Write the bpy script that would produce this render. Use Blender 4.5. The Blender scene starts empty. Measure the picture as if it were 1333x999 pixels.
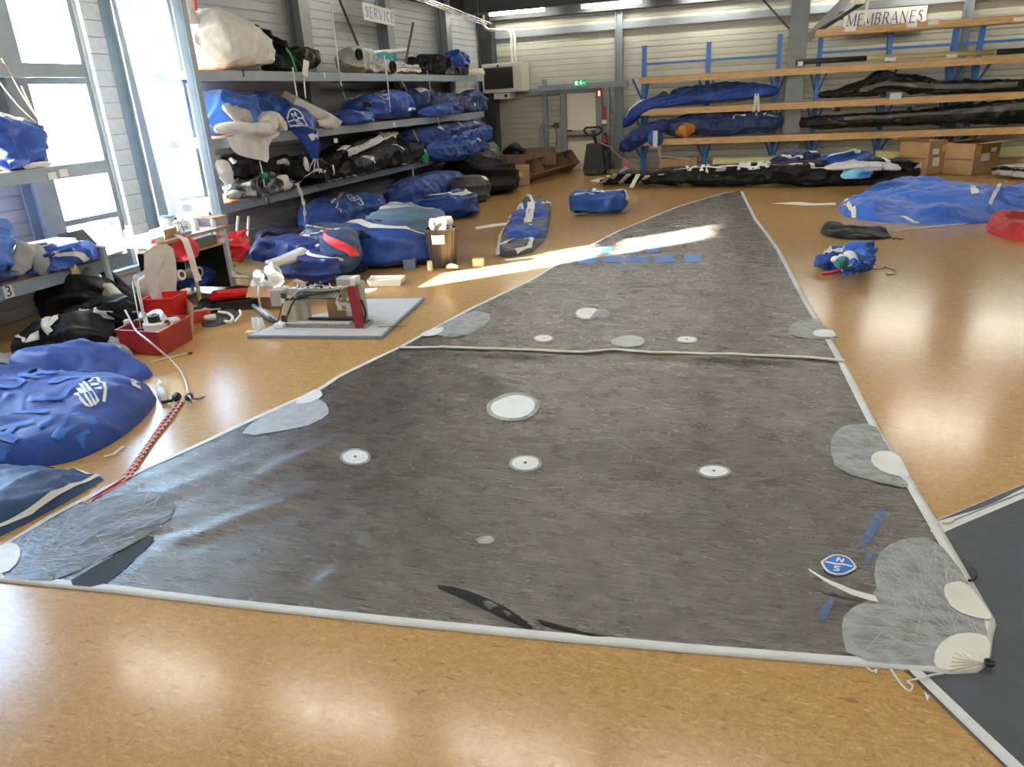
import bpy, bmesh, math, random
import numpy as np
from mathutils import Vector, Matrix
from mathutils.geometry import delaunay_2d_cdt

# ------------------------------------------------------------------ camera
SC = bpy.context.scene
COL = SC.collection
FPX, CX, CY = 960.0, 666.5, 499.5
YAW, PITCH, ROLL, CAMH = math.radians(-19.3), math.radians(21.25), math.radians(3.15), 2.1
_f = Vector((math.sin(YAW)*math.cos(PITCH), math.cos(YAW)*math.cos(PITCH), -math.sin(PITCH)))
_r0 = Vector((math.cos(YAW), -math.sin(YAW), 0)); _d0 = _f.cross(_r0)
_r = math.cos(ROLL)*_r0 + math.sin(ROLL)*_d0
_d = -math.sin(ROLL)*_r0 + math.cos(ROLL)*_d0
CAMP = Vector((0, 0, CAMH))
cam_data = bpy.data.cameras.new('camera'); cam = bpy.data.objects.new('camera', cam_data); COL.objects.link(cam)
cam_data.sensor_width = 36.0; cam_data.lens = FPX/1333*36.0; cam_data.clip_start = 0.05; cam_data.clip_end = 400
cam.matrix_world = Matrix(((_r.x, -_d.x, -_f.x, 0), (_r.y, -_d.y, -_f.y, 0), (_r.z, -_d.z, -_f.z, CAMH), (0, 0, 0, 1)))
SC.camera = cam

# ------------------------------------------------------------------ light and exposure
SC.view_settings.view_transform = 'Standard'; SC.view_settings.look = 'None'
SC.view_settings.gamma = 1.0; SC.view_settings.use_curve_mapping = False
SC.view_settings.exposure = 0.0
world = bpy.data.worlds.new('sky'); SC.world = world; world.use_nodes = True
wn = world.node_tree; wn.nodes.clear()
sky = wn.nodes.new('ShaderNodeTexSky'); sky.sky_type = 'NISHITA'; sky.sun_disc = False
sky.sun_elevation = math.radians(20.5); sky.sun_rotation = math.radians(225); sky.air_density = 1.0; sky.dust_density = 1.5
bg = wn.nodes.new('ShaderNodeBackground'); bg.inputs['Strength'].default_value = 9.0
wo = wn.nodes.new('ShaderNodeOutputWorld')
wn.links.new(sky.outputs[0], bg.inputs[0]); wn.links.new(bg.outputs[0], wo.inputs[0])
sun_d = bpy.data.lights.new('sun', 'SUN'); sun_d.energy = 400.0; sun_d.angle = math.radians(0.9); sun_d.color = (1.0, 0.93, 0.82)
sun = bpy.data.objects.new('sun', sun_d); COL.objects.link(sun)
sun.rotation_euler = Vector((1.0, 1.0, -0.53)).to_track_quat('-Z', 'Y').to_euler(); sun.location = (-20, -10, 12)
TUBE_POWER = 62.0

# ------------------------------------------------------------------ pixel of the photograph -> point in the room
def _ray(px, py):
    return ((px-CX)*_r + (py-CY)*_d + FPX*_f)/FPX
def F(px, py, z=0.0):
    d = _ray(px, py); return CAMP + d*((z-CAMH)/d.z)
def FX(px, py, X):
    d = _ray(px, py); return CAMP + d*(X/d.x)
def FY(px, py, Y):
    d = _ray(px, py); return CAMP + d*(Y/d.y)
def F2(px, py, z=0.0):
    p = F(px, py, z); return (p.x, p.y)

# ------------------------------------------------------------------ noise (numpy)
def _hash(ix, iy, iz, s):
    h = (ix.astype(np.int64)*374761393 + iy.astype(np.int64)*668265263 + iz.astype(np.int64)*2147483647 + s*1274126177) & 0x7fffffff
    h = ((h ^ (h >> 13))*1274126177) & 0x7fffffff
    return ((h ^ (h >> 16)) & 0xffff)/65535.0*2-1
def vn(x, y, z=0.0, s=1):
    x, y, z = np.broadcast_arrays(np.asarray(x, float), np.asarray(y, float), np.asarray(z, float))
    ix, iy, iz = np.floor(x), np.floor(y), np.floor(z)
    fx, fy, fz = x-ix, y-iy, z-iz
    q = lambda t: t*t*t*(t*(t*6-15)+10)
    fx, fy, fz = q(fx), q(fy), q(fz); r = 0
    for a in (0, 1):
        for b in (0, 1):
            for c in (0, 1):
                r = r + _hash(ix+a, iy+b, iz+c, s)*(fx if a else 1-fx)*(fy if b else 1-fy)*(fz if c else 1-fz)
    return r
def fbm(x, y, z=0.0, s=1, o=3):
    r = 0; a = 1.0
    for k in range(o):
        r = r + a*vn(x*2**k, y*2**k, z*2**k, s+k*7); a *= .5
    return r
def crease(x, y, z=0.0, s=1, o=3):
    r = 0; a = 1.0
    for k in range(o):
        r = r + a*(1-2*np.abs(vn(x*2**k, y*2**k, z*2**k, s+k*7))**.8); a *= .5
    return r

# ------------------------------------------------------------------ materials
MATS = {}
def mat(name, col, rough=.6, metal=0.0, noise=0.0, nscale=8.0, bump=0.0, bscale=60.0, coat=0.0, spec=.5, emit=None, estr=0.0, stretch=None, sheen=0.0, trans=0.0):
    if name in MATS: return MATS[name]
    m = bpy.data.materials.new(name); m.use_nodes = True; nt = m.node_tree; b = nt.nodes['Principled BSDF']
    b.inputs['Base Color'].default_value = (*col, 1); b.inputs['Roughness'].default_value = rough; b.inputs['Metallic'].default_value = metal
    b.inputs['Coat Weight'].default_value = coat; b.inputs['Specular IOR Level'].default_value = spec; b.inputs['Coat Roughness'].default_value = .12
    b.inputs['Sheen Weight'].default_value = sheen
    b.inputs['Transmission Weight'].default_value = trans
    if emit: b.inputs['Emission Color'].default_value = (*emit, 1); b.inputs['Emission Strength'].default_value = estr
    tc = nt.nodes.new('ShaderNodeTexCoord'); mp = nt.nodes.new('ShaderNodeMapping'); nt.links.new(tc.outputs['Object'], mp.inputs[0])
    if stretch: mp.inputs['Scale'].default_value = stretch
    if noise:
        n = nt.nodes.new('ShaderNodeTexNoise'); n.inputs['Scale'].default_value = nscale; n.inputs['Detail'].default_value = 5
        r = nt.nodes.new('ShaderNodeValToRGB'); nt.links.new(mp.outputs[0], n.inputs['Vector']); nt.links.new(n.outputs['Fac'], r.inputs[0])
        r.color_ramp.elements[0].position = .3; r.color_ramp.elements[1].position = .7
        r.color_ramp.elements[0].color = (*[max(0, c*(1-noise)) for c in col], 1); r.color_ramp.elements[1].color = (*[min(1, c*(1+noise)) for c in col], 1)
        nt.links.new(r.outputs[0], b.inputs['Base Color'])
    if bump:
        n2 = nt.nodes.new('ShaderNodeTexNoise'); n2.inputs['Scale'].default_value = bscale; n2.inputs['Detail'].default_value = 4
        bp = nt.nodes.new('ShaderNodeBump'); bp.inputs['Strength'].default_value = bump; bp.inputs['Distance'].default_value = .02
        nt.links.new(mp.outputs[0], n2.inputs['Vector']); nt.links.new(n2.outputs['Fac'], bp.inputs['Height']); nt.links.new(bp.outputs[0], b.inputs['Normal'])
    MATS[name] = m; return m

# ------------------------------------------------------------------ mesh building
class MB:
    def __init__(s): s.v = []; s.f = []
    def add(s, vs, fs):
        o = len(s.v); s.v += [tuple(v) for v in vs]; s.f += [tuple(i+o for i in f) for f in fs]; return s
    def box(s, c, d, rz=0.0, M=None, bev=0.0):
        hx, hy, hz = d[0]/2, d[1]/2, d[2]/2
        if bev:
            bm = bmesh.new(); bmesh.ops.create_cube(bm, size=1)
            for v in bm.verts: v.co = Vector((v.co.x*d[0], v.co.y*d[1], v.co.z*d[2]))
            bmesh.ops.bevel(bm, geom=bm.edges[:], offset=bev, segments=2, affect='EDGES', profile=.6)
            bm.verts.index_update(); vs = [v.co.copy() for v in bm.verts]; fs = [[v.index for v in f.verts] for f in bm.faces]; bm.free()
        else:
            vs = [Vector((x, y, z)) for x in (-hx, hx) for y in (-hy, hy) for z in (-hz, hz)]
            fs = [(0, 1, 3, 2), (4, 6, 7, 5), (0, 4, 5, 1), (2, 3, 7, 6), (0, 2, 6, 4), (1, 5, 7, 3)]
        R = M if M is not None else Matrix.Rotation(rz, 3, 'Z')
        return s.add([R@v + Vector(c) for v in vs], fs)
    def bar(s, a, b, w, h, up=(0, 0, 1)):          # rectangular bar from a to b
        a, b = Vector(a), Vector(b); t = (b-a).normalized(); u = Vector(up)
        if abs(t.dot(u)) > .98: u = Vector((0, 1, 0))
        sd = t.cross(u).normalized(); u = sd.cross(t).normalized()
        vs = [p + sd*(i*w/2) + u*(j*h/2) for p in (a, b) for i, j in ((-1, -1), (1, -1), (1, 1), (-1, 1))]
        return s.add(vs, [(3, 2, 1, 0), (4, 5, 6, 7), (0, 1, 5, 4), (1, 2, 6, 5), (2, 3, 7, 6), (3, 0, 4, 7)])
    def tube(s, pts, r, n=8, cap=True):
        pts = [Vector(p) for p in pts]; rs = r if isinstance(r, (list, tuple)) else [r]*len(pts)
        rings = []; prev = None
        for i, p in enumerate(pts):
            t = (pts[min(i+1, len(pts)-1)]-pts[max(i-1, 0)]).normalized()
            if prev is None:
                u = Vector((0, 0, 1)) if abs(t.z) < .9 else Vector((1, 0, 0))
                u = (u-t*u.dot(t)).normalized()
            else:
                u = prev-t*prev.dot(t); u = u.normalized() if u.length > 1e-6 else prev
            prev = u; w = t.cross(u)
            rings.append([p+(u*math.cos(2*math.pi*k/n)+w*math.sin(2*math.pi*k/n))*rs[i] for k in range(n)])
        vs = [v for R_ in rings for v in R_]; fs = []
        for i in range(len(pts)-1):
            for k in range(n):
                fs.append((i*n+k, i*n+(k+1) % n, (i+1)*n+(k+1) % n, (i+1)*n+k))
        if cap: fs += [tuple(range(n-1, -1, -1)), tuple((len(pts)-1)*n+k for k in range(n))]
        return s.add(vs, fs)
    def lathe(s, prof, c=(0, 0, 0), n=20, M=None):  # prof: (r, z)
        vs = []; fs = []; M = M or Matrix.Identity(3)
        for r, z in prof:
            vs += [M@Vector((r*math.cos(2*math.pi*k/n), r*math.sin(2*math.pi*k/n), z))+Vector(c) for k in range(n)]
        for i in range(len(prof)-1):
            for k in range(n): fs.append((i*n+k, i*n+(k+1) % n, (i+1)*n+(k+1) % n, (i+1)*n+k))
        if prof[0][0] > 1e-4: fs.append(tuple(range(n-1, -1, -1)))
        if prof[-1][0] > 1e-4: fs.append(tuple((len(prof)-1)*n+k for k in range(n)))
        return s.add(vs, fs)
    def prism(s, poly, z0, z1, top=None):           # extruded xy polygon
        n = len(poly); tp = top or poly
        vs = [(x, y, z0) for x, y in poly]+[(x, y, z1) for x, y in tp]
        return s.add(vs, [tuple(range(n-1, -1, -1)), tuple(range(n, 2*n))]+[(i, (i+1) % n, n+(i+1) % n, n+i) for i in range(n)])
    def obj(s, name, m=None, parent=None, smooth=False, **props):
        me = bpy.data.meshes.new(name); o = bpy.data.objects.new(name, me); COL.objects.link(o)
        off = Vector((0, 0, 0)); p = parent
        if parent is not None:
            o.parent = parent
            while p is not None: off += Vector(p.location); p = p.parent
        elif s.v and not props.get('keep'):
            a = np.array(s.v); off = Vector((float((a[:, 0].min()+a[:, 0].max())/2), float((a[:, 1].min()+a[:, 1].max())/2), float(a[:, 2].min()))); o.location = off
        me.from_pydata([(v[0]-off.x, v[1]-off.y, v[2]-off.z) for v in s.v], [], s.f)
        if smooth: me.polygons.foreach_set('use_smooth', [True]*len(me.polygons))
        if m: me.materials.append(m)
        for k, v in props.items():
            if k != 'keep': o[k] = v
        me.update(); return o
def tag(o, label=None, cat=None, group=None, kind=None):
    if label: o['label'] = label
    if cat: o['category'] = cat
    if group: o['group'] = group
    if kind: o['kind'] = kind
    return o
def empty(name, loc, label=None, cat=None, group=None):
    o = bpy.data.objects.new(name, None); COL.objects.link(o); o.location = loc; o.empty_display_size = .1
    return tag(o, label, cat, group)
def smooth_fix(o, ang=35):
    me = o.data; me.polygons.foreach_set('use_smooth', [True]*len(me.polygons))
    try: me.set_sharp_from_angle(angle=math.radians(ang))
    except Exception: pass
    return o
def copy_tree(o, parent=None):
    c = o.copy(); COL.objects.link(c)
    if parent is not None: c.parent = parent
    for ch in list(o.children): copy_tree(ch, c)
    return c
def struct(mb, name, m, parent=None, **k):
    return mb.obj(name, m, parent, kind='structure', keep=1, **k) if parent is None else mb.obj(name, m, parent, **k)
# ================================================================== SETTING
M_pan = mat('cladding paint', (.43, .425, .36), .55, noise=.05, nscale=3)
M_panL = mat('left cladding window tint', (.52, .54, .56), .55, noise=.06, nscale=3)  # bluish cast of the window light is put into this colour
M_steel = mat('grey painted steel', (.20, .23, .25), .5, noise=.08, nscale=5)
M_bsteel = mat('blue grey painted steel', (.30, .37, .43), .45, noise=.08, nscale=5)
M_dark = mat('dark steel', (.05, .055, .06), .6)
M_frame = mat('window frame grey', (.25, .30, .34), .5)
M_brick = mat('white painted brick', (.74, .75, .72), .7, noise=.06, nscale=10, bump=.3, bscale=40)
M_deck = mat('roof deck', (.13, .14, .13), .7)
M_white = mat('white plastic', (.85, .85, .83), .45)
M_offw = mat('ivory paint', (.80, .78, .70), .5)
M_black = mat('black plastic', (.018, .018, .02), .5)
M_wood = mat('pine beam', (.62, .40, .19), .55, noise=.2, nscale=4, stretch=(1, 8, 8))
M_ply = mat('plywood deck', (.52, .30, .15), .6, noise=.15, nscale=6)
M_blue = mat('blue rack paint', (.03, .16, .52), .4)
M_mort = mat('mortar', (.5, .5, .48), .8)

def floor_material():
    m = bpy.data.materials.new('lacquered floor'); m.use_nodes = True; nt = m.node_tree; b = nt.nodes['Principled BSDF']; L = nt.links.new
    tc = nt.nodes.new('ShaderNodeTexCoord')
    def noise(sc, det=4, rough=.6, dist=0.0, vec=None, scale=None):
        n = nt.nodes.new('ShaderNodeTexNoise'); n.inputs['Scale'].default_value = sc; n.inputs['Detail'].default_value = det; n.inputs['Roughness'].default_value = rough; n.inputs['Distortion'].default_value = dist
        mp = nt.nodes.new('ShaderNodeMapping'); L(tc.outputs['Object'], mp.inputs[0]); mp.inputs['Scale'].default_value = scale or (1, 1, 1); L(mp.outputs[0], n.inputs['Vector']); return n
    def ramp(n, stops):
        r = nt.nodes.new('ShaderNodeValToRGB'); L(n, r.inputs[0]); e = r.color_ramp.elements
        while len(e) < len(stops): e.new(.5)
        for i, (p, c) in enumerate(stops): e[i].position = p; e[i].color = (*c, 1)
        return r
    def mix(fac, a, c, mode='MIX'):
        x = nt.nodes.new('ShaderNodeMix'); x.data_type = 'RGBA'; x.blend_type = mode
        if isinstance(fac, float): x.inputs[0].default_value = fac
        else: L(fac, x.inputs[0])
        L(a, x.inputs[6])
        if isinstance(c, tuple): x.inputs[7].default_value = (*c, 1)
        else: L(c, x.inputs[7])
        return x.outputs[2]
    big = ramp(noise(.5, 4).outputs['Fac'], [(.3, (.49, .285, .10)), (.7, (.585, .35, .135))])
    chips = ramp(noise(13, 6, .8, 2.6, scale=(1, 1.3, 1)).outputs['Fac'], [(.30, (.36, .19, .06)), (.5, (.54, .32, .12)), (.68, (.70, .46, .20))])
    c = mix(.72, big.outputs[0], chips.outputs[0])
    fine = ramp(noise(110, 3).outputs['Fac'], [(.3, (.72, .72, .72)), (.7, (1.15, 1.15, 1.15))])
    c = mix(.55, c, fine.outputs[0], 'MULTIPLY')
    v = nt.nodes.new('ShaderNodeTexVoronoi'); v.inputs['Scale'].default_value = 5.5; v.inputs['Randomness'].default_value = 1
    mp = nt.nodes.new('ShaderNodeMapping'); n0 = noise(9, 3); L(tc.outputs['Object'], mp.inputs[0])
    ad = nt.nodes.new('ShaderNodeMix'); ad.data_type = 'RGBA'; ad.blend_type = 'ADD'; ad.inputs[0].default_value = .18; L(mp.outputs[0], ad.inputs[6]); L(n0.outputs['Color'], ad.inputs[7]); L(ad.outputs[2], v.inputs['Vector'])
    sp = ramp(v.outputs['Distance'], [(.0, (.9, .9, .9)), (.10, (0, 0, 0))])
    c = mix(sp.outputs[0], c, (.22, .105, .04))
    for rot, sx, sy in ((.5, 10, 46), (2.1, 11, 50), (1.2, 14, 60)):      # dark and pale flakes lying every way
        dn = nt.nodes.new('ShaderNodeTexNoise'); dn.inputs['Scale'].default_value = 1; dn.inputs['Detail'].default_value = 2; dn.inputs['Distortion'].default_value = .5
        dm = nt.nodes.new('ShaderNodeMapping'); dm.inputs['Rotation'].default_value = (0, 0, rot); dm.inputs['Scale'].default_value = (sx, sy, 1); L(tc.outputs['Object'], dm.inputs[0]); L(dm.outputs[0], dn.inputs['Vector'])
        c = mix(ramp(dn.outputs['Fac'], [(.66, (0, 0, 0)), (.74, (.75, .75, .75))]).outputs[0], c, (.27, .135, .045)); c = mix(ramp(dn.outputs['Fac'], [(.27, (.6, .6, .6)), (.34, (0, 0, 0))]).outputs[0], c, (.74, .50, .22))
    # scuffs
    sc2 = ramp(noise(3.2, 6, .75, 2.5, scale=(1, .45, 1)).outputs['Fac'], [(.60, (0, 0, 0)), (.72, (.5, .5, .5))])
    c = mix(sc2.outputs[0], c, (.36, .22, .10))
    L(c, b.inputs['Base Color'])
    rr = ramp(noise(14, 4, .7).outputs['Fac'], [(.3, (.14, .14, .14)), (.7, (.23, .23, .23))]); L(rr.outputs[0], b.inputs['Roughness'])
    b.inputs['Specular IOR Level'].default_value = .42
    bp = nt.nodes.new('ShaderNodeBump'); bp.inputs['Strength'].default_value = .05; bp.inputs['Distance'].default_value = .003
    L(noise(40, 4, .65, 1.0).outputs['Fac'], bp.inputs['Height']); L(bp.outputs[0], b.inputs['Normal'])
    return m
XL, YF, XR, YB, ZC = -8.0, 21.9, 15.0, -7.0, 4.55
fl = MB(); fl.add([(x_, y_, z_) for z_ in (0, -.2) for x_, y_ in ((XL-.24, YB), (XR, YB), (XR, YF+.2), (XL-.24, YF+.2))], [(0, 1, 2, 3), (7, 6, 5, 4), (0, 4, 5, 1), (1, 5, 6, 2), (2, 6, 7, 3), (3, 7, 4, 0)])
struct(fl, 'floor', floor_material())

# walls: a backing sheet with cladding strips fixed to it as pieces
WINS = [('window_1', 3.62, 5.02, .95, 4.02), ('window_2', 6.78, 7.76, .25, 3.65), ('window_3', 8.45, 9.45, .45, 3.65)]
def wall_cells(y0, y1, wins):                       # rectangles of the left wall around the openings
    ys = sorted({y0, y1, *[w[1] for w in wins], *[w[2] for w in wins]}); out = []
    for a, b in zip(ys[:-1], ys[1:]):
        w = [q for q in wins if q[1] <= a+1e-6 and q[2] >= b-1e-6]
        if w: out += [(a, b, 0, w[0][3]), (a, b, w[0][4], ZC)]
        else: out.append((a, b, 0, ZC))
    return out
wl = MB()
for a, b, z0, z1 in wall_cells(YB, YF+.2, WINS):
    wl.box((XL-.13, (a+b)/2, (z0+z1)/2), (.22, b-a, z1-z0))
WL = struct(wl, 'wall_left', M_panL)
def strip_mesh(length, h, axis):
    # shallow trapezoid profile of one cladding strip, running along 'axis'
    prof = [(0, 0), (.016, .012), (.016, h-.018), (0, h-.004)]
    vs = []
    for t in (0, length):
        for d, z in prof: vs.append((d, t, z) if axis == 'y' else (t, -d, z))
    fs = [(0, 4, 5, 1), (1, 5, 6, 2), (2, 6, 7, 3), (3, 7, 4, 0), (0, 1, 2, 3), (7, 6, 5, 4)]
    if axis == 'x': fs = [tuple(reversed(f)) for f in fs]
    me = bpy.data.meshes.new('cladding_strip'); me.from_pydata(vs, [], fs); me.update(); return me
SH = .15
def clad(parent, axis, a, b, z0, z1, fixed, m):
    me = strip_mesh(b-a, SH, axis); me.materials.append(m); z = z0
    while z < z1-.03:
        o = bpy.data.objects.new('cladding_strip', me); COL.objects.link(o); o.parent = parent
        o.location = (fixed, a, z) if axis == 'y' else (a, fixed, z)
        if z+SH > z1+.01: o.scale.z = (z1-z)/SH
        z += SH
for a, b, z0, z1 in wall_cells(3.3, YF, [WINS[0], WINS[1], WINS[2]]):
    if a >= 7.7 and b <= 8.5: continue
    clad(WL, 'y', a, b, z0, z1, XL-.02, M_panL)
# painted brick pier between the two windows
br = bpy.data.meshes.new('brick'); b0 = MB().box((0, 0, 0), (.06, .30, .185), bev=.008); br.from_pydata([tuple(v) for v in b0.v], [], b0.f); br.materials.append(M_brick)
for k in range(24):
    o = bpy.data.objects.new('brick', br); COL.objects.link(o); o.parent = WL; o.location = (XL+.01+random.Random(k).uniform(0, .006), 7.95, .1+k*.19)

wf = MB(); wf.box(((XL+XR)/2, YF+.12, ZC/2), (XR-XL+.4, .2, ZC)); WF = struct(wf, 'wall_far', M_pan)
for a, b in ((-8.0, -6.45), (-6.43, XR)): clad(WF, 'x', a, b, 0, ZC, YF+.02, M_pan)
struct(MB().box((XR+.1, (YB+YF)/2, ZC/2), (.2, YF-YB+.4, ZC)), 'wall_right', M_pan)
struct(MB().box(((XL+XR)/2, YB-.1, ZC/2), (XR-XL+.4, .2, ZC)), 'wall_back', M_pan)
# corrugated ceiling deck
CEIL = struct(MB().box(((XL+XR)/2, (YB+YF)/2, ZC+.06), (XR-XL+.4, YF-YB+.4, .1)), 'ceiling', M_deck)
rib = MB(); x = XL+.15
while x < 5: rib.bar((x, 12, ZC-.02), (x, YF, ZC-.02), .12, .06); x += .3
rib.obj('deck_rib', M_deck, CEIL, kind='stuff')

# windows: frame, transoms, glass panes
def glass():
    m = bpy.data.materials.new('window glass'); m.use_nodes = True; nt = m.node_tree; nt.nodes.clear(); L = nt.links.new
    o = nt.nodes.new('ShaderNodeOutputMaterial'); t = nt.nodes.new('ShaderNodeBsdfTransparent'); g = nt.nodes.new('ShaderNodeBsdfGlossy'); mx = nt.nodes.new('ShaderNodeMixShader')
    g.inputs['Roughness'].default_value = .02; t.inputs[0].default_value = (.94, .97, .97, 1)
    mx.inputs[0].default_value = .06; L(t.outputs[0], mx.inputs[1]); L(g.outputs[0], mx.inputs[2]); L(mx.outputs[0], o.inputs[0]); return m
M_glass = glass()
for (n, a, b, z0, z1) in WINS:
    zs = [z0]+[z for z in ((.93, 2.55) if n != 'window_1' else (3.22,)) if z0+.2 < z]+[z1]
    xc = XL-.10
    w = MB()
    for y in (a+.03, b-.03): w.box((xc, y, (z0+z1)/2), (.12, .06, z1-z0))
    w.box((xc, (a+b)/2, z0+.03), (.12, b-a-.12, .06)); w.box((xc, (a+b)/2, z1-.03), (.12, b-a-.12, .06))
    W = struct(w, n, M_frame)
    for z in zs[1:-1]: MB().box((xc, (a+b)/2, z), (.10, b-a-.12, .07)).obj('transom', M_frame, W)
    for i in range(len(zs)-1):
        MB().box((xc, (a+b)/2, (zs[i]+zs[i+1])/2), (.008, b-a-.10, zs[i+1]-zs[i]-.05)).obj('pane', M_glass, W)
    MB().box((XL+.02, (a+b)/2, z0-.02), (.16, b-a+.06, .035)).obj('window_sill', M_frame, W)
# outside: pale ground and a bush seen washed out through the glass
struct(MB().box((-158, 20, -.35), (299, 600, .3)), 'ground', mat('pale gravel', (.62, .60, .56), .9, noise=.1))

# unseen block added outside to keep the low sun off the two windows in view
struct(MB().box((-15.5, 1.2, 3.6), (3, 4.3, 8)), 'sun_blocker', mat('pale sun blocker', (.6, .6, .57), .9))
# steel posts along the left wall
def hpost(mb, x, y, z0, z1, d=.24, w=.22, t=.025):   # H section, web along x
    mb.box((x-d/2+t/2, y, (z0+z1)/2), (t, w, z1-z0)); mb.box((x+d/2-t/2, y, (z0+z1)/2), (t, w, z1-z0)); mb.box((x, y, (z0+z1)/2), (d-2*t, t, z1-z0))
n = 0
def trim(mb, m):
    global n; n += 1
    return struct(mb, 'trim_%d' % n, m)
q = MB(); hpost(q, XL+.15, 6.50, 0, ZC, w=.26); trim(q, M_bsteel)
q = MB(); hpost(q, XL+.15, 8.24, 0, ZC, w=.32); trim(q, M_bsteel)
for y in (12.35, 15.6, 18.8): q = MB(); hpost(q, XL+.15, y, 0, ZC, w=.30); trim(q, M_steel)
q = MB(); hpost(q, XL+.25, 21.6, 0, ZC, w=.4, d=.4); trim(q, M_dark)
# far wall girts, posts, big column with braces
q = MB().box(((XL+XR)/2, YF-.10, 3.72), (XR-XL, .12, .17)); trim(q, M_steel)
q = MB().box((-6.55, YF-.10, 2.18), (3.0, .12, .17)); trim(q, M_steel)
q = MB().box(((XL+XR)/2, YF-.25, 4.30), (XR-XL, .3, .42)); trim(q, M_dark)
q = MB(); hpost(q, -4.02, YF-.14, 0, 4.1, d=.20, w=.18); trim(q, M_steel)
q = MB(); hpost(q, 4.25, YF-.14, 0, 4.1, d=.20, w=.18); trim(q, M_steel)
# big portal column on the far side with its braces
q = MB(); cx_, cy_ = .52, 21.35
q.box((cx_, cy_-.22, ZC/2), (.42, .03, ZC)); q.box((cx_, cy_+.22, ZC/2), (.42, .03, ZC)); q.box((cx_, cy_, ZC/2), (.03, .41, ZC))
PC = trim(q, M_steel)
MB().bar((.75, 21.3, 3.05), (2.1, 21.3, 4.45), .16, .20).obj('knee_brace', M_steel, PC)
MB().bar((.30, 21.3, 3.3), (-.75, 21.3, 4.4), .05, .05).obj('brace_rod', M_dark, PC)
q = MB(); q.bar((XL, 20.2, ZC-.2), (XR, 20.2, ZC-.2), .18, .36); trim(q, M_dark)
q = MB(); q.bar((XL+.1, 10, ZC-.15), (XL+.1, YF, ZC-.15), .2, .3); trim(q, M_dark)

# ceiling tubes: rows over the hall (nearer rows glint on the floor; those behind the camera are added fill)
M_tube = mat('lit tube', (1, 1, 1), .4, emit=(1.0, .955, .84), estr=TUBE_POWER)
M_tubefar = M_tube
TZ = 4.2
def tube_lamp(x, y, lab, group=None):
    e = empty('tube_lamp', (x, y, TZ), lab, 'ceiling light', group)
    MB().box((x, y, TZ+.075), (1.66, .12, .05)).obj('housing', M_white, e)
    MB().tube([(x-.77, y, TZ), (x+.77, y, TZ)], .042, 10).obj('tube', M_tube, e, smooth=True)
    for s_ in (-.79, .79): MB().box((x+s_, y, TZ+.02), (.03, .07, .11)).obj('lamp_holder', M_white, e)
    for s_ in (-.6, .6): MB().tube([(x+s_, y, TZ+.10), (x+s_, y, ZC+.02)], .006, 5).obj('hanger', M_dark, e)
    return e
tube_lamp(-6.63, 21.0, 'lit white ceiling tube lamp above the wall heater, leftmost of the three')
tube_lamp(-4.12, 21.2, 'lit white ceiling tube lamp above the grey door, middle one of the three')
tube_lamp(-1.55, 21.2, 'lit white ceiling tube lamp above the blue rack, rightmost of the three')
for y, xs, w in ((21.2, (1.0, 3.55, 6.1), 'right of the big column'), (14.6, (-6.3, -4.1, -1.9, .9, 3.4, 5.9), 'above the sail tip'), (5.3, (-6.4, -4.15, -2.05, -.1, 2.1, 4.2), 'above the foot of the sail'), (-1.0, (-5, -2, 1, 4), 'added behind the camera'), (-5.0, (-4, 0, 4), 'added at the back of the hall')):
    for i, x in enumerate(xs): tube_lamp(x, y, 'lit tube lamp %s, %s from the left wall' % (w, ('first', 'second', 'third', 'fourth', 'fifth', 'sixth')[i]), 'overhead tube lamps')
# ================================================================== THE GREY SAIL ON THE FLOOR
def resample(pts, n):
    p = np.array(pts, float); d = np.r_[0, np.cumsum(np.hypot(*(p[1:]-p[:-1]).T))]; t = np.linspace(0, d[-1], n)
    return np.c_[np.interp(t, d, p[:, 0]), np.interp(t, d, p[:, 1])]
def smoothc(p, k=3):
    for _ in range(k): p[1:-1] = .25*p[:-2]+.5*p[1:-1]+.25*p[2:]
    return p
SL = [(0, 745), (-22, 735), (0, 714), (60, 675), (110, 650), (200, 605), (260, 578), (330, 545), (413, 508), (440, 490), (520, 452), (570, 425), (610, 403), (690, 365), (740, 335), (800, 303), (880, 270), (940, 252), (955, 250)]
SR = [(1270, 877), (1288, 866), (1292, 825), (1298, 815), (1252, 735), (1220, 680), (1187, 625), (1150, 570), (1100, 473), (1075, 430), (1050, 390), (1015, 325), (985, 285), (967, 250)]
SF = [(-22, 755), (0, 758), (150, 773), (300, 791), (500, 813), (700, 833), (900, 851), (1100, 867), (1205, 875), (1235, 879), (1270, 877)]
fw = lambda L: [F2(*q) for q in L]
bL = smoothc(resample([F2(-22, 755)]+fw(SL)[1:], 420), 2); bR = smoothc(resample(fw(SR), 420), 1); bF = resample(fw(SF), 200); bH = resample([tuple(bL[-1]), tuple(bR[-1])], 200)
def in_poly(px, py, poly):
    px, py = np.asarray(px), np.asarray(py); r = np.zeros(px.shape, bool); n_ = len(poly)
    for i in range(n_):
        x1, y1 = poly[i]; x2, y2 = poly[(i+1) % n_]
        if y1 == y2: continue
        c = ((y1 > py) != (y2 > py)) & (px < (x2-x1)*(py-y1)/(y2-y1)+x1); r ^= c
    return r
def edge_dist(px, py, poly, closed=True):
    px, py = np.asarray(px, float), np.asarray(py, float); d = np.full(px.shape, 1e9); P = list(poly)+([poly[0]] if closed else [])
    for (x1, y1), (x2, y2) in zip(P[:-1], P[1:]):
        dx, dy = x2-x1, y2-y1; l = dx*dx+dy*dy+1e-12; t = np.clip(((px-x1)*dx+(py-y1)*dy)/l, 0, 1)
        d = np.minimum(d, np.hypot(px-x1-t*dx, py-y1-t*dy))
    return d
SAIL = [tuple(q) for q in bF[::8]]+[tuple(q) for q in bR[1::7]]+[tuple(q) for q in bL[::-7]]
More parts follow.
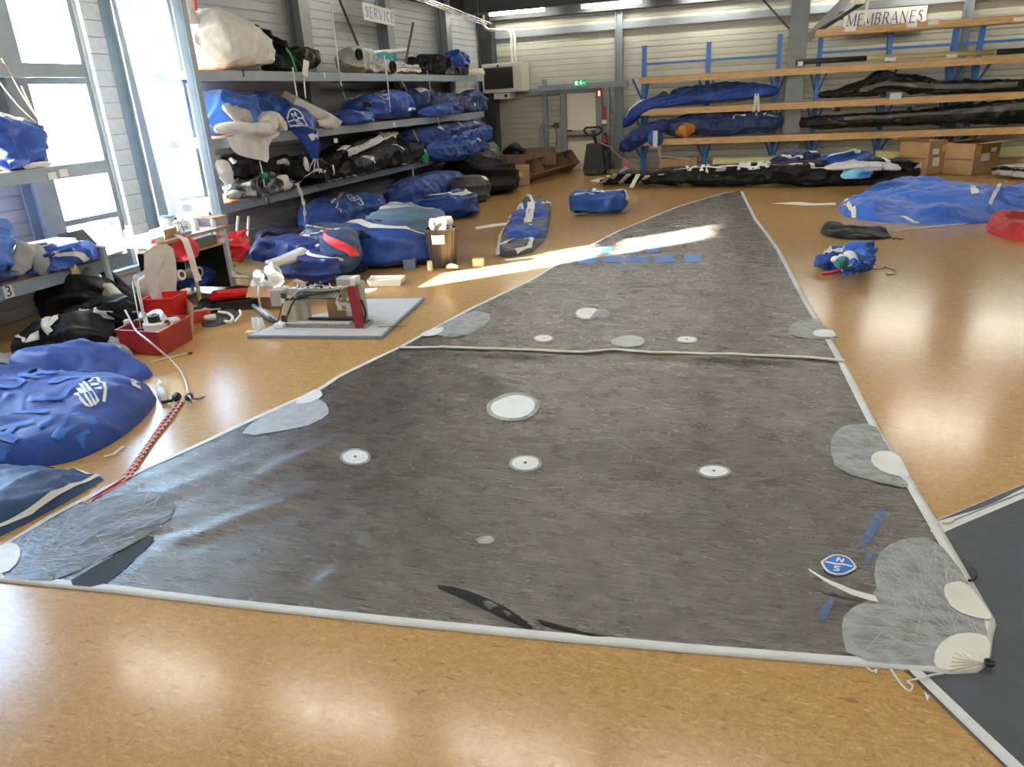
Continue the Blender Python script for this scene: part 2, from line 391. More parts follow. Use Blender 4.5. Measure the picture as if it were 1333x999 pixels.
SEAM = fw([(520, 455), (600, 457), (650, 458), (720, 461), (760, 463), (800, 459), (850, 464), (900, 465), (960, 468), (1010, 468), (1060, 470), (1100, 473)])
def sail_z(x, y):
    x, y = np.asarray(x, float), np.asarray(y, float)
    # wide soft billows, finer creases running across the cloth, rays out of the left corner
    a = 1.4*fbm(x*.55, y*.7, 0, 3, 3); big = .020*a*(1/(1+np.exp(-2*a)))
    cr = .0045*crease(x*.9+.35*y, y*2.2-.2*x, 0, 11, 3)*np.clip(.6+.8*vn(x*.5, y*.5, 0, 5), 0, 1)
    dx, dy = x+3.7, y-2.2; r = np.hypot(dx, dy); th = np.arctan2(dy, dx)
    ray = .008*crease(th*5, r*.25, 0, 21, 2)*np.clip(1-r/4.5, 0, 1)*np.clip(r/.5, 0, 1)
    fine = .0022*fbm(x*5+.8*y, y*9-x, 0, 31, 2)
    loc = 0
    for (px, py, ln, wd, ang, h) in WRINKS:
        ca, sa = math.cos(ang), math.sin(ang); u = (x-px)*ca+(y-py)*sa; v = -(x-px)*sa+(y-py)*ca
        loc = loc+h*np.exp(-(u/ln)**2-(v/wd)**2)
    z = .012+big+cr+ray+fine+loc
    d = np.interp(np.asarray(sail_edge(x, y)), [0, .10, .45], [.25, .5, 1.0])
    return np.maximum(.006, z*d)
WRINKS = []
def wr(a, b, wd, h):
    p, q_ = Vector(F2(*a)), Vector(F2(*b)); m_ = (p+q_)/2; WRINKS.append((m_.x, m_.y, (q_-p).length/2.4, wd, math.atan2(q_.y-p.y, q_.x-p.x), h))
wr((590, 770), (700, 820), .035, .030); wr((400, 775), (460, 735), .05, .022); wr((120, 765), (220, 690), .07, -.015)
wr((960, 500), (985, 600), .09, .030); wr((1010, 560), (1060, 690), .10, .028); wr((780, 570), (860, 640), .10, .026); wr((600, 470), (740, 560), .12, .028)
wr((880, 640), (960, 720), .12, .022); wr((700, 380), (1050, 385), .14, .028); wr((660, 352), (900, 356), .1, .018); wr((830, 430), (1050, 440), .10, .02)
wr((520, 462), (760, 467), .07, .028); wr((800, 463), (1100, 478), .07, .026); wr((300, 640), (480, 560), .09, .024); wr((200, 720), (420, 640), .08, .020); wr((560, 640), (420, 700), .08, .016)
wr((470, 690), (500, 720), .04, .016); wr((820, 300), (960, 292), .12, .016); wr((760, 330), (860, 325), .10, .014)
_eg = None
def sail_edge(x, y):                                # distance to the outline, looked up on a grid
    global _eg
    if _eg is None:
        gx, gy = np.arange(-4.2, 1.6, .05), np.arange(1.8, 16.8, .05); X, Y = np.meshgrid(gx, gy, indexing='ij')
        _eg = (gx[0], gy[0], edge_dist(X, Y, SAIL))
    x0, y0, G = _eg; fx = np.clip((np.asarray(x)-x0)/.05, 0, G.shape[0]-1.001); fy = np.clip((np.asarray(y)-y0)/.05, 0, G.shape[1]-1.001)
    i, j = fx.astype(int), fy.astype(int); a, b = fx-i, fy-j
    return G[i, j]*(1-a)*(1-b)+G[i+1, j]*a*(1-b)+G[i, j+1]*(1-a)*b+G[i+1, j+1]*a*b
def coons(ns, nt):
    S, T = np.linspace(0, 1, ns), np.linspace(0, 1, nt)**1.25
    f_ = lambda c, t: np.c_[np.interp(t, np.linspace(0, 1, len(c)), c[:, 0]), np.interp(t, np.linspace(0, 1, len(c)), c[:, 1])]
    l, r, b, h = f_(bL, T), f_(bR, T), f_(bF, S), f_(bH, S); s_, t_ = S[None, :, None], T[:, None, None]
    P = (1-s_)*l[:, None]+s_*r[:, None]+(1-t_)*b[None]+t_*h[None]-((1-s_)*(1-t_)*bF[0]+s_*(1-t_)*bF[-1]+(1-s_)*t_*bH[0]+s_*t_*bH[-1])
    return P
def grid_faces(nr, nc, wrap=False):
    return [(i*nc+j, i*nc+(j+1) % nc, (i+1)*nc+(j+1) % nc, (i+1)*nc+j) for i in range(nr-1) for j in range(nc if wrap else nc-1)]
def sail_material():
    m = bpy.data.materials.new('laminate sailcloth'); m.use_nodes = True; nt = m.node_tree; b = nt.nodes['Principled BSDF']; L = nt.links.new
    tc = nt.nodes.new('ShaderNodeTexCoord')
    def noise(sc, scale=(1, 1, 1), det=4, rot=0.0, dist=0.0):
        n_ = nt.nodes.new('ShaderNodeTexNoise'); n_.inputs['Scale'].default_value = sc; n_.inputs['Detail'].default_value = det; n_.inputs['Distortion'].default_value = dist; n_.inputs['Roughness'].default_value = .65
        mp = nt.nodes.new('ShaderNodeMapping'); mp.inputs['Scale'].default_value = scale; mp.inputs['Rotation'].default_value = (0, 0, rot); L(tc.outputs['Object'], mp.inputs[0]); L(mp.outputs[0], n_.inputs['Vector']); return n_.outputs['Fac']
    def ramp(n_, s_):
        r = nt.nodes.new('ShaderNodeValToRGB'); L(n_, r.inputs[0]); e = r.color_ramp.elements
        while len(e) < len(s_): e.new(.5)
        for i, (p, c) in enumerate(s_): e[i].position = p; e[i].color = (*c, 1)
        return r.outputs[0]
    def mix(f_, a, c, mode='MIX'):
        x = nt.nodes.new('ShaderNodeMix'); x.data_type = 'RGBA'; x.blend_type = mode
        if isinstance(f_, float): x.inputs[0].default_value = f_
        else: L(f_, x.inputs[0])
        for s_, q_ in ((6, a), (7, c)):
            if isinstance(q_, tuple): x.inputs[s_].default_value = (*q_, 1)
            else: L(q_, x.inputs[s_])
        return x.outputs[2]
    base = ramp(noise(.8, (1, 1.8, 1), 5, .1, .6), [(.30, (.054, .0465, .043)), (.5, (.073, .0635, .059)), (.72, (.100, .087, .081))])
    th1 = ramp(noise(1, (5, 110, 1), 3, -.12), [(.36, (.25, .24, .23)), (.5, (.85, .83, .80)), (.66, (2.3, 2.2, 2.1))])
    c = mix(.85, base, th1, 'MULTIPLY')
    th2 = ramp(noise(1, (4, 70, 1), 3, .5), [(.60, (0, 0, 0)), (.74, (.55, .55, .55))])
    c = mix(th2, c, (.15, .134, .127))
    spk = ramp(noise(1, (14, 160, 1), 2, -.12), [(.70, (0, 0, 0)), (.76, (.8, .8, .8))])
    c = mix(spk, c, (.34, .32, .29))
    L(c, b.inputs['Base Color'])
    L(ramp(noise(5, (1, 2, 1), 4), [(.3, (.20, .20, .20)), (.7, (.36, .36, .36))]), b.inputs['Roughness'])
    b.inputs['Specular IOR Level'].default_value = .6
    b.inputs['Coat Weight'].default_value = .25; b.inputs['Coat Roughness'].default_value = .14
    rn = nt.nodes.new('ShaderNodeTexNoise'); rn.noise_type = 'RIDGED_MULTIFRACTAL'; rn.inputs['Scale'].default_value = 1.6; rn.inputs['Detail'].default_value = 4; rn.inputs['Distortion'].default_value = .8
    mpr = nt.nodes.new('ShaderNodeMapping'); mpr.inputs['Scale'].default_value = (.8, 1.7, 1); mpr.inputs['Rotation'].default_value = (0, 0, .3); L(tc.outputs['Object'], mpr.inputs[0]); L(mpr.outputs[0], rn.inputs['Vector'])
    b1 = nt.nodes.new('ShaderNodeBump'); b1.inputs['Strength'].default_value = .5; b1.inputs['Distance'].default_value = .018; L(rn.outputs['Fac'], b1.inputs['Height'])
    ad = nt.nodes.new('ShaderNodeMath'); ad.operation = 'ADD'; L(noise(1, (6, 110, 1), 3, -.12, .2), ad.inputs[0]); L(noise(16, (.5, 1.6, 1), 5, .2, 1.0), ad.inputs[1])
    bp = nt.nodes.new('ShaderNodeBump'); bp.inputs['Strength'].default_value = .5; bp.inputs['Distance'].default_value = .006
    L(ad.outputs[0], bp.inputs['Height']); L(b1.outputs[0], bp.inputs['Normal']); L(bp.outputs[0], b.inputs['Normal']); L(bp.outputs[0], b.inputs['Coat Normal'])
    return m
P = coons(200, 520); Z = sail_z(P[..., 0], P[..., 1])
SAILO = empty('sail', (-1.2, 6.5, 0), 'huge grey brown film sail with white edges spread over the floor', 'sail')
mb = MB(); mb.v = [tuple(v) for v in np.dstack([P, Z]).reshape(-1, 3).tolist()]; mb.f = grid_faces(520, 200)
sail_cloth = mb.obj('sailcloth', sail_material(), SAILO, smooth=True)

M_tape = mat('white edge tape', (.74, .75, .75), .45, noise=.08, nscale=6, bump=.2, bscale=30)
M_cream = mat('cream sailcloth', (.80, .78, .70), .5, noise=.06, nscale=8, bump=.25, bscale=25)
def edge_strip(c, wdt, inside, zoff=.003):
    """strip of width wdt along the curve c (Nx2), lying to the given side"""
    t = np.gradient(c, axis=0); t /= np.linalg.norm(t, axis=1)[:, None]; nrm = np.c_[-t[:, 1], t[:, 0]]*inside
    rows = [c+nrm*wdt*k for k in (-.06, 0, .5, 1.0)]; V = []
    for k, r_ in enumerate(rows):
        z = sail_z(r_[:, 0], r_[:, 1])+zoff
        if k == 0: z = z*0+.002
        V.append(np.c_[r_, z])
    V = np.stack(V, 1); m_ = MB(); m_.v = [tuple(v) for v in V.reshape(-1, 3).tolist()]; m_.f = grid_faces(len(c), 4); return m_
for c, s_, w_ in ((resample(bL, 500), -1, .045), (resample(bR, 500), 1, .055), (resample(bF, 300), 1, .045)):
    edge_strip(c, w_, s_).obj('edge_tape', M_tape, SAILO, smooth=True)
sm = smoothc(resample(SEAM, 160), 2); edge_strip(sm, .055, 1, .007).obj('seam_tape', mat('blue grey seam', (.06, .09, .20), .5), SAILO, smooth=True)
def rope_on(c, r, zf, off=0.0): return MB().tube([(x, y, float(zf(x, y))+r*.8+off) for x, y in c], r, 6)
sm2 = sm.copy(); sm2[:, 1] += .012*vn(np.linspace(0, 12, 160), 0, 0, 4)
rope_on(sm2, .012, sail_z, .006).obj('seam_cord', mat('cream cord', (.82, .80, .66), .6), SAILO, smooth=True)

def fill2d(polys, step):
    """triangulate polygons (even-odd) with interior points; returns 2d verts, tris"""
    V = []; E = []
    for p in polys:
        o = len(V); V += [Vector(q_) for q_ in p]; E += [(o+i, o+(i+1) % len(p)) for i in range(len(p))]
    xs = [v.x for v in V]; ys = [v.y for v in V]
    gx, gy = np.meshgrid(np.arange(min(xs)+step/2, max(xs), step), np.arange(min(ys)+step/2, max(ys), step)); gx, gy = gx.ravel(), gy.ravel()
    ins = np.zeros(gx.shape, bool); dd = np.full(gx.shape, 1e9)
    for p in polys: ins ^= in_poly(gx, gy, p); dd = np.minimum(dd, edge_dist(gx, gy, p))
    k = ins & (dd > step*.35); V += [Vector((a, b)) for a, b in zip(gx[k], gy[k])]
    r = delaunay_2d_cdt(V, E, [], 0, 1e-6); v2 = np.array([(v.x, v.y) for v in r[0]]); T = np.array([t for t in r[2] if len(t) == 3])
    c = v2[T].mean(1); ins = np.zeros(len(c), bool)
    for p in polys: ins ^= in_poly(c[:, 0], c[:, 1], p)
    T = T[ins]; a = v2[T]; cr_ = (a[:, 1, 0]-a[:, 0, 0])*(a[:, 2, 1]-a[:, 0, 1])-(a[:, 1, 1]-a[:, 0, 1])*(a[:, 2, 0]-a[:, 0, 0]); T[cr_ < 0] = T[cr_ < 0][:, ::-1]
    return v2, T.tolist()
def rnd_poly(pts, it=2):                           # round the corners (Chaikin)
    p = [Vector(q_) for q_ in pts]
    for _ in range(it): p = [w for i in range(len(p)) for w in (p[i]*.75+p[(i+1) % len(p)]*.25, p[i]*.25+p[(i+1) % len(p)]*.75)]
    return [(v.x, v.y) for v in p]
def patch(polys, off, name, m, parent=None, step=.05, zf=sail_z, top=False):
    v2, T = fill2d(polys, step); z = zf(v2[:, 0], v2[:, 1])+off
    b = MB(); b.v = [tuple(q_) for q_ in np.c_[v2, z].tolist()]; b.f = [tuple(t) for t in T]
    return b.obj(name, m, None if top else (parent or SAILO), smooth=True)
def ell(px, py, rx, ry, n_=28):                    # ellipse drawn on the photo, laid on the floor
    return [F2(px+rx*math.cos(2*math.pi*k/n_), py+ry*math.sin(2*math.pi*k/n_)) for k in range(n_)]
M_grey = mat('translucent grey patch cloth', (.31, .325, .325), .42, noise=.40, nscale=20, bump=.5, bscale=40, stretch=(.6, 1, 1))
M_pw = mat('white sail patch', (.80, .81, .80), .42, noise=.05, nscale=10, bump=.2, bscale=30)
def px_patch(pts, off, name, m, it=2, **k): return patch([rnd_poly(fw(pts), it) if it else fw(pts)], off, name, m, **k)
# reinforcement patches (grey first, white on top)
px_patch([(1288, 832), (1262, 760), (1218, 703), (1180, 702), (1148, 716), (1136, 745), (1142, 780), (1100, 800), (1094, 822), (1104, 862), (1205, 871), (1286, 868)], .004, 'corner_patch', M_grey, 1)
px_patch([(1166, 618), (1178, 624), (1150, 575), (1138, 554), (1100, 556), (1082, 572), (1080, 592), (1088, 618), (1170, 638), (1186, 636)], .004, 'luff_patch', M_grey, 1)
px_patch([(1092, 443), (1082, 440), (1070, 420), (1060, 416), (1034, 420), (1026, 430), (1026, 441), (1085, 444)], .004, 'luff_patch', M_grey, 1)
px_patch([(560, 437), (600, 442), (628, 428), (640, 416), (636, 408), (612, 406), (582, 420), (552, 436)], .004, 'leech_patch', M_grey, 1)
px_patch([(310, 572), (395, 560), (428, 545), (428, 530), (412, 520), (405, 512), (380, 526), (330, 549)], .004, 'leech_patch', mat('pale film patch', (.42, .44, .46), .35, noise=.2, nscale=12, bump=.4), 1)
px_patch([(0, 716), (60, 682), (130, 655), (200, 640), (240, 668), (170, 715), (80, 760), (30, 758), (0, 754)], .004, 'corner_patch', mat('clew film patch', (.085, .085, .085), .42, noise=.55, nscale=22, bump=.5, bscale=30, stretch=(.4, 1, 1)), 1)
px_patch([(1213, 872), (1218, 846), (1240, 830), (1270, 828), (1288, 834), (1288, 864), (1268, 876), (1238, 878)], .008, 'corner_patch', M_cream, 1)
px_patch([(1282, 812), (1240, 800), (1226, 775), (1232, 762), (1256, 760), (1276, 785), (1292, 808)], .008, 'corner_patch', M_cream, 1)
px_patch([(1186, 627), (1150, 620), (1133, 608), (1134, 596), (1150, 590), (1168, 594), (1176, 606)], .008, 'luff_patch', M_pw, 1)
px_patch([(1090, 441), (1062, 441), (1057, 436), (1062, 431), (1082, 431), (1086, 434)], .008, 'luff_patch', M_pw, 1)
px_patch([(556, 440), (544, 438), (562, 430), (578, 427), (577, 433), (566, 439)], .008, 'leech_patch', M_pw, 1)
px_patch([(380, 527), (400, 528), (421, 519), (418, 510), (408, 509)], .008, 'leech_patch', M_pw, 1)
px_patch([(-20, 748), (8, 752), (28, 735), (28, 716), (12, 708), (-4, 718), (-20, 738)], .008, 'corner_patch', M_cream, 1)
M_dkwedge = mat('dark sail wedge', (.007, .007, .008), .6, noise=.3, nscale=20, spec=.25)  # darker wedges laid over the sailcloth
px_patch([(206, 700), (180, 728), (160, 748), (130, 768), (84, 764), (120, 745), (168, 716), (186, 703)], .0035, 'dark_wedge', M_dkwedge, 1)
px_patch([(560, 764), (600, 770), (650, 790), (696, 820), (690, 823), (650, 806), (600, 782)], .0035, 'dark_wedge', M_dkwedge, 1)
px_patch([(696, 807), (720, 814), (770, 828), (800, 832), (760, 831), (710, 818)], .0035, 'dark_wedge', M_dkwedge, 1)
# round patches with dot
for (px, py, rx, ry, dot) in ((668, 536, 31, 14, 0), (463, 598, 18, 9, 1), (684, 606, 19, 9, 1), (929, 618, 20, 8.5, 1), (708, 443, 12, 4.4, 1), (894, 445, 13, 4, 1), (764, 412, 14, 6.5, 0)):
    patch([ell(px, py, rx*1.12, ry*1.15)], .004, 'round_patch_edge', M_grey, step=.04)
    if (px, py) == (764, 412): patch([[q_ for q_ in ell(767, 412, 17, 6.5) if q_[0] < F2(774, 412)[0]]], .006, 'round_patch', M_pw, step=.04)
    else: patch([ell(px, py, rx*.92, ry*.9)], .006, 'round_patch', M_pw, step=.04)
    if dot: patch([ell(px, py, rx*.12, ry*.16, 10)], .009, 'patch_dot', M_black, step=.02)
patch([ell(817, 447, 22, 6.5)], .005, 'round_patch', mat('grey round patch', (.45, .46, .46), .45, noise=.1), step=.05)
patch([ell(784, 412, 10, 6)], .005, 'round_patch', M_grey, step=.04)
patch([ell(632, 707, 13, 6, 6)], .004, 'square_patch', M_grey, step=.04)
def threads(poly, n_, seed, focus, name):            # white fibres laid into a corner patch
    rr = random.Random(seed); P2 = fw(poly); xs = [p[0] for p in P2]; ys = [p[1] for p in P2]; b = MB(); k = 0; fx, fy = F2(*focus)
    while k < n_:
        x, y = rr.uniform(min(xs), max(xs)), rr.uniform(min(ys), max(ys))
        if not in_poly(np.array([x]), np.array([y]), P2)[0]: continue
        a = math.atan2(y-fy, x-fx)+rr.gauss(0, .5); l = rr.uniform(.12, .35); w = rr.uniform(.0006, .0014); c = np.array([(x+math.cos(a)*l*t, y+math.sin(a)*l*t) for t in np.linspace(-.5, .5, 7)])
        c = c[in_poly(c[:, 0], c[:, 1], P2)]; k += 1
        if len(c) < 3: continue
        nn = np.array([-math.sin(a), math.cos(a)])*w; V = np.stack([c-nn, c+nn], 1); z = sail_z(V[..., 0], V[..., 1])+.0075; o = len(b.v); b.v += [tuple(v) for v in np.dstack([V, z]).reshape(-1, 3).tolist()]; b.f += [tuple(o+i for i in f) for f in grid_faces(len(c), 2)]
    b.obj(name, mat('white fibre', (.50, .51, .51), .5), SAILO, kind='stuff')
threads([(1288, 832), (1262, 760), (1218, 708), (1180, 708), (1150, 722), (1142, 748), (1148, 784), (1104, 804), (1100, 822), (1110, 858), (1205, 866), (1286, 866)], 170, 1, (1288, 866), 'corner_fibre')
threads([(0, 716), (60, 684), (130, 658), (200, 644), (234, 668), (165, 712), (80, 755), (30, 752)], 110, 2, (-20, 745), 'clew_fibre')
threads([(1166, 618), (1172, 620), (1148, 578), (1136, 558), (1104, 560), (1086, 574), (1086, 592), (1092, 616), (1166, 634)], 60, 3, (1170, 612), 'luff_fibre')
threads([(560, 437), (600, 440), (624, 427), (636, 416), (632, 410), (612, 408), (584, 421)], 40, 4, (545, 440), 'leech_fibre')
# blue draft marks / letters on the cloth
M_bl = mat('blue sail number', (.05, .20, .60), .45, noise=.12, nscale=30)
for (x0, x1, y0, y1) in ((752, 776, 336, 345), (785, 808, 335, 345), (819, 843, 335, 344), (852, 877, 334, 343.5), (889, 912, 333, 343.5), (778, 796, 323, 331), (806, 830, 323, 331), (841, 858, 323, 330)):
    px_patch([(x0+2, y0), (x1+1, y0), (x1, y1), (x0, y1)], .005, 'sail_letter', M_bl, 0, step=.08)
M_faint = mat('faint blue marking', (.075, .125, .25), .45, noise=.4, nscale=30)
for pts in ([(1142, 668), (1150, 664), (1154, 672), (1132, 708), (1122, 718), (1118, 712), (1128, 692)], [(1128, 722), (1136, 720), (1132, 738), (1124, 738)], [(1068, 795), (1082, 782), (1086, 788), (1072, 812), (1066, 808)]):
    px_patch(pts, .0035, 'blue_marking', M_faint, 1, step=.03)
# logo near the corner: white edged pointed oval with N, S and a band
LC = Vector(F2(1091, 740)); LX = (Vector(F2(1113, 744))-LC); LY = (Vector(F2(1096, 727))-LC)
def lg(a, b): v = LC+LX*a+LY*b; return (v.x, v.y)
def vesica(s_, n_=20):
    o = []
    for k in range(n_): x_ = -1+2*k/n_; o.append((x_*s_*1.08, (1-abs(x_)**2.4)*s_))
    for k in range(n_): x_ = 1-2*k/n_; o.append((x_*s_*1.08, -(1-abs(x_)**2.4)*s_))
    return o
M_lw = mat('white print', (.82, .84, .85), .5); M_lb = mat('logo blue', (.03, .15, .55), .45)
LGO = patch([[lg(*q_) for q_ in vesica(1.0)]], .005, 'logo_patch', M_lw, step=.03)
patch([[lg(*q_) for q_ in vesica(.86)]], .007, 'logo_ground', M_lb, LGO, step=.03)
STROKES = {'N': [[(-.3, -.5), (-.3, .5)], [(-.3, .5), (.3, -.5)], [(.3, -.5), (.3, .5)]], 'S': [[(.3, .42), (.05, .5), (-.25, .4), (-.28, .18), (0, .02), (.27, -.15), (.26, -.4), (0, -.5), (-.3, -.42)]]}
def stroke_polys(L, cx, cy, sx, sy, w):
    out = []
    for st in STROKES[L]:
        c = np.array([(cx+a*sx, cy+b*sy) for a, b in st]); t = np.gradient(c, axis=0); t /= np.linalg.norm(t, axis=1)[:, None]; nn = np.c_[-t[:, 1], t[:, 0]]*w/2
        out.append([tuple(q_) for q_ in np.r_[c+nn, (c-nn)[::-1]]])
    return out
for L_, cy2 in (('N', .40), ('S', -.46)):
    for p in stroke_polys(L_, 0, cy2, .55, .42, .12): patch([[lg(*q_) for q_ in p]], .009, 'logo_letter', M_lw, LGO, step=.02)
patch([[lg(*q_) for q_ in ((-.8, .06), (-.2, .02), (.3, .10), (.82, .06), (.82, -.08), (.3, -.06), (-.2, -.14), (-.8, -.08))]], .009, 'logo_band', M_lw, LGO, step=.03)
# ================================================================== SOFT GOODS
class Loft:
    """soft tube along a path of (x, y, z, half width, half height); evaluated anywhere as at(u, phi)"""
    def __init__(s, path, amp=.02, seed=1, ex=2.3, base=None, cap=.14, fr=3.0, pinch=0.0, nf=9, tail=(1, 1), squash=1.0):
        fr = fr*.75
        p = np.array(path, float); d = np.r_[0, np.cumsum(np.linalg.norm(p[1:, :3]-p[:-1, :3], axis=1))]; s.L = d[-1]
        t = np.linspace(0, s.L, 120); q = np.stack([np.interp(t, d, p[:, k]) for k in range(5)], 1)
        for _ in range(14 if len(p) > 2 else 2): q[1:-1] = .25*q[:-2]+.5*q[1:-1]+.25*q[2:]
        s.q = q; s.amp, s.seed, s.ex, s.base, s.cap, s.fr, s.pinch, s.nf, s.tail = amp, seed, ex, base, cap, fr, pinch, nf, tail
        s.R = float(q[:, 3:].mean())
    def at(s, u, ph):
        u, ph = np.broadcast_arrays(np.asarray(u, float), np.asarray(ph, float)); i = np.clip(u, 0, 1)*119
        g = lambda k: np.interp(i, np.arange(120), s.q[:, k])
        c = np.stack([g(0), g(1), g(2)], -1); e = .02*119
        f = lambda w: np.stack([np.interp(np.clip(i+w, 0, 119), np.arange(120), s.q[:, k]) for k in range(3)], -1)
        t = f(e)-f(-e); t /= np.linalg.norm(t, axis=-1, keepdims=True)+1e-9
        up = np.array([0, 0, 1.0]); sd = np.cross(t, up); n_ = np.linalg.norm(sd, axis=-1, keepdims=True)
        sd = np.where(n_ > .15, sd/(n_+1e-9), np.array([0, 1.0, 0])); sd = sd-t*(sd*t).sum(-1, keepdims=True); sd /= np.linalg.norm(sd, axis=-1, keepdims=True); u2 = np.cross(sd, t)
        k = np.ones_like(u); a, b = s.cap*s.tail[0], s.cap*s.tail[1]
        if a > 0: k = np.where(u < a, np.sqrt(np.clip(1-(1-u/a)**2, 0, 1)), k)
        if b > 0: k = np.where(u > 1-b, np.sqrt(np.clip(1-(1-(1-u)/b)**2, 0, 1)), k)
        k = .06+.94*k
        co, si = np.cos(ph), np.sin(ph); w = 2/s.ex
        ox = np.sign(co)*np.abs(co)**w; oy = np.sign(si)*np.abs(si)**w
        U, V = u*s.L, s.R
        X, Y = co*V, si*V
        wx = .35*vn(U*s.fr*.7, X*s.fr, Y*s.fr, s.seed+70); f1 = s.fr
        r1 = 1-np.abs(vn(U*f1*1.1+X*f1*.9+wx*2, X*f1*1.3-U*f1*.5, Y*f1*2.6+wx, s.seed))*2.6
        r2 = 1-np.abs(vn(U*f1*2.6-X*f1*1.2, X*f1*3.1+U*f1, Y*f1*4.5+wx*3, s.seed+5))*2.6
        dsp = s.amp*1.15*(.85*np.clip(r1, -1, 1)+.42*np.clip(r2, -1, 1)+.9*fbm(U*s.fr*.5, X*s.fr*.8, Y*s.fr*.8, s.seed+50, 2)-.45)
        if s.pinch: dsp = dsp+s.pinch*np.cos(s.nf*ph+3*vn(U*2, 0, 0, s.seed+9))*np.clip(1-np.minimum(u, 1-u)/.42, 0, 1)
        sc = 1+dsp/np.maximum(s.R, .02)
        p = c+sd*(ox*g(3)*k*sc)[..., None]+u2*(oy*g(4)*k*sc)[..., None]
        if s.base is not None:
            z = p[..., 2]; lo = s.base+.004; p = p.copy(); p[..., 2] = np.where(z < lo+.02, lo+.02*np.exp((z-lo-.02)/.02).clip(0, 1), z)
        return p
    def nrm(s, u, ph):
        a = s.at(np.clip(u+.006, 0, 1), ph)-s.at(np.clip(u-.006, 0, 1), ph); b = s.at(u, ph+.03)-s.at(u, ph-.03); n_ = np.cross(b, a); return n_/(np.linalg.norm(n_, axis=-1, keepdims=True)+1e-9)
    def mb(s, nu=64, nv=40):
        if nu >= 64: nu, nv = int(nu*1.6), 72
        U, V = np.meshgrid(np.linspace(0, 1, nu), np.linspace(0, 2*math.pi, nv, endpoint=False), indexing='ij'); P = s.at(U, V)
        m_ = MB(); m_.v = [tuple(v) for v in P.reshape(-1, 3).tolist()]; m_.f = grid_faces(nu, nv, True)+[tuple(range(nv)), tuple((nu-1)*nv+k for k in range(nv-1, -1, -1))]
        return m_
    def sign(s):                                   # +1 when nrm points outward
        p = s.at(.5, math.pi/2); c = s.q[60, :3]; return 1.0 if float(np.dot(s.nrm(.5, math.pi/2), p-c)) > 0 else -1.0
    def decal(s, u0, p0, polys, name, m, parent, off=.012, step=.03, rot=0.0, tris=None):
        off = max(off, .012)
        v2, T = tris if tris else fill2d(polys, step)
        ca, sa = math.cos(rot), math.sin(rot); a = v2[:, 0]*ca-v2[:, 1]*sa; b = v2[:, 0]*sa+v2[:, 1]*ca
        u = np.clip(u0+a/s.L, .01, .99); ph = p0+b/s.R; sg = s.sign(); P = s.at(u, ph)+s.nrm(u, ph)*off*sg
        b_ = MB(); b_.v = [tuple(q_) for q_ in P.tolist()]; b_.f = [tuple(t) for t in T]; return b_.obj(name, m, parent, smooth=True)
    def ribbon(s, uv, w, name, m, parent, off=.014, n=60):
        off = max(off, .014)
        c = resample([(u*s.L, p*s.R) for u, p in uv], n); t = np.gradient(c, axis=0); t /= np.linalg.norm(t, axis=1)[:, None]+1e-9; nn = np.c_[-t[:, 1], t[:, 0]]*w/2
        rows = np.stack([c-nn, c-nn*.5, c, c+nn*.5, c+nn], 1); u = np.clip(rows[..., 0]/s.L, .005, .995); ph = rows[..., 1]/s.R; P = s.at(u, ph)+s.nrm(u, ph)*off*s.sign()
        b_ = MB(); b_.v = [tuple(q_) for q_ in P.reshape(-1, 3).tolist()]; b_.f = grid_faces(n, 5); return b_.obj(name, m, parent, smooth=True)
def text2d(body, size, shear=0.0):
    cu = bpy.data.curves.new('txt', 'FONT'); cu.body = body; cu.size = size; cu.align_x = 'CENTER'; cu.align_y = 'CENTER'; cu.shear = shear; cu.resolution_u = 3
    ob = bpy.data.objects.new('txt', cu); me = bpy.data.meshes.new_from_object(ob)
    v2 = np.array([(v.co.x, v.co.y) for v in me.vertices]).reshape(-1, 2); T = [list(p.vertices) for p in me.polygons]
    bpy.data.objects.remove(ob); bpy.data.curves.remove(cu); bpy.data.meshes.remove(me); return v2, T
STROKES.update({'T': [[(0, .5), (0, -.5)], [(-.35, .44), (.35, .44)]], 'H': [[(-.3, .5), (-.3, -.5)], [(.3, .5), (.3, -.5)], [(-.3, 0), (.3, 0)]], 'A': [[(-.36, -.5), (0, .5)], [(0, .5), (.36, -.5)], [(-.2, -.12), (.2, -.12)]], 'L': [[(-.25, .5), (-.25, -.5)], [(-.25, -.44), (.3, -.44)]], 'V': [[(-.35, .5), (0, -.5)], [(0, -.5), (.35, .5)]], 'I': [[(0, .5), (0, -.5)]], 'F': [[(-.25, .5), (-.25, -.5)], [(-.25, .44), (.3, .44)], [(-.25, .02), (.2, .02)]], 'O': [[(.32*math.sin(t*.6283), .5*math.cos(t*.6283)) for t in range(11)]], 'R': [[(-.28, .5), (-.28, -.5)], [(-.28, .44), (.1, .44), (.25, .28), (.1, .05), (-.28, .0)], [(.0, .02), (.3, -.5)]]})
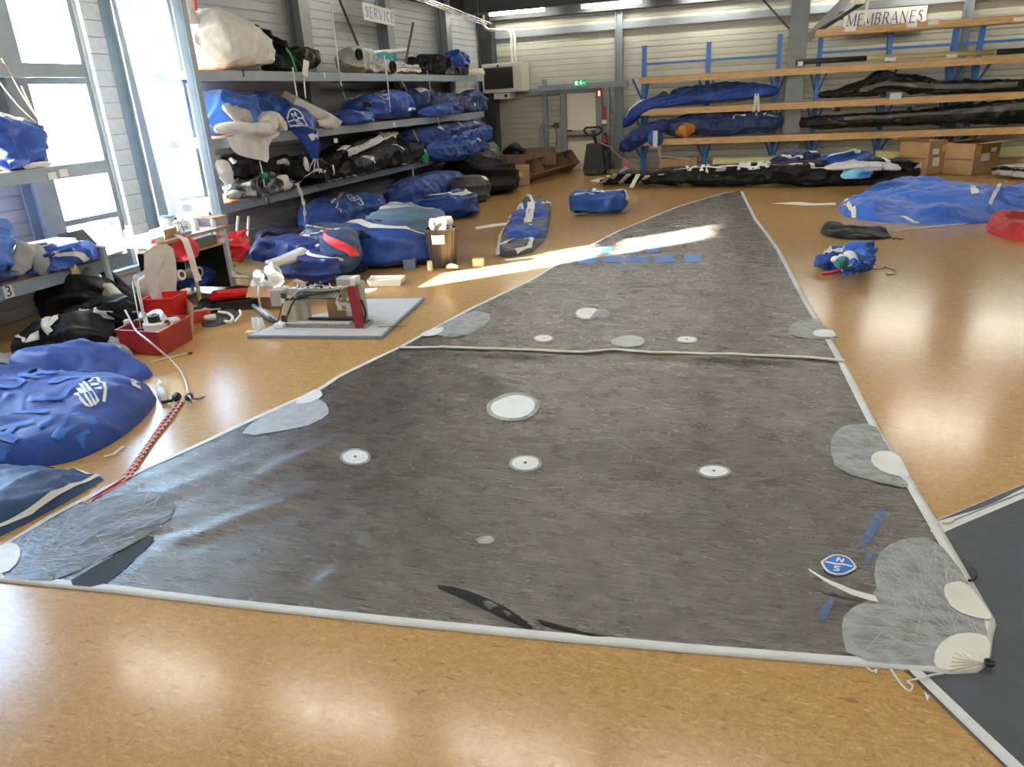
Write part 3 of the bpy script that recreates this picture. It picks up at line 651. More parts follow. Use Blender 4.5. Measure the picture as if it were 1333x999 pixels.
def cloth(name, col, rough=.56, **k):
    if name in MATS: return MATS[name]
    k.setdefault('noise', .10); k.setdefault('nscale', 6); k.setdefault('sheen', .08)
    m = mat(name, col, rough, **k); nt = m.node_tree; tc = nt.nodes.new('ShaderNodeTexCoord'); prev = None
    for sc, st, ds in ((3.2, .7, .05), (9, .35, .012)):     # rumples: ridged noise in two sizes
        n_ = nt.nodes.new('ShaderNodeTexNoise'); n_.noise_type = 'RIDGED_MULTIFRACTAL'; n_.inputs['Scale'].default_value = sc; n_.inputs['Detail'].default_value = 2; n_.inputs['Distortion'].default_value = 1.2
        b_ = nt.nodes.new('ShaderNodeBump'); b_.inputs['Strength'].default_value = st; b_.inputs['Distance'].default_value = ds
        nt.links.new(tc.outputs['Object'], n_.inputs['Vector']); nt.links.new(n_.outputs['Fac'], b_.inputs['Height'])
        if prev: nt.links.new(prev.outputs[0], b_.inputs['Normal'])
        prev = b_
    nt.links.new(prev.outputs[0], nt.nodes['Principled BSDF'].inputs['Normal']); return m
C_blue = cloth('royal blue nylon', (.008, .055, .31)); C_blue2 = cloth('bright blue nylon', (.015, .11, .48)); C_navy = cloth('navy nylon', (.005, .025, .11)); C_steel = cloth('steel blue canvas', (.10, .20, .32))
C_black = cloth('black nylon', (.006, .0065, .008), .55, spec=.25, sheen=0); C_char = cloth('charcoal cloth', (.05, .052, .06)); C_white = cloth('white sailcloth', (.80, .80, .78)); C_creamc = cloth('cream cloth', (.74, .70, .60)); C_lgrey = cloth('light grey cloth', (.45, .46, .47))
C_red = cloth('red nylon', (.46, .012, .016)); C_film = cloth('dark film', (.008, .009, .010), .45, spec=.35, sheen=0); C_teal = cloth('teal cloth', (.02, .20, .22)); C_red2 = cloth('red trim', (.60, .03, .04))
M_strap = mat('white webbing', (.78, .78, .76), .6); M_green = mat('green tie', (.02, .30, .10), .5); M_cord = mat('cream rope', (.75, .68, .45), .7); M_card = mat('cardboard', (.40, .25, .13), .8, noise=.12, nscale=5); M_card2 = mat('brown crate board', (.22, .13, .085), .75, noise=.15, nscale=5)
def logo_polys(r):                                  # round badge: ring, band, N above, S below
    c = lambda q_, n_=26: [(q_*math.cos(2*math.pi*k/n_), q_*math.sin(2*math.pi*k/n_)) for k in range(n_)]
    ring = [c(r), c(r*.88)]; band = [[(-r*.86, r*.10), (-r*.2, r*.06), (r*.3, r*.14), (r*.87, r*.10), (r*.87, -r*.06), (r*.3, -r*.04), (-r*.2, -r*.12), (-r*.86, -r*.06)]]
    return ring, band, stroke_polys('N', 0, r*.46, r*.75, r*.52, r*.15), stroke_polys('S', 0, -r*.48, r*.75, r*.52, r*.15)
def badge(lf, u, ph, r, parent, rot=0.0, m=None, off=.008):
    m = m or M_lw; ring, band, N_, S_ = logo_polys(r)
    o = lf.decal(u, ph, ring, 'logo_ring', m, parent, off, r*.25, rot)
    par = o if parent.parent is None else parent
    lf.decal(u, ph, band, 'logo_band', m, par, off, r*.3, rot)
    for nm, ps in (('logo_letter', N_), ('logo_letter', S_)):
        for p in ps[:1] if False else ps: lf.decal(u, ph, [p], nm, m, par, off, r*.3, rot)
    return o
def soft(name, label, cat, path, m, group=None, nu=64, nv=40, body='body', **k):
    k.setdefault('ex', 2.7)
    lf = Loft(path, **k); p = lf.q[60, :3]; z0 = k.get('base') if k.get('base') is not None else float(p[2])
    e = empty(name, (float(p[0]), float(p[1]), float(z0)), label, cat, group); lf.mb(nu, nv).obj(body, m, e, smooth=True); lf.e = e; return lf
def PX(pts):                                        # (px, py, X, half width, half height): photo point on the plane x = X
    o = []
    for px, py, X, a, b in pts: q_ = FX(px, py, X); o.append((q_.x, q_.y, q_.z, a, b))
    return o
class Heap:
    """cloth lying on a surface: outline in xy, height, folds"""
    def __init__(s, poly, H, seed=1, z0=0.0, w=None, amp=.03, fr=2.0, ang=0.0, st=2.5, it=2, lump=.5, rays=None):
        s.rays = rays
        s.poly = rnd_poly(poly, it); s.H, s.seed, s.z0, s.amp, s.fr, s.st, s.lump = H, seed, z0, amp, fr, st, lump; s.w = w or H*1.1; s.c, s.s = math.cos(ang), math.sin(ang)
        a = np.array(s.poly); s.ctr = a.mean(0)
    def z(s, x, y):
        x, y = np.asarray(x, float), np.asarray(y, float); d = edge_dist(x, y, s.poly)*in_poly(x, y, s.poly); t = np.clip(d/s.w, 0, 1); pr_ = np.sqrt(np.clip(1-(1-t)**2, 0, 1))
        u, v = x*s.c+y*s.s, -x*s.s+y*s.c
        n1 = fbm(u*s.fr*.6, v*s.fr, 0, s.seed, 2); n2 = crease(u*s.fr, v*s.fr*s.st, 0, s.seed+33, 3)
        w_ = .5*vn(u*s.fr*.8, v*s.fr*.8, 0, s.seed+71); r1 = np.clip(1-np.abs(vn(u*s.fr*.9+w_, v*s.fr*s.st*.8+w_*2, 0, s.seed+33))*2.6, -1, 1); r2 = np.clip(1-np.abs(vn(u*s.fr*2.1-v*s.fr, v*s.fr*s.st*2+w_*2, 0, s.seed+35))*2.6, -1, 1)
        n2 = .9*r1+.5*r2+.25*crease(u*s.fr*4, v*s.fr*6, 0, s.seed+36, 2)
        if s.rays:
            X0, Y0, nr, am, rl = s.rays; dx, dy = x-X0, y-Y0; rd = np.hypot(dx, dy); n2 = n2+am/s.amp*np.cos(nr*np.arctan2(dy, dx)+2*vn(rd*2, 0, 0, 3))*np.exp(-rd/rl)*np.clip(rd/.12, 0, 1)
        return s.z0+.004+pr_*np.maximum(.15*s.H, s.H*(.75+s.lump*n1))+s.amp*n2*np.clip(pr_*1.6, 0, 1)*.6
    def zz(s, x, y): return np.maximum(s.z(x, y), s.z0+.003)
    def obj(s, name, m, parent, step=.035):
        v2, T = fill2d([s.poly], step); z = s.zz(v2[:, 0], v2[:, 1]); n_ = len(s.poly); z[:n_] = s.z0+.002
        b_ = MB(); b_.v = [tuple(q_) for q_ in np.c_[v2, z].tolist()]; b_.f = [tuple(t) for t in T]; return b_.obj(name, m, parent, smooth=True)
    def on(s, polys, name, m, parent, off=.008, step=.03, tris=None, M2=None):
        v2, T = tris if tris else fill2d(polys, step)
        if M2: v2 = np.array([M2(*q_) for q_ in v2])
        if tris: ins = in_poly(v2[:, 0], v2[:, 1], s.poly); T = [t for t in T if all(ins[i] for i in t)]
        z = s.zz(v2[:, 0], v2[:, 1])+off; b_ = MB(); b_.v = [tuple(q_) for q_ in np.c_[v2, z].tolist()]; b_.f = [tuple(t) for t in T]; return b_.obj(name, m, parent, smooth=True)
    def ribbon(s, pts, w, name, m, parent, off=.008, n=50):
        c = resample(pts, n); t = np.gradient(c, axis=0); t /= np.linalg.norm(t, axis=1)[:, None]+1e-9; nn = np.c_[-t[:, 1], t[:, 0]]*w/2
        r_ = np.stack([c-nn, c, c+nn], 1); z = s.zz(r_[..., 0], r_[..., 1])+off; b_ = MB(); b_.v = [tuple(q_) for q_ in np.dstack([r_, z]).reshape(-1, 3).tolist()]; b_.f = grid_faces(n, 3); return b_.obj(name, m, parent, smooth=True)
    def badge(s, x, y, r, parent, ang=0.0, stretch=1.0):
        ca, sa = math.cos(ang), math.sin(ang); M2 = lambda a, b: (x+a*ca*stretch-b*sa, y+a*sa*stretch+b*ca)
        ring, band, N_, S_ = logo_polys(r); o = s.on(ring, 'logo_ring', M_lw, parent, step=r*.3, M2=M2)
        for nm, ps in (('logo_band', [band]), ('logo_letter', [[p] for p in N_]), ('logo_letter', [[p] for p in S_])):
            for p in ps: s.on(p, nm, M_lw, o, step=r*.3, M2=M2)
        return o
def heap(name, label, cat, pts, H, m, group=None, px=True, z0=0.0, step=.035, body='body', **k):
    h = Heap([F2(*q_, z0) for q_ in pts] if px else pts, H, z0=z0, **k); e = empty(name, (float(h.ctr[0]), float(h.ctr[1]), z0), label, cat, group); h.obj(body, m, e, step); h.e = e; return h
def line(pts, r, name, m, parent=None, n=6, **k): return MB().tube(pts, r, n).obj(name, m, parent, smooth=True, **k)
def sm_pts(pts, n=30, k=4):
    p = np.array(pts, float); d = np.r_[0, np.cumsum(np.linalg.norm(p[1:]-p[:-1], axis=1))]; t = np.linspace(0, d[-1], n); q_ = np.stack([np.interp(t, d, p[:, i]) for i in range(3)], 1)
    for _ in range(k): q_[1:-1] = .25*q_[:-2]+.5*q_[1:-1]+.25*q_[2:]
    return q_.tolist()

# ================================================================== WALL SHELVES
def wall_shelf(name, label, y0, y1, zt, brackets, dm=M_ply):
    e = empty(name, (-7.45, (y0+y1)/2, zt), label, 'shelf', 'steel wall shelves')
    MB().box((-7.46, (y0+y1)/2, zt-.012), (.86, y1-y0, .022)).obj('shelf_board', dm, e)
    # folded channel front
    b = MB(); b.box((-7.02, (y0+y1)/2, zt-.07), (.012, y1-y0, .13)); b.box((-7.05, (y0+y1)/2, zt-.130), (.05, y1-y0, .01)); b.obj('front_beam', M_bsteel, e)
    MB().box((-7.86, (y0+y1)/2, zt-.07), (.05, y1-y0, .10)).obj('rear_beam', M_bsteel, e)
    for y in brackets:
        MB().box((-7.45, y, zt-.065), (.78, .05, .09)).obj('bracket', M_bsteel, e)
    return e
S1 = wall_shelf('wall_shelf', 'top steel shelf right of the windows, carrying the white sack', 8.45, 19.15, 2.63, (8.5, 12.3, 15.55, 18.75))
S2 = wall_shelf('wall_shelf', 'middle steel shelf right of the windows, blue bags on it', 8.45, 19.0, 1.78, (8.5, 12.3, 15.55, 18.75))
S3 = wall_shelf('wall_shelf', 'lower steel shelf right of the windows, black sail bags on it', 8.45, 15.5, .94, (8.5, 12.3, 15.4))
S4 = wall_shelf('wall_shelf', 'top steel shelf at the left frame edge crossing the window', 5.66, 6.75, 2.66, (6.5,))
S5 = wall_shelf('wall_shelf', 'middle steel shelf at the left edge under one blue bag', 5.36, 6.75, 1.67, (6.5,))
MB().box((-7.31, 4.28, 1.658), (.57, 2.158, .022)).obj('shelf_board', M_ply, S5); MB().box((-7.02, 4.28, 1.60), (.012, 2.158, .13)).obj('front_beam', M_bsteel, S5)  # unseen narrower run, its depth shaped to let sun reach the table
S6 = wall_shelf('wall_shelf', 'lowest steel shelf at the left edge marked with a 3', 3.2, 6.75, .63, (6.5,))
# upright at the end of the right-hand shelves
q = MB(); q.box((-6.99, 8.43, ZC/2), (.05, .09, ZC)); q.box((-7.05, 8.39, ZC/2), (.10, .02, ZC)); trim(q, M_bsteel)
def plate(px, py, X, w, h, name, m, parent, txt=None, tm=None, ts=.1):
    c = FX(px, py, X); o = MB().box((X, c.y, c.z), (.004, w, h)).obj(name, m, parent)
    if txt:
        v2, T = text2d(txt, ts); b = MB(); b.v = [(X+.004, c.y+a, c.z+b_) for a, b_ in v2]; b.f = [tuple(t) for t in T]; b.obj('number', tm or M_black, o)
    return o
plate(11, 380, -7.005, .10, .12, 'number_card', M_white, S6, '3', M_black, .15)
plate(422, 98, -7.005, .06, .08, 'number_card', M_white, S1, '8', M_bsteel, .07)
plate(317, 95, -7.005, .03, .10, 'joint_strip', M_dark, S1); plate(350, 263, -7.005, .03, .10, 'joint_strip', M_dark, S3)
plate(68, 229, -7.005, .10, .07, 'label_card', M_white, S5); plate(83, 225, -7.005, .10, .075, 'label_card', M_white, S5)
for k, (px, py, S_) in enumerate(((513, 162, S2), (437, 183, S2), (618, 136, S2))): plate(px, py, -7.005, .12, .07, 'label_card', M_lgrey if False else M_white, S_)
# hanging ties and rods on the shelf fronts
TIES = [((500, 72), (508, 146), .014, M_strap, 'white webbing tie hanging by the blue bag with a badge'), ((515, 95), (530, 118), .006, M_strap, 'thin grey tie below the top shelf, left of the hatch bag'), ((556, 92), (560, 118), .006, M_strap, 'thin tie below the top shelf above the middle blue bags'), ((606, 96), (607, 112), .008, M_cord, 'short cream tie hanging from the ivory roll end'),
        ((621, 40), (622, 118), .006, M_strap, 'long thin white cord hanging before the wall heater'), ((570, 152), (573, 182), .010, M_strap, 'short white tie hanging over the folded blue bags'), ((537, 168), (549, 196), .008, M_strap, 'grey tie beside the green end of the black sail'), ((537, 220), (541, 270), .018, M_cord, 'cream webbing hanging from the end of the lower shelf'), ((622, 190), (617, 232), .014, M_cord, 'cream webbing drooping behind the folded blue bags'), ((439, 110), (452, 132), .004, M_strap, 'thin grey string under the long white rod')]
for a, b, r, m, lab in TIES:
    p, q_ = FX(*a, -7.006), FX(*b, -6.99); q_ = Vector((-6.99, q_.y, q_.z)); tag(line(sm_pts([p, (p+q_)/2+Vector((.01, .01, 0)), q_], 12), r, 'hanging_tie', m), lab, 'tie', 'ties hanging from the shelves')
p, q_ = FX(430, 0, -6.9), FX(444, 112, -6.9); e = empty('pull_rod', q_, 'long thin white pull rod with black tip hanging before the shelves', 'rod'); line([p, q_], .014, 'rod', M_white, e); line([q_, q_+Vector((0, .01, -.10))], .016, 'rod_tip', M_black, e)
for a, b in (((440, -5), (469, 66)), ((538, 30), (528, 82))): trim(MB().tube([FX(*a, -7.5), FX(*b, -7.2)], .025, 6), M_dark)
# ================================================================== ON THE RIGHT-HAND SHELVES
Z1, Z2, Z3 = 2.63, 1.78, .94
# --- top shelf
lf = soft('sail_sack', 'big white sail sack with blue print at the near end of the top shelf', 'bag', PX([(252, 52, -7.4, .30, .42), (275, 52, -7.4, .40, .40), (305, 58, -7.4, .42, .34), (332, 68, -7.38, .34, .22), (352, 78, -7.35, .2, .10)]), C_white, amp=.03, seed=3, base=Z1, cap=.16)
line(sm_pts([FX(246, 30, -7.4), FX(243, 14, -7.38), FX(240, -6, -7.36)], 12), [.14-.006*k for k in range(12)], 'sack_neck', C_white, lf.e, 12)
line([FX(255, 14, -7.05), FX(253, -8, -7.05)], .02, 'red_strap', C_red2, lf.e)
v2, T = text2d('5', .42); lf.decal(.47, 2.25, None, 'blue_figure', M_bl, lf.e, .01, tris=(v2, T), rot=2.9)
v2, T = text2d('L', .42); lf.decal(.64, 2.35, None, 'blue_figure', M_bl, lf.e, .01, tris=(v2, T), rot=2.9)
lf = soft('black_bundle', 'black folded sail bundle leaning behind the white sack', 'bag', PX([(316, 36, -7.65, .12, .10), (340, 50, -7.6, .22, .18), (368, 62, -7.55, .16, .15)]), C_black, amp=.04, seed=8, cap=.1)
lf = soft('dark_bundle', 'dark olive sail bundle tied with green cord on the top shelf', 'bag', PX([(345, 82, -7.3, .14, .10), (372, 80, -7.3, .22, .15), (398, 77, -7.3, .2, .14), (412, 82, -7.3, .08, .05)]), cloth('dark olive nylon', (.011, .016, .012), .55, spec=.25, sheen=0), amp=.05, seed=9, base=Z1, cap=.1)
line(sm_pts([FX(372, 62, -7.1), FX(380, 74, -7.03), FX(384, 88, -6.98), FX(386, 94, -6.98)], 16), .018, 'green_cord', M_green, lf.e)
line(sm_pts([FX(381, 88, -6.97), FX(383, 105, -6.96), FX(387, 126, -6.96)], 10), .014, 'hanging_ribbon', M_strap, lf.e)
line(sm_pts([FX(396, 97, -6.97), FX(396, 110, -6.96), FX(398, 128, -6.96)], 10), .012, 'hanging_ribbon', M_strap, lf.e)
b = MB(); cs = [FX(*q_, -6.96) for q_ in ((395, 77), (402, 80), (400, 100), (393, 97))]; b.add(cs+[c+Vector((.006, 0, 0)) for c in cs], [(0, 1, 2, 3), (7, 6, 5, 4), (0, 4, 5, 1), (1, 5, 6, 2), (2, 6, 7, 3), (3, 7, 4, 0)]); b.obj('white_tag', M_white, lf.e)
lf = soft('grey_sack', 'light grey sail sack with a dark round mouth on the top shelf', 'bag', PX([(444, 80, -7.4, .18, .16), (466, 78, -7.35, .28, .24), (492, 86, -7.3, .2, .12)]), C_lgrey, amp=.04, seed=12, base=Z1, cap=.18)
MB().lathe([(.0, 0), (.10, 0), (.10, .05), (.075, .05), (.07, -.02)], FX(466, 71, -7.10), 16, Matrix.Rotation(math.pi/2, 3, 'Y')).obj('sack_mouth', C_black, lf.e, smooth=True)
soft('teal_bundle', 'teal and pink cloth bundle under the long pale tube', 'bag', PX([(482, 77, -7.6, .1, .08), (498, 76, -7.6, .16, .12), (514, 78, -7.6, .1, .08)]), C_teal, amp=.03, seed=14)
a, c = FX(470, 71, -7.7), FX(531, 65, -7.7); tag(line([a, c], .05, 'pale_tube', M_white, n=12), 'long pale tube lying along the top shelf behind grey sacks', 'tube')
lf = soft('grey_sack', 'grey white sack with open dark mouth right of the pale tube', 'bag', PX([(494, 90, -7.25, .12, .10), (515, 86, -7.25, .26, .17), (546, 92, -7.2, .14, .08)]), C_lgrey, amp=.05, seed=15, base=Z1, cap=.2)
MB().lathe([(.0, 0), (.11, 0), (.11, .05), (.085, .05), (.08, -.02)], FX(510, 87, -6.99), 16, Matrix.Rotation(math.pi/2, 3, 'Y')).obj('sack_mouth', C_black, lf.e, smooth=True)
soft('black_bag', 'slumped black bag at the middle of the top shelf', 'bag', PX([(533, 88, -7.5, .2, .16), (556, 86, -7.4, .28, .22), (584, 92, -7.25, .2, .16)]), C_black, amp=.07, seed=17, base=Z1)
lf = soft('blue_bag', 'small blue bag lying on black bags at the top shelf end', 'bag', PX([(572, 84, -7.6, .12, .12), (588, 78, -7.55, .24, .18), (606, 82, -7.55, .16, .16)]), C_blue, amp=.05, seed=18)
soft('black_roll', 'dark roll with orange cuff at the top shelf end', 'bag', PX([(580, 94, -7.2, .12, .12), (596, 93, -7.2, .18, .14), (608, 94, -7.2, .12, .10)]), C_black, amp=.03, seed=19, base=Z1)
a, c = FX(607, 94, -7.25), FX(626, 95, -7.25); tag(line([a, c], .11, 'ivory_roll', C_creamc, n=18), 'short ivory roll at the far end of the top shelf', 'roll')

# --- middle shelf
lf = soft('open_sail_bag', 'bright blue sail bag with grey lining showing, near end of the middle shelf', 'bag', PX([(268, 158, -7.35, .22, .18), (285, 150, -7.35, .34, .32), (310, 148, -7.35, .34, .30), (334, 158, -7.4, .22, .16)]), C_blue2, amp=.03, seed=21, base=Z2, cap=.2)
l2 = Loft(PX([(290, 137, -7.02, .05, .05), (305, 145, -7.0, .07, .14), (322, 152, -7.02, .06, .12), (328, 158, -7.03, .04, .05)]), amp=.03, seed=22); l2.mb(36, 24).obj('lining', C_lgrey, lf.e, smooth=True)
line(sm_pts([FX(300, 150, -6.93), FX(310, 162, -6.90), FX(324, 172, -6.9), FX(340, 184, -6.9)], 20), .010, 'yellow_cord', mat('yellow cord', (.75, .62, .12), .6), lf.e)
lf = soft('draped_sail_bag', 'long blue sail bag with white badge drooping over the shelf edge', 'bag', PX([(318, 134, -7.65, .18, .14), (350, 142, -7.5, .24, .22), (378, 152, -7.2, .26, .24), (398, 168, -6.93, .22, .16), (407, 188, -6.88, .13, .12), (410, 206, -6.88, .05, .05), (411, 222, -6.88, .035, .03)]), C_blue, amp=.03, seed=24, cap=.06, pinch=.02, nu=90)
badge(lf, .56, .72, .135, lf.e, rot=1.2)
lf.decal(.70, .35, [[(-.05, -.09), (.05, -.09), (.06, .09), (-.04, .09)]], 'white_tag', M_white, lf.e, .012)
for k in range(3): line(sm_pts([FX(409+k*2, 207, -6.84), FX(404+k*5, 216, -6.83), FX(402+k*7, 224+k, -6.83)], 8), .008, 'drawstring', M_strap, lf.e)
lf = soft('cream_bundle', 'cream folded cloth between the open blue bag and draped bag', 'cloth', PX([(333, 164, -7.05, .10, .07), (348, 158, -7.05, .16, .12), (366, 165, -7.0, .14, .10), (373, 170, -7, .08, .05)]), C_creamc, amp=.04, seed=26, base=Z2)
e = empty('white_cloth', FX(320, 175, -7.0), 'white sailcloth folded over the middle shelf edge in a point', 'cloth')
Loft(PX([(280, 168, -7.0, .08, .06), (300, 166, -6.97, .12, .09), (335, 169, -6.95, .12, .09), (356, 168, -6.95, .10, .08)]), amp=.012, seed=27).mb(48, 24).obj('rolled_edge', C_white, e, smooth=True)
def hang_sheet(pts, X, name, m, parent, wave=.03, seed=1, step=.04, thick=.006):
    P3 = [FX(*q_, X) for q_ in pts]; poly = rnd_poly([(p.y, p.z) for p in P3], 1); v2, T = fill2d([poly], step)
    xx = X+wave*fbm(v2[:, 0]*3, v2[:, 1]*1.2, 0, seed, 2); b = MB(); n_ = len(v2)
    b.v = [(x_, q_[0], q_[1]) for x_, q_ in zip(xx.tolist(), v2.tolist())]+[(x_-thick, q_[0], q_[1]) for x_, q_ in zip(xx.tolist(), v2.tolist())]; b.f = [tuple(t) for t in T]+[tuple(i+n_ for i in reversed(t)) for t in T]
    return b.obj(name, m, parent, smooth=True)
hang_sheet([(296, 174), (360, 170), (366, 174), (353, 184), (353, 213), (338, 208), (312, 204), (302, 194)], -6.93, 'flap', C_white, e, .04, 5)
line(sm_pts([FX(338, 210, -6.95), FX(342, 226, -6.94), FX(347, 262, -6.94)], 12), .010, 'hanging_ribbon', M_strap, e); MB().lathe([(0, -.05), (.05, -.035), (.06, 0), (.05, .035), (0, .05)], FX(344, 229, -6.94), 12).obj('green_knot', M_green, e, smooth=True)
e = empty('foam_slab', FX(405, 150, -7.25), 'thick white foam slab slanting behind the draped blue bag', 'foam slab')
a, c = FX(376, 128, -7.35), FX(436, 158, -7.1); MB().bar(a, c, .34, .14, (.45, 0, 1)).obj('slab', mat('white foam', (.80, .79, .75), .8, bump=.2, bscale=20), e)
l2 = Loft(PX([(414, 158, -6.98, .06, .06), (428, 160, -6.98, .1, .1), (436, 166, -6.98, .06, .05)]), amp=.03, seed=29); l2.mb(30, 20).obj('loose_foam', C_creamc, e, smooth=True)
BM = 'blue sail bags on the middle shelf'
lf = soft('folded_bag', 'flat folded royal blue bag right of the white foam slab', 'bag', PX([(436, 156, -7.2, .2, .09), (455, 154, -7.1, .32, .13), (478, 152, -7.1, .2, .08)]), C_blue, BM, amp=.03, seed=31, base=Z2)
lf = soft('badge_bag', 'blue sail bag with white zip edge and small badge, middle shelf', 'bag', PX([(446, 140, -7.5, .12, .05), (475, 140, -7.35, .32, .22), (505, 136, -7.25, .34, .26), (527, 138, -7.25, .28, .24)]), C_blue, BM, amp=.03, seed=32, base=Z2, cap=.1)
badge(lf, .42, .75, .11, lf.e, rot=0); lf.ribbon([(.1, 1.5), (.5, 1.45), (.82, 1.3), (.93, 1.1)], .035, 'white_zip', M_strap, lf.e); lf.ribbon([(.72, -.3), (.95, -.2)], .03, 'white_piping', M_strap, lf.e)
lf.decal(.18, .2, [[(-.1, -.06), (.1, -.05), (.06, .07), (-.08, .05)]], 'dark_patch', C_black, lf.e, .01); 
lf = soft('piped_bag', 'navy bag with hooked white piping and red trim, middle shelf', 'bag', PX([(521, 132, -7.4, .2, .22), (540, 130, -7.3, .32, .28), (560, 132, -7.3, .24, .24)]), C_navy, BM, amp=.03, seed=33, base=Z2)
lf.ribbon([(.2, 1.3), (.35, .9), (.55, .3), (.4, -.1)], .035, 'white_piping', M_strap, lf.e); lf.ribbon([(.4, 1.4), (.7, 1.2)], .04, 'white_piping', M_strap, lf.e); lf.ribbon([(.86, 1.1), (.90, .5), (.86, -.1)], .05, 'red_trim', C_red2, lf.e)
lf.decal(.35, .8, [[(-.1, -.09), (.1, -.09), (.1, .09), (-.1, .09)]], 'grey_panel', C_lgrey, lf.e, .008)
lf = soft('blue_grey_bag', 'grey blue folded bag with white cords, right part of the middle shelf', 'bag', PX([(556, 136, -7.4, .2, .18), (578, 132, -7.3, .3, .22), (602, 136, -7.25, .2, .14)]), cloth('grey blue nylon', (.07, .10, .22)), BM, amp=.05, seed=34, base=Z2)
lf = soft('flat_blue_bag', 'flat blue bag in front of the grey blue bag, middle shelf', 'bag', PX([(545, 148, -7.1, .14, .07), (575, 144, -7.05, .22, .12), (600, 142, -7.05, .14, .08)]), C_blue, BM, amp=.04, seed=35, base=Z2)
lf = soft('end_bag', 'blue grey bag at the far end of the middle shelf', 'bag', PX([(592, 138, -7.3, .2, .18), (612, 133, -7.3, .32, .28), (628, 136, -7.3, .22, .24)]), cloth('slate blue nylon', (.02, .055, .18)), BM, amp=.04, seed=36, base=Z2)
lf.ribbon([(.5, 1.6), (.8, 1.2), (.95, .6)], .05, 'white_strap', M_strap, lf.e)

# --- lower shelf
C_camo = mat('grey camouflage cloth', (.05, .055, .06), .6, bump=.3, bscale=25)
_nt = C_camo.node_tree; _n = _nt.nodes.new('ShaderNodeTexNoise'); _n.inputs['Scale'].default_value = 9; _n.inputs['Detail'].default_value = 2; _r2 = _nt.nodes.new('ShaderNodeValToRGB'); _r2.color_ramp.interpolation = 'CONSTANT'
_r2.color_ramp.elements[0].color = (.012, .013, .015, 1); _r2.color_ramp.elements[1].position = .5; _r2.color_ramp.elements[1].color = (.10, .11, .12, 1); _el = _r2.color_ramp.elements.new(.6); _el.color = (.34, .36, .38, 1)
_tc = _nt.nodes.new('ShaderNodeTexCoord'); _nt.links.new(_tc.outputs['Object'], _n.inputs['Vector']); _nt.links.new(_n.outputs['Fac'], _r2.inputs[0]); _nt.links.new(_r2.outputs[0], _nt.nodes['Principled BSDF'].inputs['Base Color'])
lf = soft('black_kit_bag', 'black bag with white cuffs at the near end of the lower shelf', 'bag', PX([(280, 218, -7.3, .16, .14), (305, 222, -7.25, .3, .22), (335, 222, -7.25, .26, .22), (356, 222, -7.3, .18, .14)]), C_black, amp=.05, seed=41, base=Z3)
l2 = Loft(PX([(279, 212, -6.98, .05, .04), (288, 218, -6.95, .08, .08), (297, 232, -6.95, .07, .06), (303, 238, -6.95, .03, .03)]), amp=.02, seed=42); l2.mb(30, 20).obj('white_cuff', C_white, lf.e, smooth=True)
l2 = Loft(PX([(300, 206, -7.0, .04, .04), (306, 212, -6.98, .06, .05)]), amp=.02, seed=43); l2.mb(20, 16).obj('grey_cuff', C_lgrey, lf.e, smooth=True)
lf = soft('camouflage_bundle', 'grey camouflage cloth bundle at the front of the lower shelf', 'cloth', PX([(296, 250, -7.15, .14, .10), (320, 248, -7.1, .24, .18), (350, 245, -7.1, .24, .19), (382, 246, -7.15, .14, .12)]), C_camo, amp=.06, seed=44, base=Z3, cap=.12)
tag(Loft(PX([(296, 254, -6.99, .05, .04), (306, 252, -6.99, .1, .05), (313, 256, -6.99, .04, .03)]), amp=.02, seed=45).mb(24, 16).obj('grey_rag', C_lgrey, None, smooth=True), 'small grey rag beside the camouflage bundle', 'rag')
tag(MB().box(FX(306, 265, -6.985)+Vector((-.02, 0, .02)), (.04, .17, .03), bev=.008).obj('orange_block', mat('orange plastic', (.85, .12, .02), .5)), 'small orange strip on the lower shelf front edge', 'strip')
lf = soft('black_sail_bag', 'black sail bag with white end patches, behind the drooping strap', 'bag', PX([(352, 218, -7.35, .2, .2), (380, 222, -7.2, .32, .26), (408, 222, -7.15, .28, .24), (428, 228, -7.2, .16, .16)]), C_black, amp=.04, seed=46, base=Z3)
l2 = Loft(PX([(360, 234, -6.93, .04, .04), (368, 238, -6.9, .07, .08), (376, 242, -6.92, .03, .03)]), amp=.02, seed=47); l2.mb(24, 16).obj('white_patch', C_white, lf.e, smooth=True)
lf.decal(.80, .25, [[(.0, -.11), (.07, -.05), (.07, .05), (0, .11), (-.06, .03), (-.03, -.05)]], 'white_emblem', M_lw, lf.e, .01)
l2 = Loft(PX([(360, 212, -6.95, .04, .06), (370, 210, -6.93, .05, .05), (376, 214, -6.95, .03, .03)]), amp=.01, seed=48); l2.mb(20, 14).obj('grey_patch', C_lgrey, lf.e, smooth=True)
e = empty('white_strap', FX(397, 240, -6.9), 'wide white strap knotted on black bags and hanging off the lower shelf', 'strap')
for pts, r in (([(374, 238), (382, 243), (388, 239), (400, 228), (412, 220), (424, 224)], .045), ([(387, 240), (392, 252), (396, 268), (397, 288)], .036)):
    pp = sm_pts([FX(*q_, -6.86) for q_ in pts], 24); b = MB()
    for i, p in enumerate(pp): b.v += [(p[0]+.01*math.sin(i), p[1]-r, p[2]-r*.4), (p[0], p[1], p[2]), (p[0]+.01*math.cos(i), p[1]+r, p[2]+r*.4)]
    b.f = grid_faces(24, 3); b.obj('webbing', M_strap, e, smooth=True)
l2 = Loft(PX([(397, 204, -6.84, .02, .03), (399, 214, -6.84, .04, .04), (400, 223, -6.84, .02, .02)]), amp=.01, seed=49); l2.mb(16, 12).obj('loose_end', C_white, e, smooth=True)
BK = 'long black sail rolls on the lower shelf'
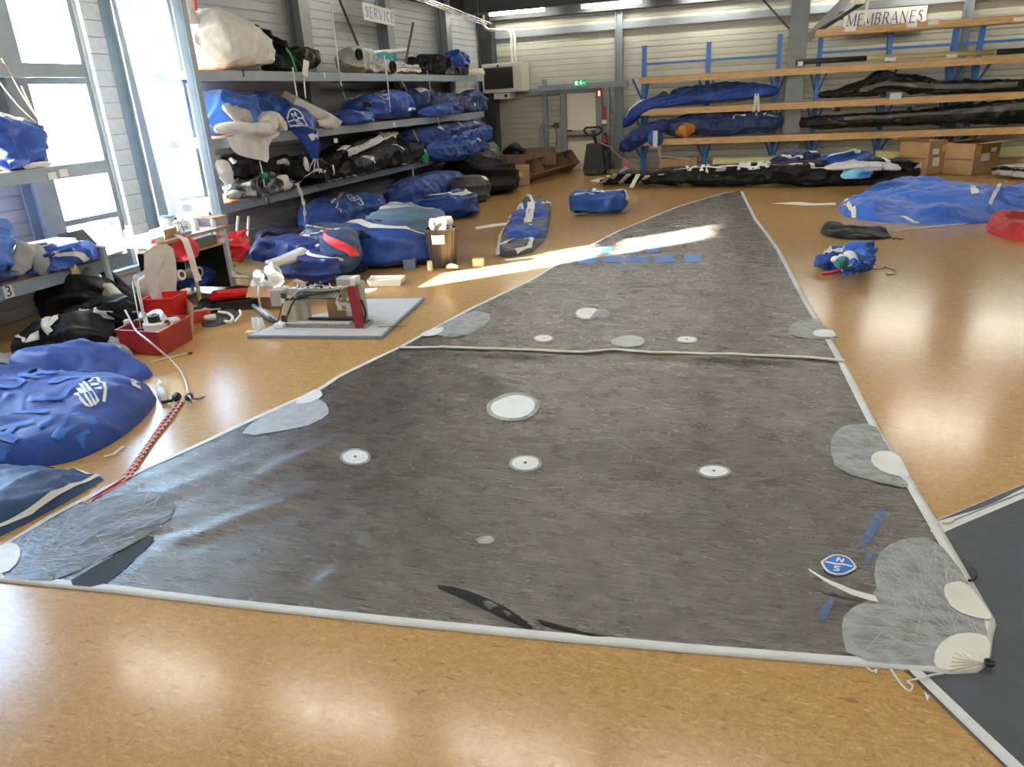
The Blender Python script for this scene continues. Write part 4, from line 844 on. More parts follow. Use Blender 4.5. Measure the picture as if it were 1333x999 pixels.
lf = soft('black_sail_roll', 'upper long black sail roll with a broad white stripe', 'rolled sail', PX([(412, 218, -7.35, .2, .16), (440, 207, -7.35, .28, .24), (480, 194, -7.35, .28, .26), (518, 182, -7.35, .22, .2)]), C_black, BK, amp=.03, seed=51, nu=80)
lf.ribbon([(.22, .35), (.55, .55), (.93, .95)], .12, 'white_stripe', M_strap, lf.e); lf.ribbon([(.72, 1.5), (.84, .5)], .10, 'white_stripe', M_strap, lf.e)
lf.decal(.22, .95, [[(-.2, .03), (.1, .07), (.2, -.03), (.0, -.06)]], 'white_emblem', M_lw, lf.e, .01)
lf = soft('black_sail_roll', 'middle long black sail roll with two curved white emblems', 'rolled sail', PX([(420, 236, -7.1, .2, .16), (455, 222, -7.05, .28, .22), (500, 206, -7.05, .28, .24), (552, 194, -7.1, .2, .18)]), C_black, BK, amp=.03, seed=52, nu=80, base=Z3)
for u_, ph_ in ((.30, .75), (.62, .95)):
    lf.decal(u_, ph_, [[(-.12, .12), (.06, .11), (.14, -.02), (.05, -.14), (.0, -.14), (.0, -.02)], [(-.02, .07), (.05, .06), (.08, -.02), (.04, -.06), (.02, .02)]], 'white_emblem', M_lw, lf.e, .01, step=.04)
l2 = Loft(PX([(546, 200, -6.92, .05, .10), (552, 204, -6.9, .06, .16), (557, 208, -6.9, .05, .06)]), amp=.01, seed=53); l2.mb(20, 16).obj('green_end', M_green, lf.e, smooth=True)
lf = soft('black_sail_roll', 'lowest long black sail roll at the front of the lower shelf', 'rolled sail', PX([(380, 258, -7.05, .12, .07), (420, 248, -7.0, .22, .12), (480, 230, -6.98, .22, .14), (550, 210, -7.0, .16, .11)]), C_black, BK, amp=.03, seed=54, base=Z3, nu=80)
lf.decal(.74, .9, [[(-.09, -.12), (.1, -.12), (.02, .12)]], 'white_emblem', M_lw, lf.e, .01)
for k in range(8): lf.decal(.16+k*.045, .75+.05*(k % 2), [[(-.05, -.06), (.03, -.07), (.05, .05), (-.02, .07)]], 'grey_mark', C_lgrey, lf.e, .008)
BS = 'folded blue sail sleeves at the end of the lower shelf'
for k, (lab, pts, sd) in enumerate((('topmost folded blue sail sleeve, dark navy with white emblems', [(522, 182, -7.3, .18, .13), (550, 181, -7.2, .32, .22), (590, 172, -7.15, .32, .22), (622, 165, -7.15, .28, .20)], 61), ('second folded blue sail sleeve from the top of the pile', [(548, 194, -7.1, .16, .10), (580, 186, -7.0, .26, .16), (612, 177, -7.0, .26, .18), (636, 172, -7.05, .20, .2)], 62), ('lowest folded blue sail sleeve drooping over the shelf front', [(553, 200, -6.95, .18, .14), (582, 198, -6.9, .26, .20), (612, 190, -6.9, .26, .20), (628, 186, -6.95, .2, .16)], 63))):
    lf = soft('blue_sail_sleeve', lab, 'folded sail', PX(pts), (cloth('dark royal nylon', (.006, .03, .18)), C_blue, cloth('worn blue nylon', (.012, .055, .27)))[k], BS, amp=.03, seed=sd, cap=.08, nu=70)
    if k == 0:
        for u_, w_ in ((.32, .12), (.58, .07), (.85, .08)): lf.decal(u_, .75, [[(-w_, .08), (w_, .10), (0, -.10)]], 'white_emblem', M_lw, lf.e, .01)
    if k == 2: lf.decal(.75, .7, [[(-.05, -.06), (.05, -.06), (.05, .06), (-.05, .06)]], 'white_label', M_lw, lf.e, .01)

# --- on the floor below the shelves
def PF(pts):                                        # (px, py of the centre, half width, half height), lying on the floor
    o = []
    for px, py, a, b in pts: q_ = F(px, py, b); o.append((q_.x, q_.y, b, a, b))
    return o
lf = soft('blue_sail_bag', 'big blue sail bag with round pale badge against the wall below the shelves', 'bag', PX([(392, 297, -7.3, .2, .16), (415, 285, -7.2, .40, .34), (450, 280, -7.15, .44, .36), (478, 275, -7.1, .40, .36), (496, 274, -7.1, .22, .24)]), C_blue, amp=.04, seed=71, base=0, cap=.12)
badge(lf, .50, .95, .19, lf.e, rot=1.57); lf.ribbon([(.20, .2), (.25, 1.2), (.55, 1.75), (.72, 1.7)], .035, 'white_piping', M_strap, lf.e); lf.decal(.33, 1.25, [[(-.13, -.08), (.13, -.08), (.13, .08), (-.13, .08)]], 'grey_panel', cloth('dull blue panel', (.06, .12, .30)), lf.e); lf.ribbon([(.68, 1.5), (.80, 1.1)], .05, 'white_strap', M_strap, lf.e)
l2 = Loft(PX([(482, 262, -6.9, .06, .06), (488, 266, -6.85, .1, .16), (493, 276, -6.88, .06, .08)]), amp=.02, seed=72); l2.mb(24, 18).obj('pale_mouth', cloth('pale blue lining', (.3, .4, .62)), lf.e, smooth=True)
lf = soft('steel_blue_bag', 'steel blue canvas bag stuffed with white cloth behind the waste bin', 'bag', PF([(494, 298, .25, .25), (520, 296, .50, .36), (548, 294, .46, .34), (566, 300, .2, .2)]), C_steel, amp=.03, seed=73, base=0, cap=.1)
l2 = Loft(PX([(498, 276, -6.45, .10, .06), (520, 274, -6.4, .22, .12), (545, 276, -6.35, .2, .1), (562, 276, -6.3, .06, .06)]), amp=.06, seed=74); l2.mb(40, 24).obj('white_cloth', C_white, lf.e, smooth=True)
lf.ribbon([(.12, 1.0), (.5, 1.15), (.9, 1.0)], .05, 'pale_binding', C_lgrey, lf.e)
lf = soft('blue_duffel', 'tall rounded blue duffel on the floor below the lower shelf end', 'bag', PX([(505, 264, -6.9, .25, .28), (535, 257, -6.85, .42, .36), (565, 250, -6.8, .42, .40), (590, 247, -6.8, .38, .38), (600, 252, -6.8, .2, .25)]), cloth('deep blue nylon', (.008, .04, .24)), amp=.03, seed=75, base=0, cap=.14)
lf = soft('flat_blue_duffel', 'low blue bag with white prints in front of the blue duffel', 'bag', PF([(545, 274, .2, .12), (570, 270, .36, .24), (598, 266, .34, .24), (611, 266, .12, .1)]), C_blue, amp=.05, seed=76, base=0)
lf.ribbon([(.1, 1.3), (.5, 1.2), (.8, 1.5)], .05, 'white_strap', M_strap, lf.e); lf.decal(.6, 1.0, [[(-.2, .0), (-.05, .09), (.2, .05), (.05, -.05)], ], 'white_emblem', M_lw, lf.e, .01); lf.ribbon([(.78, 1.7), (.84, .4)], .03, 'white_strap', M_strap, lf.e)
lf = soft('striped_sail_bag', 'long blue sail bag with broad white stripe left of the waste bin', 'bag', PF([(442, 316, .3, .22), (475, 316, .44, .30), (515, 318, .42, .28), (545, 322, .34, .2), (560, 326, .16, .08)]), C_blue, amp=.03, seed=77, base=0, cap=.1, nu=80)
lf.ribbon([(.12, 1.35), (.3, 1.55), (.5, 1.2), (.72, 1.25), (.80, 1.2)], .10, 'white_stripe', M_strap, lf.e); lf.ribbon([(.86, 1.6), (.90, .9)], .09, 'white_stripe', M_strap, lf.e)
lf = soft('navy_sail_bag', 'navy sail bag with red trim and white piping before the striped bag', 'bag', PF([(398, 320, .25, .2), (425, 320, .4, .30), (452, 330, .42, .30), (470, 338, .28, .2)]), cloth('dusty navy', (.012, .05, .14)), amp=.03, seed=78, base=0, cap=.14)
lf.ribbon([(.3, 1.0), (.6, 1.25), (.85, 1.5)], .04, 'white_piping', M_strap, lf.e); lf.ribbon([(.42, .6), (.66, .8), (.8, 1.3)], .035, 'white_piping', M_strap, lf.e); lf.ribbon([(.75, 1.35), (.88, .9), (.93, .2)], .06, 'red_trim', C_red2, lf.e); lf.ribbon([(.36, .3), (.42, .9)], .07, 'red_trim', C_red2, lf.e); lf.ribbon([(.7, .1), (.86, .45)], .04, 'white_piping', M_strap, lf.e); lf.ribbon([(.2, 1.4), (.28, 1.9)], .08, 'white_panel', M_strap, lf.e)
lf = soft('blue_sail_bag', 'blue sail bag slumped over in front of the navy red trimmed bag', 'bag', PF([(325, 338, .2, .14), (360, 330, .42, .26), (395, 332, .46, .28), (420, 346, .34, .22), (436, 352, .15, .12)]), cloth('indigo nylon', (.008, .035, .22)), amp=.05, seed=79, base=0, cap=.1)
lf.ribbon([(.85, 1.2), (.93, .5)], .04, 'white_cord', M_strap, lf.e)
lf = soft('strapped_bag', 'dark blue bag with black strap loop lying by the wall', 'bag', PX([(336, 318, -7.4, .14, .16), (360, 312, -7.3, .22, .2), (390, 310, -7.3, .2, .16)]), C_navy, amp=.03, seed=80, base=0)
line(sm_pts([FX(342, 322, -7.08), FX(338, 308, -7.05), FX(348, 302, -7.0), FX(372, 310, -6.98), (FX(392, 306, -6.98))], 24), .03, 'black_strap', C_black, lf.e)
# charcoal bags by the far end of the shelves
CB = 'dark bags piled at the far end of the shelves'
soft('charcoal_bag', 'big charcoal bag slumped at the far end of the shelves', 'bag', PF([(594, 226, .4, .3), (618, 224, .7, .46), (642, 228, .6, .42), (660, 232, .25, .2)]), cloth('soft black', (.010, .011, .012), .55, spec=.25, sheen=0), CB, amp=.06, seed=91, base=0)
lf = soft('charcoal_bag', 'flat dark grey bag with white label lying in front of the charcoal bag', 'bag', PF([(594, 248, .3, .2), (612, 245, .44, .3), (628, 246, .34, .24)]), C_char, CB, amp=.03, seed=92, base=0, cap=.1)
lf.decal(.80, .9, [[(-.08, -.07), (.08, -.07), (.08, .07), (-.08, .07)]], 'white_label', M_white, lf.e, .01)
lf = soft('charcoal_bag', 'small black bag with white and red straps beside the flat grey bag', 'bag', PF([(628, 246, .16, .12), (648, 242, .22, .16), (666, 241, .12, .08)]), C_black, CB, amp=.05, seed=93, base=0)
lf.ribbon([(.1, 1.0), (.4, 1.6), (.6, .8)], .06, 'white_strap', M_strap, lf.e); lf.ribbon([(.3, 1.9), (.7, 1.7)], .06, 'red_strap', C_red2, lf.e)
soft('grey_bag', 'folded light grey bag leaning on the charcoal bag', 'bag', [(*FX(632, 188, -7.2), .25, .2), (*FX(640, 202, -7.0), .3, .22), (*FX(652, 216, -6.8), .3, .2), (*FX(662, 222, -6.7), .15, .1)], cloth('ash cloth', (.16, .16, .17)), CB, amp=.05, seed=94)
soft('grey_bag', 'mouse grey bag roll lying on the charcoal bag', 'bag', PX([(622, 204, -7.0, .2, .15), (636, 210, -6.85, .28, .2), (648, 218, -6.8, .2, .15)]), cloth('mouse grey cloth', (.10, .10, .105)), CB, amp=.04, seed=95)
# ================================================================== LEFT SIDE: WINDOW CURTAIN, LEFT SHELVES
def curtain_mat():
    m = bpy.data.materials.new('sheer white film'); m.use_nodes = True; nt = m.node_tree; nt.nodes.clear(); L = nt.links.new
    o = nt.nodes.new('ShaderNodeOutputMaterial'); t = nt.nodes.new('ShaderNodeBsdfTransparent'); d = nt.nodes.new('ShaderNodeBsdfTranslucent'); f = nt.nodes.new('ShaderNodeBsdfDiffuse'); a = nt.nodes.new('ShaderNodeMixShader'); b = nt.nodes.new('ShaderNodeMixShader')
    d.inputs[0].default_value = (.6, .63, .68, 1); f.inputs[0].default_value = (.6, .62, .66, 1); t.inputs[0].default_value = (.95, .97, 1, 1); a.inputs[0].default_value = .5; b.inputs[0].default_value = .6
    L(d.outputs[0], a.inputs[1]); L(f.outputs[0], a.inputs[2]); L(t.outputs[0], b.inputs[1]); L(a.outputs[0], b.inputs[2]); L(b.outputs[0], o.inputs[0]); return m
U_, V_ = np.meshgrid(np.linspace(0, 1, 70), np.linspace(0, 1, 40), indexing='ij')
ya, yb = 7.50+.10*V_, 8.40+.0*V_; Yc = ya+(yb-ya)*U_; Zc = 3.95-3.60*V_; Xc = -7.16+.035*np.sin(U_*22+1.5*V_)*(.4+V_)+.02*np.sin(U_*9+2)
mb = MB(); mb.v = [tuple(v) for v in np.dstack([Xc, Yc, Zc]).reshape(-1, 3).tolist()]; mb.f = grid_faces(70, 40)
ce = empty('sheer_curtain', (-7.16, 7.95, .35), 'sheer white film curtain hanging before the second window, glowing with sun', 'curtain'); mb.obj('film', curtain_mat(), ce, smooth=True)
line([(-7.16, 7.35, 3.97), (-7.16, 8.42, 3.97)], .02, 'curtain_rod', M_steel, ce)
# bag on the middle left shelf, cords
lf = soft('blue_sail_bag', 'gathered blue sail bag on the shelf before the left window', 'bag', [(-7.28, 5.44, 1.93, .30, .24), (-7.28, 5.58, 1.94, .34, .26), (-7.26, 5.8, 1.93, .33, .25), (-7.22, 6.02, 1.90, .24, .20), (-7.2, 6.16, 1.87, .14, .14)], C_blue, amp=.035, seed=101, base=1.67, cap=.16, pinch=.05, nf=11)
lf.decal(.45, 1.15, [[(-.22, -.03), (-.1, .05), (.14, .05), (.22, .0), (.1, -.05), (-.12, -.05)], [(-.12, -.0), (.0, .025), (.12, .01), (.0, -.025)]], 'white_badge', M_lw, lf.e, .01)
l2 = Loft([(-7.0, 5.7, 1.70, .04, .03), (-6.97, 5.85, 1.70, .05, .03), (-6.98, 6.0, 1.70, .03, .02)], amp=.02, seed=102); l2.mb(20, 14).obj('white_lining', C_white, lf.e, smooth=True)
for a, c, w in (((2, 76), (60, 170), 'longest'), ((0, 108), (48, 160), 'lowest'), ((28, 112), (58, 168), 'short steep')): tag(line(sm_pts([FX(*a, -7.0), FX((a[0]+c[0])/2, (a[1]+c[1])/2+4, -7.0), FX(*c, -7.05)], 14), .006, 'yellow_string', M_cord), w+' thin yellow string slanting from the top left shelf to the blue bag', 'string', 'yellow strings at the left shelves')
# lowest left shelf
lf = soft('blue_sail_bag', 'upright blue bag with pale print at the left edge, lowest shelf', 'bag', [(-7.3, 4.6, .98, .3, .34), (-7.25, 4.9, .99, .34, .36), (-7.2, 5.22, .98, .30, .34), (-7.2, 5.4, .9, .2, .24)], C_blue2, amp=.04, seed=103, base=.63, cap=.12)
lf.decal(.78, .55, [[(.12*math.cos(t/8*math.pi), .09*math.sin(t/8*math.pi)) for t in range(16)], [(.07*math.cos(t/8*math.pi), .05*math.sin(t/8*math.pi)) for t in range(16)]], 'pale_print', cloth('pale blue print', (.08, .22, .62)), lf.e, .01)
lf = soft('blue_cloth', 'crumpled blue and teal cloth on the lowest left shelf', 'cloth', [(-7.25, 5.35, .74, .2, .10), (-7.2, 5.7, .76, .3, .14), (-7.2, 6.1, .75, .3, .13), (-7.25, 6.4, .70, .14, .07)], cloth('cobalt cloth', (.02, .07, .33)), amp=.05, seed=104, base=.63)
l2 = Loft([(-7.2, 6.2, .72, .12, .07), (-7.18, 6.32, .72, .14, .08), (-7.2, 6.42, .70, .06, .04)], amp=.04, seed=105); l2.mb(20, 16).obj('teal_edge', C_teal, lf.e, smooth=True)
lf.ribbon([(.35, .4), (.55, .1), (.62, -.2)], .05, 'white_strap', M_strap, lf.e, .012); line(sm_pts([FX(88, 345, -6.95), FX(96, 342, -6.94), FX(99, 350, -6.94), FX(93, 352, -6.94), FX(90, 346, -6.94)], 18), .012, 'strap_ring', M_strap, lf.e)
e = empty('white_sheet', (-7.2, 5.75, .90), 'pale folded sheet with black mark on the blue cloth', 'sheet')
b = MB(); b.box((-7.25, 5.78, .905), (.34, .72, .025), -.12, bev=.008); b.obj('sheet', C_white, e); MB().box((-7.12, 5.72, .925), (.09, .15, .02), -.1, bev=.006).obj('black_mark', M_black, e)
e = empty('grey_glove', FX(42, 345, -7.0), 'grey cloth glove shape hanging over the lowest left shelf', 'cloth')
for pts, nm in (([(38, 318), (30, 336), (20, 360)], 'glove_finger'), ([(40, 322), (52, 340), (60, 358)], 'glove_finger'), ([(24, 325), (40, 326), (54, 332)], 'glove_back')):
    Loft([(*FX(*q_, -7.0), .035, .085) for q_ in pts], amp=.02, seed=106+len(nm)).mb(24, 16).obj(nm, cloth('pale grey cloth', (.30, .31, .32)), e, smooth=True)
tag(Loft([(-7.08, 4.5, .70, .1, .07), (-7.05, 4.95, .72, .14, .10), (-7.05, 5.35, .70, .10, .06)], amp=.03, seed=108, base=.63).mb(40, 24).obj('navy_roll', C_navy, None, smooth=True), 'navy rolled cloth left of the grey glove on the lowest shelf', 'cloth')
# laptop at the end of the shelf
e = empty('laptop', (-7.2, 6.42, .635), 'open laptop at the end of the lowest left shelf', 'laptop')
MB().box((-7.15, 6.50, .65), (.26, .38, .025), .12, bev=.006).obj('keyboard_base', mat('pale grey plastic', (.6, .62, .65), .35), e)
a1, a2 = Vector((-7.28, 6.30, .665)), Vector((-7.31, 6.67, .665)); up_ = Vector((-.10, -.12, .27)); b = MB(); q4 = [a1, a2, a2+up_, a1+up_]; nn = (a2-a1).cross(up_).normalized()*.012
b.add(q4+[p+nn for p in q4], [(0, 1, 2, 3), (7, 6, 5, 4), (0, 4, 5, 1), (1, 5, 6, 2), (2, 6, 7, 3), (3, 7, 4, 0)]); b.obj('screen', mat('dark screen', (.05, .06, .07), .35), e)
# hanging wooden tag
tag(MB().box(FX(98, 356, -6.99), (.02, .10, .15), bev=.004).obj('wooden_tag', M_wood), 'wooden tag on the front of the lowest left shelf', 'tag')
# pile of black bags below
lf = soft('black_bag', 'black sail bag with tied white straps at the foot of the left shelves', 'bag', [(-6.75, 4.85, .10, .16, .08), (-6.5, 5.05, .14, .24, .14), (-6.2, 5.15, .17, .26, .17), (-5.92, 5.22, .12, .18, .12)], C_black, amp=.06, seed=111, base=0, cap=.12)
lf.ribbon([(.30, 1.9), (.45, 1.6), (.55, 1.1), (.62, 1.35)], .05, 'white_strap', M_strap, lf.e, .012); lf.ribbon([(.46, 1.5), (.50, 1.0), (.56, .6)], .06, 'white_strap', M_strap, lf.e, .012)
lf.ribbon([(.10, 1.5), (.17, .9), (.2, .5)], .03, 'white_piping', M_strap, lf.e, .012); lf.decal(.30, .7, [[(-.10, -.06), (.07, -.07), (.10, .05), (-.05, .07)]], 'white_label', M_white, lf.e, .012)
lf = soft('black_bag', 'black sail bag with white collar behind the red crate', 'bag', [(-6.75, 5.3, .16, .22, .16), (-6.5, 5.5, .22, .28, .22), (-6.2, 5.58, .22, .26, .22), (-5.98, 5.6, .16, .16, .16)], cloth('jet nylon', (.005, .0055, .008), .55, spec=.25, sheen=0), amp=.06, seed=112, base=0)
lf.decal(.55, .55, [[(-.18, .14), (-.08, .17), (.06, .06), (.12, -.10), (.02, -.12), (-.02, .0)]], 'white_collar', M_lw, lf.e, .012); lf.decal(.78, .5, [[(-.07, -.05), (.07, -.05), (.07, .05), (-.07, .05)]], 'white_label', M_white, lf.e, .012)
soft('black_bag', 'rounded black bag against the wall under the left shelf end', 'bag', [(-7.4, 5.75, .24, .2, .22), (-7.1, 5.9, .28, .28, .26), (-6.8, 6.0, .27, .26, .25), (-6.6, 6.02, .2, .16, .16)], C_black, amp=.05, seed=113, base=0)
heap('white_cloth', 'pale rumpled sheet beside the black bag and the siding', 'cloth', [(-7.3, 4.2), (-6.6, 4.3), (-6.35, 4.7), (-6.6, 4.95), (-7.2, 4.9)], .05, cloth('pale sheet', (.55, .56, .60)), px=False, seed=114, amp=.03)
heap('black_cloth', 'black cloth with white edge at the far left frame edge', 'cloth', [(-6.8, 3.9), (-6.2, 4.0), (-6.05, 4.4), (-6.4, 4.6), (-6.9, 4.4)], .10, C_black, px=False, seed=115, amp=.03)
heap('grey_plastic_bag', 'crumpled grey white plastic bag left of the red crate', 'plastic bag', [(135, 468), (150, 474), (168, 473), (176, 462), (170, 448), (150, 445), (138, 455)], .10, cloth('grey plastic film', (.5, .5, .5), .35), seed=116, amp=.04, fr=4)
# tubes leaning behind the pile
for a, c, r, m, lab in ((FX(108, 352, -7.1), FX(165, 402, -6.3), .075, cloth('khaki roll', (.26, .24, .16)), 'khaki sail roll leaning behind the red crate'), (FX(128, 346, -7.25), FX(190, 402, -6.5), .06, C_char, 'dark sail roll leaning beside the khaki roll'), (FX(142, 374, -6.5), FX(170, 402, -6.1), .05, mat('pale cone', (.62, .58, .42), .6), 'pale tapered roll end behind the red crate')):
    tag(line([a, c], r, 'leaning_roll', m, n=14), lab, 'roll')

# ================================================================== BLUE BAGS IN THE LEFT FOREGROUND
BB = heap('blue_sail_bag', 'large blue sail bag with white emblem and tonal letters in the left foreground', 'bag', [(-6.4, 2.6), (-5.6, 2.75), (-4.85, 2.95), (-4.32, 3.08), (-4.16, 3.3), (-4.2, 3.7), (-4.35, 4.05), (-4.52, 4.3), (-4.85, 4.42), (-5.4, 4.55), (-6.3, 4.4)], .30, C_blue, px=False, step=.028, seed=121, amp=.030, fr=1.3, ang=.55, st=3.2, w=.42, lump=.4, rays=(-4.38, 4.2, 9, .035, .7))
L2 = Heap([(-6.2, 4.2), (-5.5, 4.2), (-4.95, 4.4), (-4.9, 4.75), (-5.4, 4.85), (-6.2, 4.8)], .33, seed=122, amp=.03, w=.25); L2.obj('bag_flap', C_blue, BB.e, .035)
C_tone = cloth('tonal blue print', (.025, .14, .56))
def on_heap_text(h, body, size, p0, p1, name, m, parent):    # text whose baseline runs p0 -> p1
    a, c = Vector(p0), Vector(p1); d_ = (c-a).normalized(); n_ = Vector((-d_.y, d_.x)); md = (a+c)/2; v2, T = text2d(body, size)
    return h.on(None, name, m, parent, .014, tris=(v2, T), M2=lambda x, y: (md.x+d_.x*x+n_.x*y, md.y+d_.y*x+n_.y*y))
def heap_letter(h, ch, md, d_, size, name, m, parent, off=.014, wt=.2):
    n_ = Vector((-d_.y, d_.x)); b = MB()
    for p in stroke_polys(ch, 0, 0, size, size, size*wt):
        v2, T = fill2d([p], size*.14); v2 = np.array([(md.x+d_.x*x+n_.x*y, md.y+d_.y*x+n_.y*y) for x, y in v2]); ins = in_poly(v2[:, 0], v2[:, 1], h.poly); z = h.zz(v2[:, 0], v2[:, 1])+off
        o = len(b.v); b.v += [tuple(q_) for q_ in np.c_[v2, z].tolist()]; b.f += [tuple(i+o for i in t) for t in T if all(ins[i] for i in t)]
    return b.obj(name, m, parent, smooth=True) if b.f else None
def spaced(body, sz, a, c):
    a, c = Vector(a), Vector(c); d_ = (c-a).normalized(); n_ = len(body)
    for i, ch in enumerate(body):
        md = (a+c)/2+d_*(i-(n_-1)/2)*sz*.74; heap_letter(BB, ch, md, d_, sz*.8, 'tonal_letter', C_tone, BB.e)
for body, sz, a, c in (('NORTH', .36, (100, 545), (190, 575)), ('SAILS', .30, (130, 560), (225, 600)), ('NORTH', .30, (20, 500), (80, 480)), ('SAILS', .34, (10, 545), (60, 515)), ('NORTH', .28, (40, 580), (100, 560))):
    spaced(body, sz, F2(*a, .25), F2(*c, .25))
EC = Vector(F2(116, 502, .30)); EX = Vector(F2(132, 494, .30))-EC; EY = Vector(F2(109, 492, .30))-EC
ev = lambda a, b: (EC.x+EX.x*a+EY.x*b, EC.y+EX.y*a+EY.y*b)
for poly in ([(-1.1, .7), (-.8, .5), (-.45, -.7), (-.75, -.45)], [(-.8, .9), (-.5, .7), (-.2, -.7), (-.4, -.7)], [(-.5, 1.0), (-.25, .8), (.05, -.75), (-.15, -.75)], [(-.2, 1.05), (.0, .9), (.28, -.7), (.08, -.75)], [(.15, .75), (.55, .9), (.62, .72), (.22, .55)], [(.25, .45), (.75, .1), (.7, -.05), (.2, .3)], [(.3, -.0), (.8, -.35), (.7, -.5), (.3, -.2)]):
    BB.on([[ev(*q_) for q_ in poly]], 'white_emblem', M_lw, BB.e, .010, step=.02)
BB.ribbon([ev(.6, 1.05), ev(.95, .7), ev(.85, .25), ev(1.1, -.1), ev(.95, -.6), ev(.5, -.85)], .02, 'white_emblem', M_lw, BB.e, .010)
BB.ribbon([F2(128, 569, .16), F2(140, 562, .18), F2(154, 556, .16)], .022, 'white_piping', M_strap, BB.e, .012); BB.ribbon([F2(87, 485, .32), F2(97, 480, .32)], .03, 'white_tab', M_strap, BB.e, .012); BB.on([[F2(166, 478, .3), F2(176, 477, .3), F2(178, 484, .3), F2(168, 486, .3)]], 'white_tab', M_strap, BB.e, .014, step=.03)
for k in range(3): heap_letter(L2, 'NOR'[k], Vector(F2(47+k*8, 468, .33)), (Vector(F2(60, 466, .33))-Vector(F2(46, 468, .33))).normalized(), .10, 'white_letter', M_lw, BB.e)
L2.ribbon([F2(66, 458, .36), F2(74, 462, .36), F2(79, 468, .34)], .02, 'white_piping', M_strap, BB.e, .012)
WL_ = Heap([F2(*q_) for q_ in ((203, 503), (211, 498), (218, 508), (220, 518), (213, 527), (205, 520))], .05, seed=123, amp=.03, fr=6, w=.05); WL_.obj('white_lining', C_white, BB.e, .015)
SB = heap('steel_blue_bag', 'dusty blue canvas bag with white edge beside the sail corner, bottom left', 'bag', [(-5.0, 2.1), (-4.1, 2.08), (-3.86, 2.28), (-3.80, 2.6), (-3.79, 2.95), (-3.80, 3.07), (-4.0, 3.06), (-4.5, 2.97), (-5.2, 2.85)], .13, cloth('dusty blue canvas', (.012, .055, .16)), px=False, step=.028, seed=125, amp=.045, fr=2.0, ang=.9, w=.34, lump=.6, it=1)
SB.ribbon([(-5.0, 2.86), (-4.5, 2.94), (-4.1, 3.02), (-3.83, 3.04), (-3.82, 2.8), (-3.83, 2.55), (-3.90, 2.30)], .022, 'white_edge', M_strap, SB.e, .006)
SB.badge(-4.40, 2.62, .09, SB.e, .3)
# rope, block and cord on the floor
rm = mat('red white braid', (.7, .7, .7), .7); _nt = rm.node_tree; _w = _nt.nodes.new('ShaderNodeTexWave'); _w.inputs['Scale'].default_value = 11; _w.inputs['Distortion'].default_value = 1.5; _r3 = _nt.nodes.new('ShaderNodeValToRGB'); _r3.color_ramp.interpolation = 'CONSTANT'; _r3.color_ramp.elements[0].color = (.45, .02, .03, 1); _r3.color_ramp.elements[1].position = .55; _r3.color_ramp.elements[1].color = (.75, .72, .70, 1)
_tc = _nt.nodes.new('ShaderNodeTexCoord'); _nt.links.new(_tc.outputs['Object'], _w.inputs['Vector']); _nt.links.new(_w.outputs['Fac'], _r3.inputs[0]); _nt.links.new(_r3.outputs[0], _nt.nodes['Principled BSDF'].inputs['Base Color'])
e = empty('braided_rope', F(185, 600), 'red and white braided rope doubled on the floor, running under the sail edge', 'rope')
line(sm_pts([F(238, 522, .012), F(222, 545, .012), (F(200, 572, .012)), F(176, 608, .012), F(168, 625, .012), F(140, 643, .012), F(112, 657, .012)], 60), .012, 'rope_strand', rm, e, 8)
line(sm_pts([F(232, 524, .012), F(214, 547, .012), (F(193, 578, .012)), F(172, 608, .012), F(160, 626, .012), F(135, 640, .012), F(108, 656, .012)], 60), .012, 'rope_strand', rm, e, 8)
e = empty('rope_block', F(232, 520), 'black pulley block with shackle at the end of the rope', 'pulley block')
c = F(230, 517, .05); MB().lathe([(.0, -.012), (.036, -.012), (.040, 0), (.036, .012), (0, .012)], c, 16, Matrix.Rotation(1.0, 3, 'X')).obj('cheek', M_black, e, smooth=True); MB().lathe([(.0, -.012), (.032, -.012), (.036, 0), (.032, .012), (0, .012)], c+Vector((.09, .03, -.005)), 16, Matrix.Rotation(.7, 3, 'X')).obj('cheek', M_black, e, smooth=True)
line([c+Vector((.05*math.cos(t*.7)+.13, .02*t-.05, .03*math.sin(t*.7)-.01)) for t in range(9)], .008, 'shackle', mat('steel wire', (.3, .3, .3), .3, 1.0), e); line([c+Vector((-.02, -.03, -.02)), c+Vector((-.10, -.06, -.03))], .014, 'becket', M_black, e)
# white cord arching from the crate to the block
tag(line(sm_pts([FX(163, 404, -5.62), FX(176, 430, -5.45), F(196, 446, .28), F(222, 468, .06), F(236, 484, .012), F(243, 500, .012), F(245, 514, .012)], 50), .009, 'loose_cable', M_strap), 'white cord arching from the red crate down to the floor', 'cord')
a, c = F(196, 473), F(247, 461); e = empty('folding_rule', a, 'yellow folding rule lying on the floor before the red crate', 'ruler'); MB().bar(a+Vector((0, 0, .008)), c+Vector((0, 0, .008)), .028, .012).obj('rule', mat('pale yellow wood', (.62, .52, .20), .5), e); MB().box(c+Vector((0, 0, .009)), (.035, .035, .015)).obj('rule_end', M_black, e)
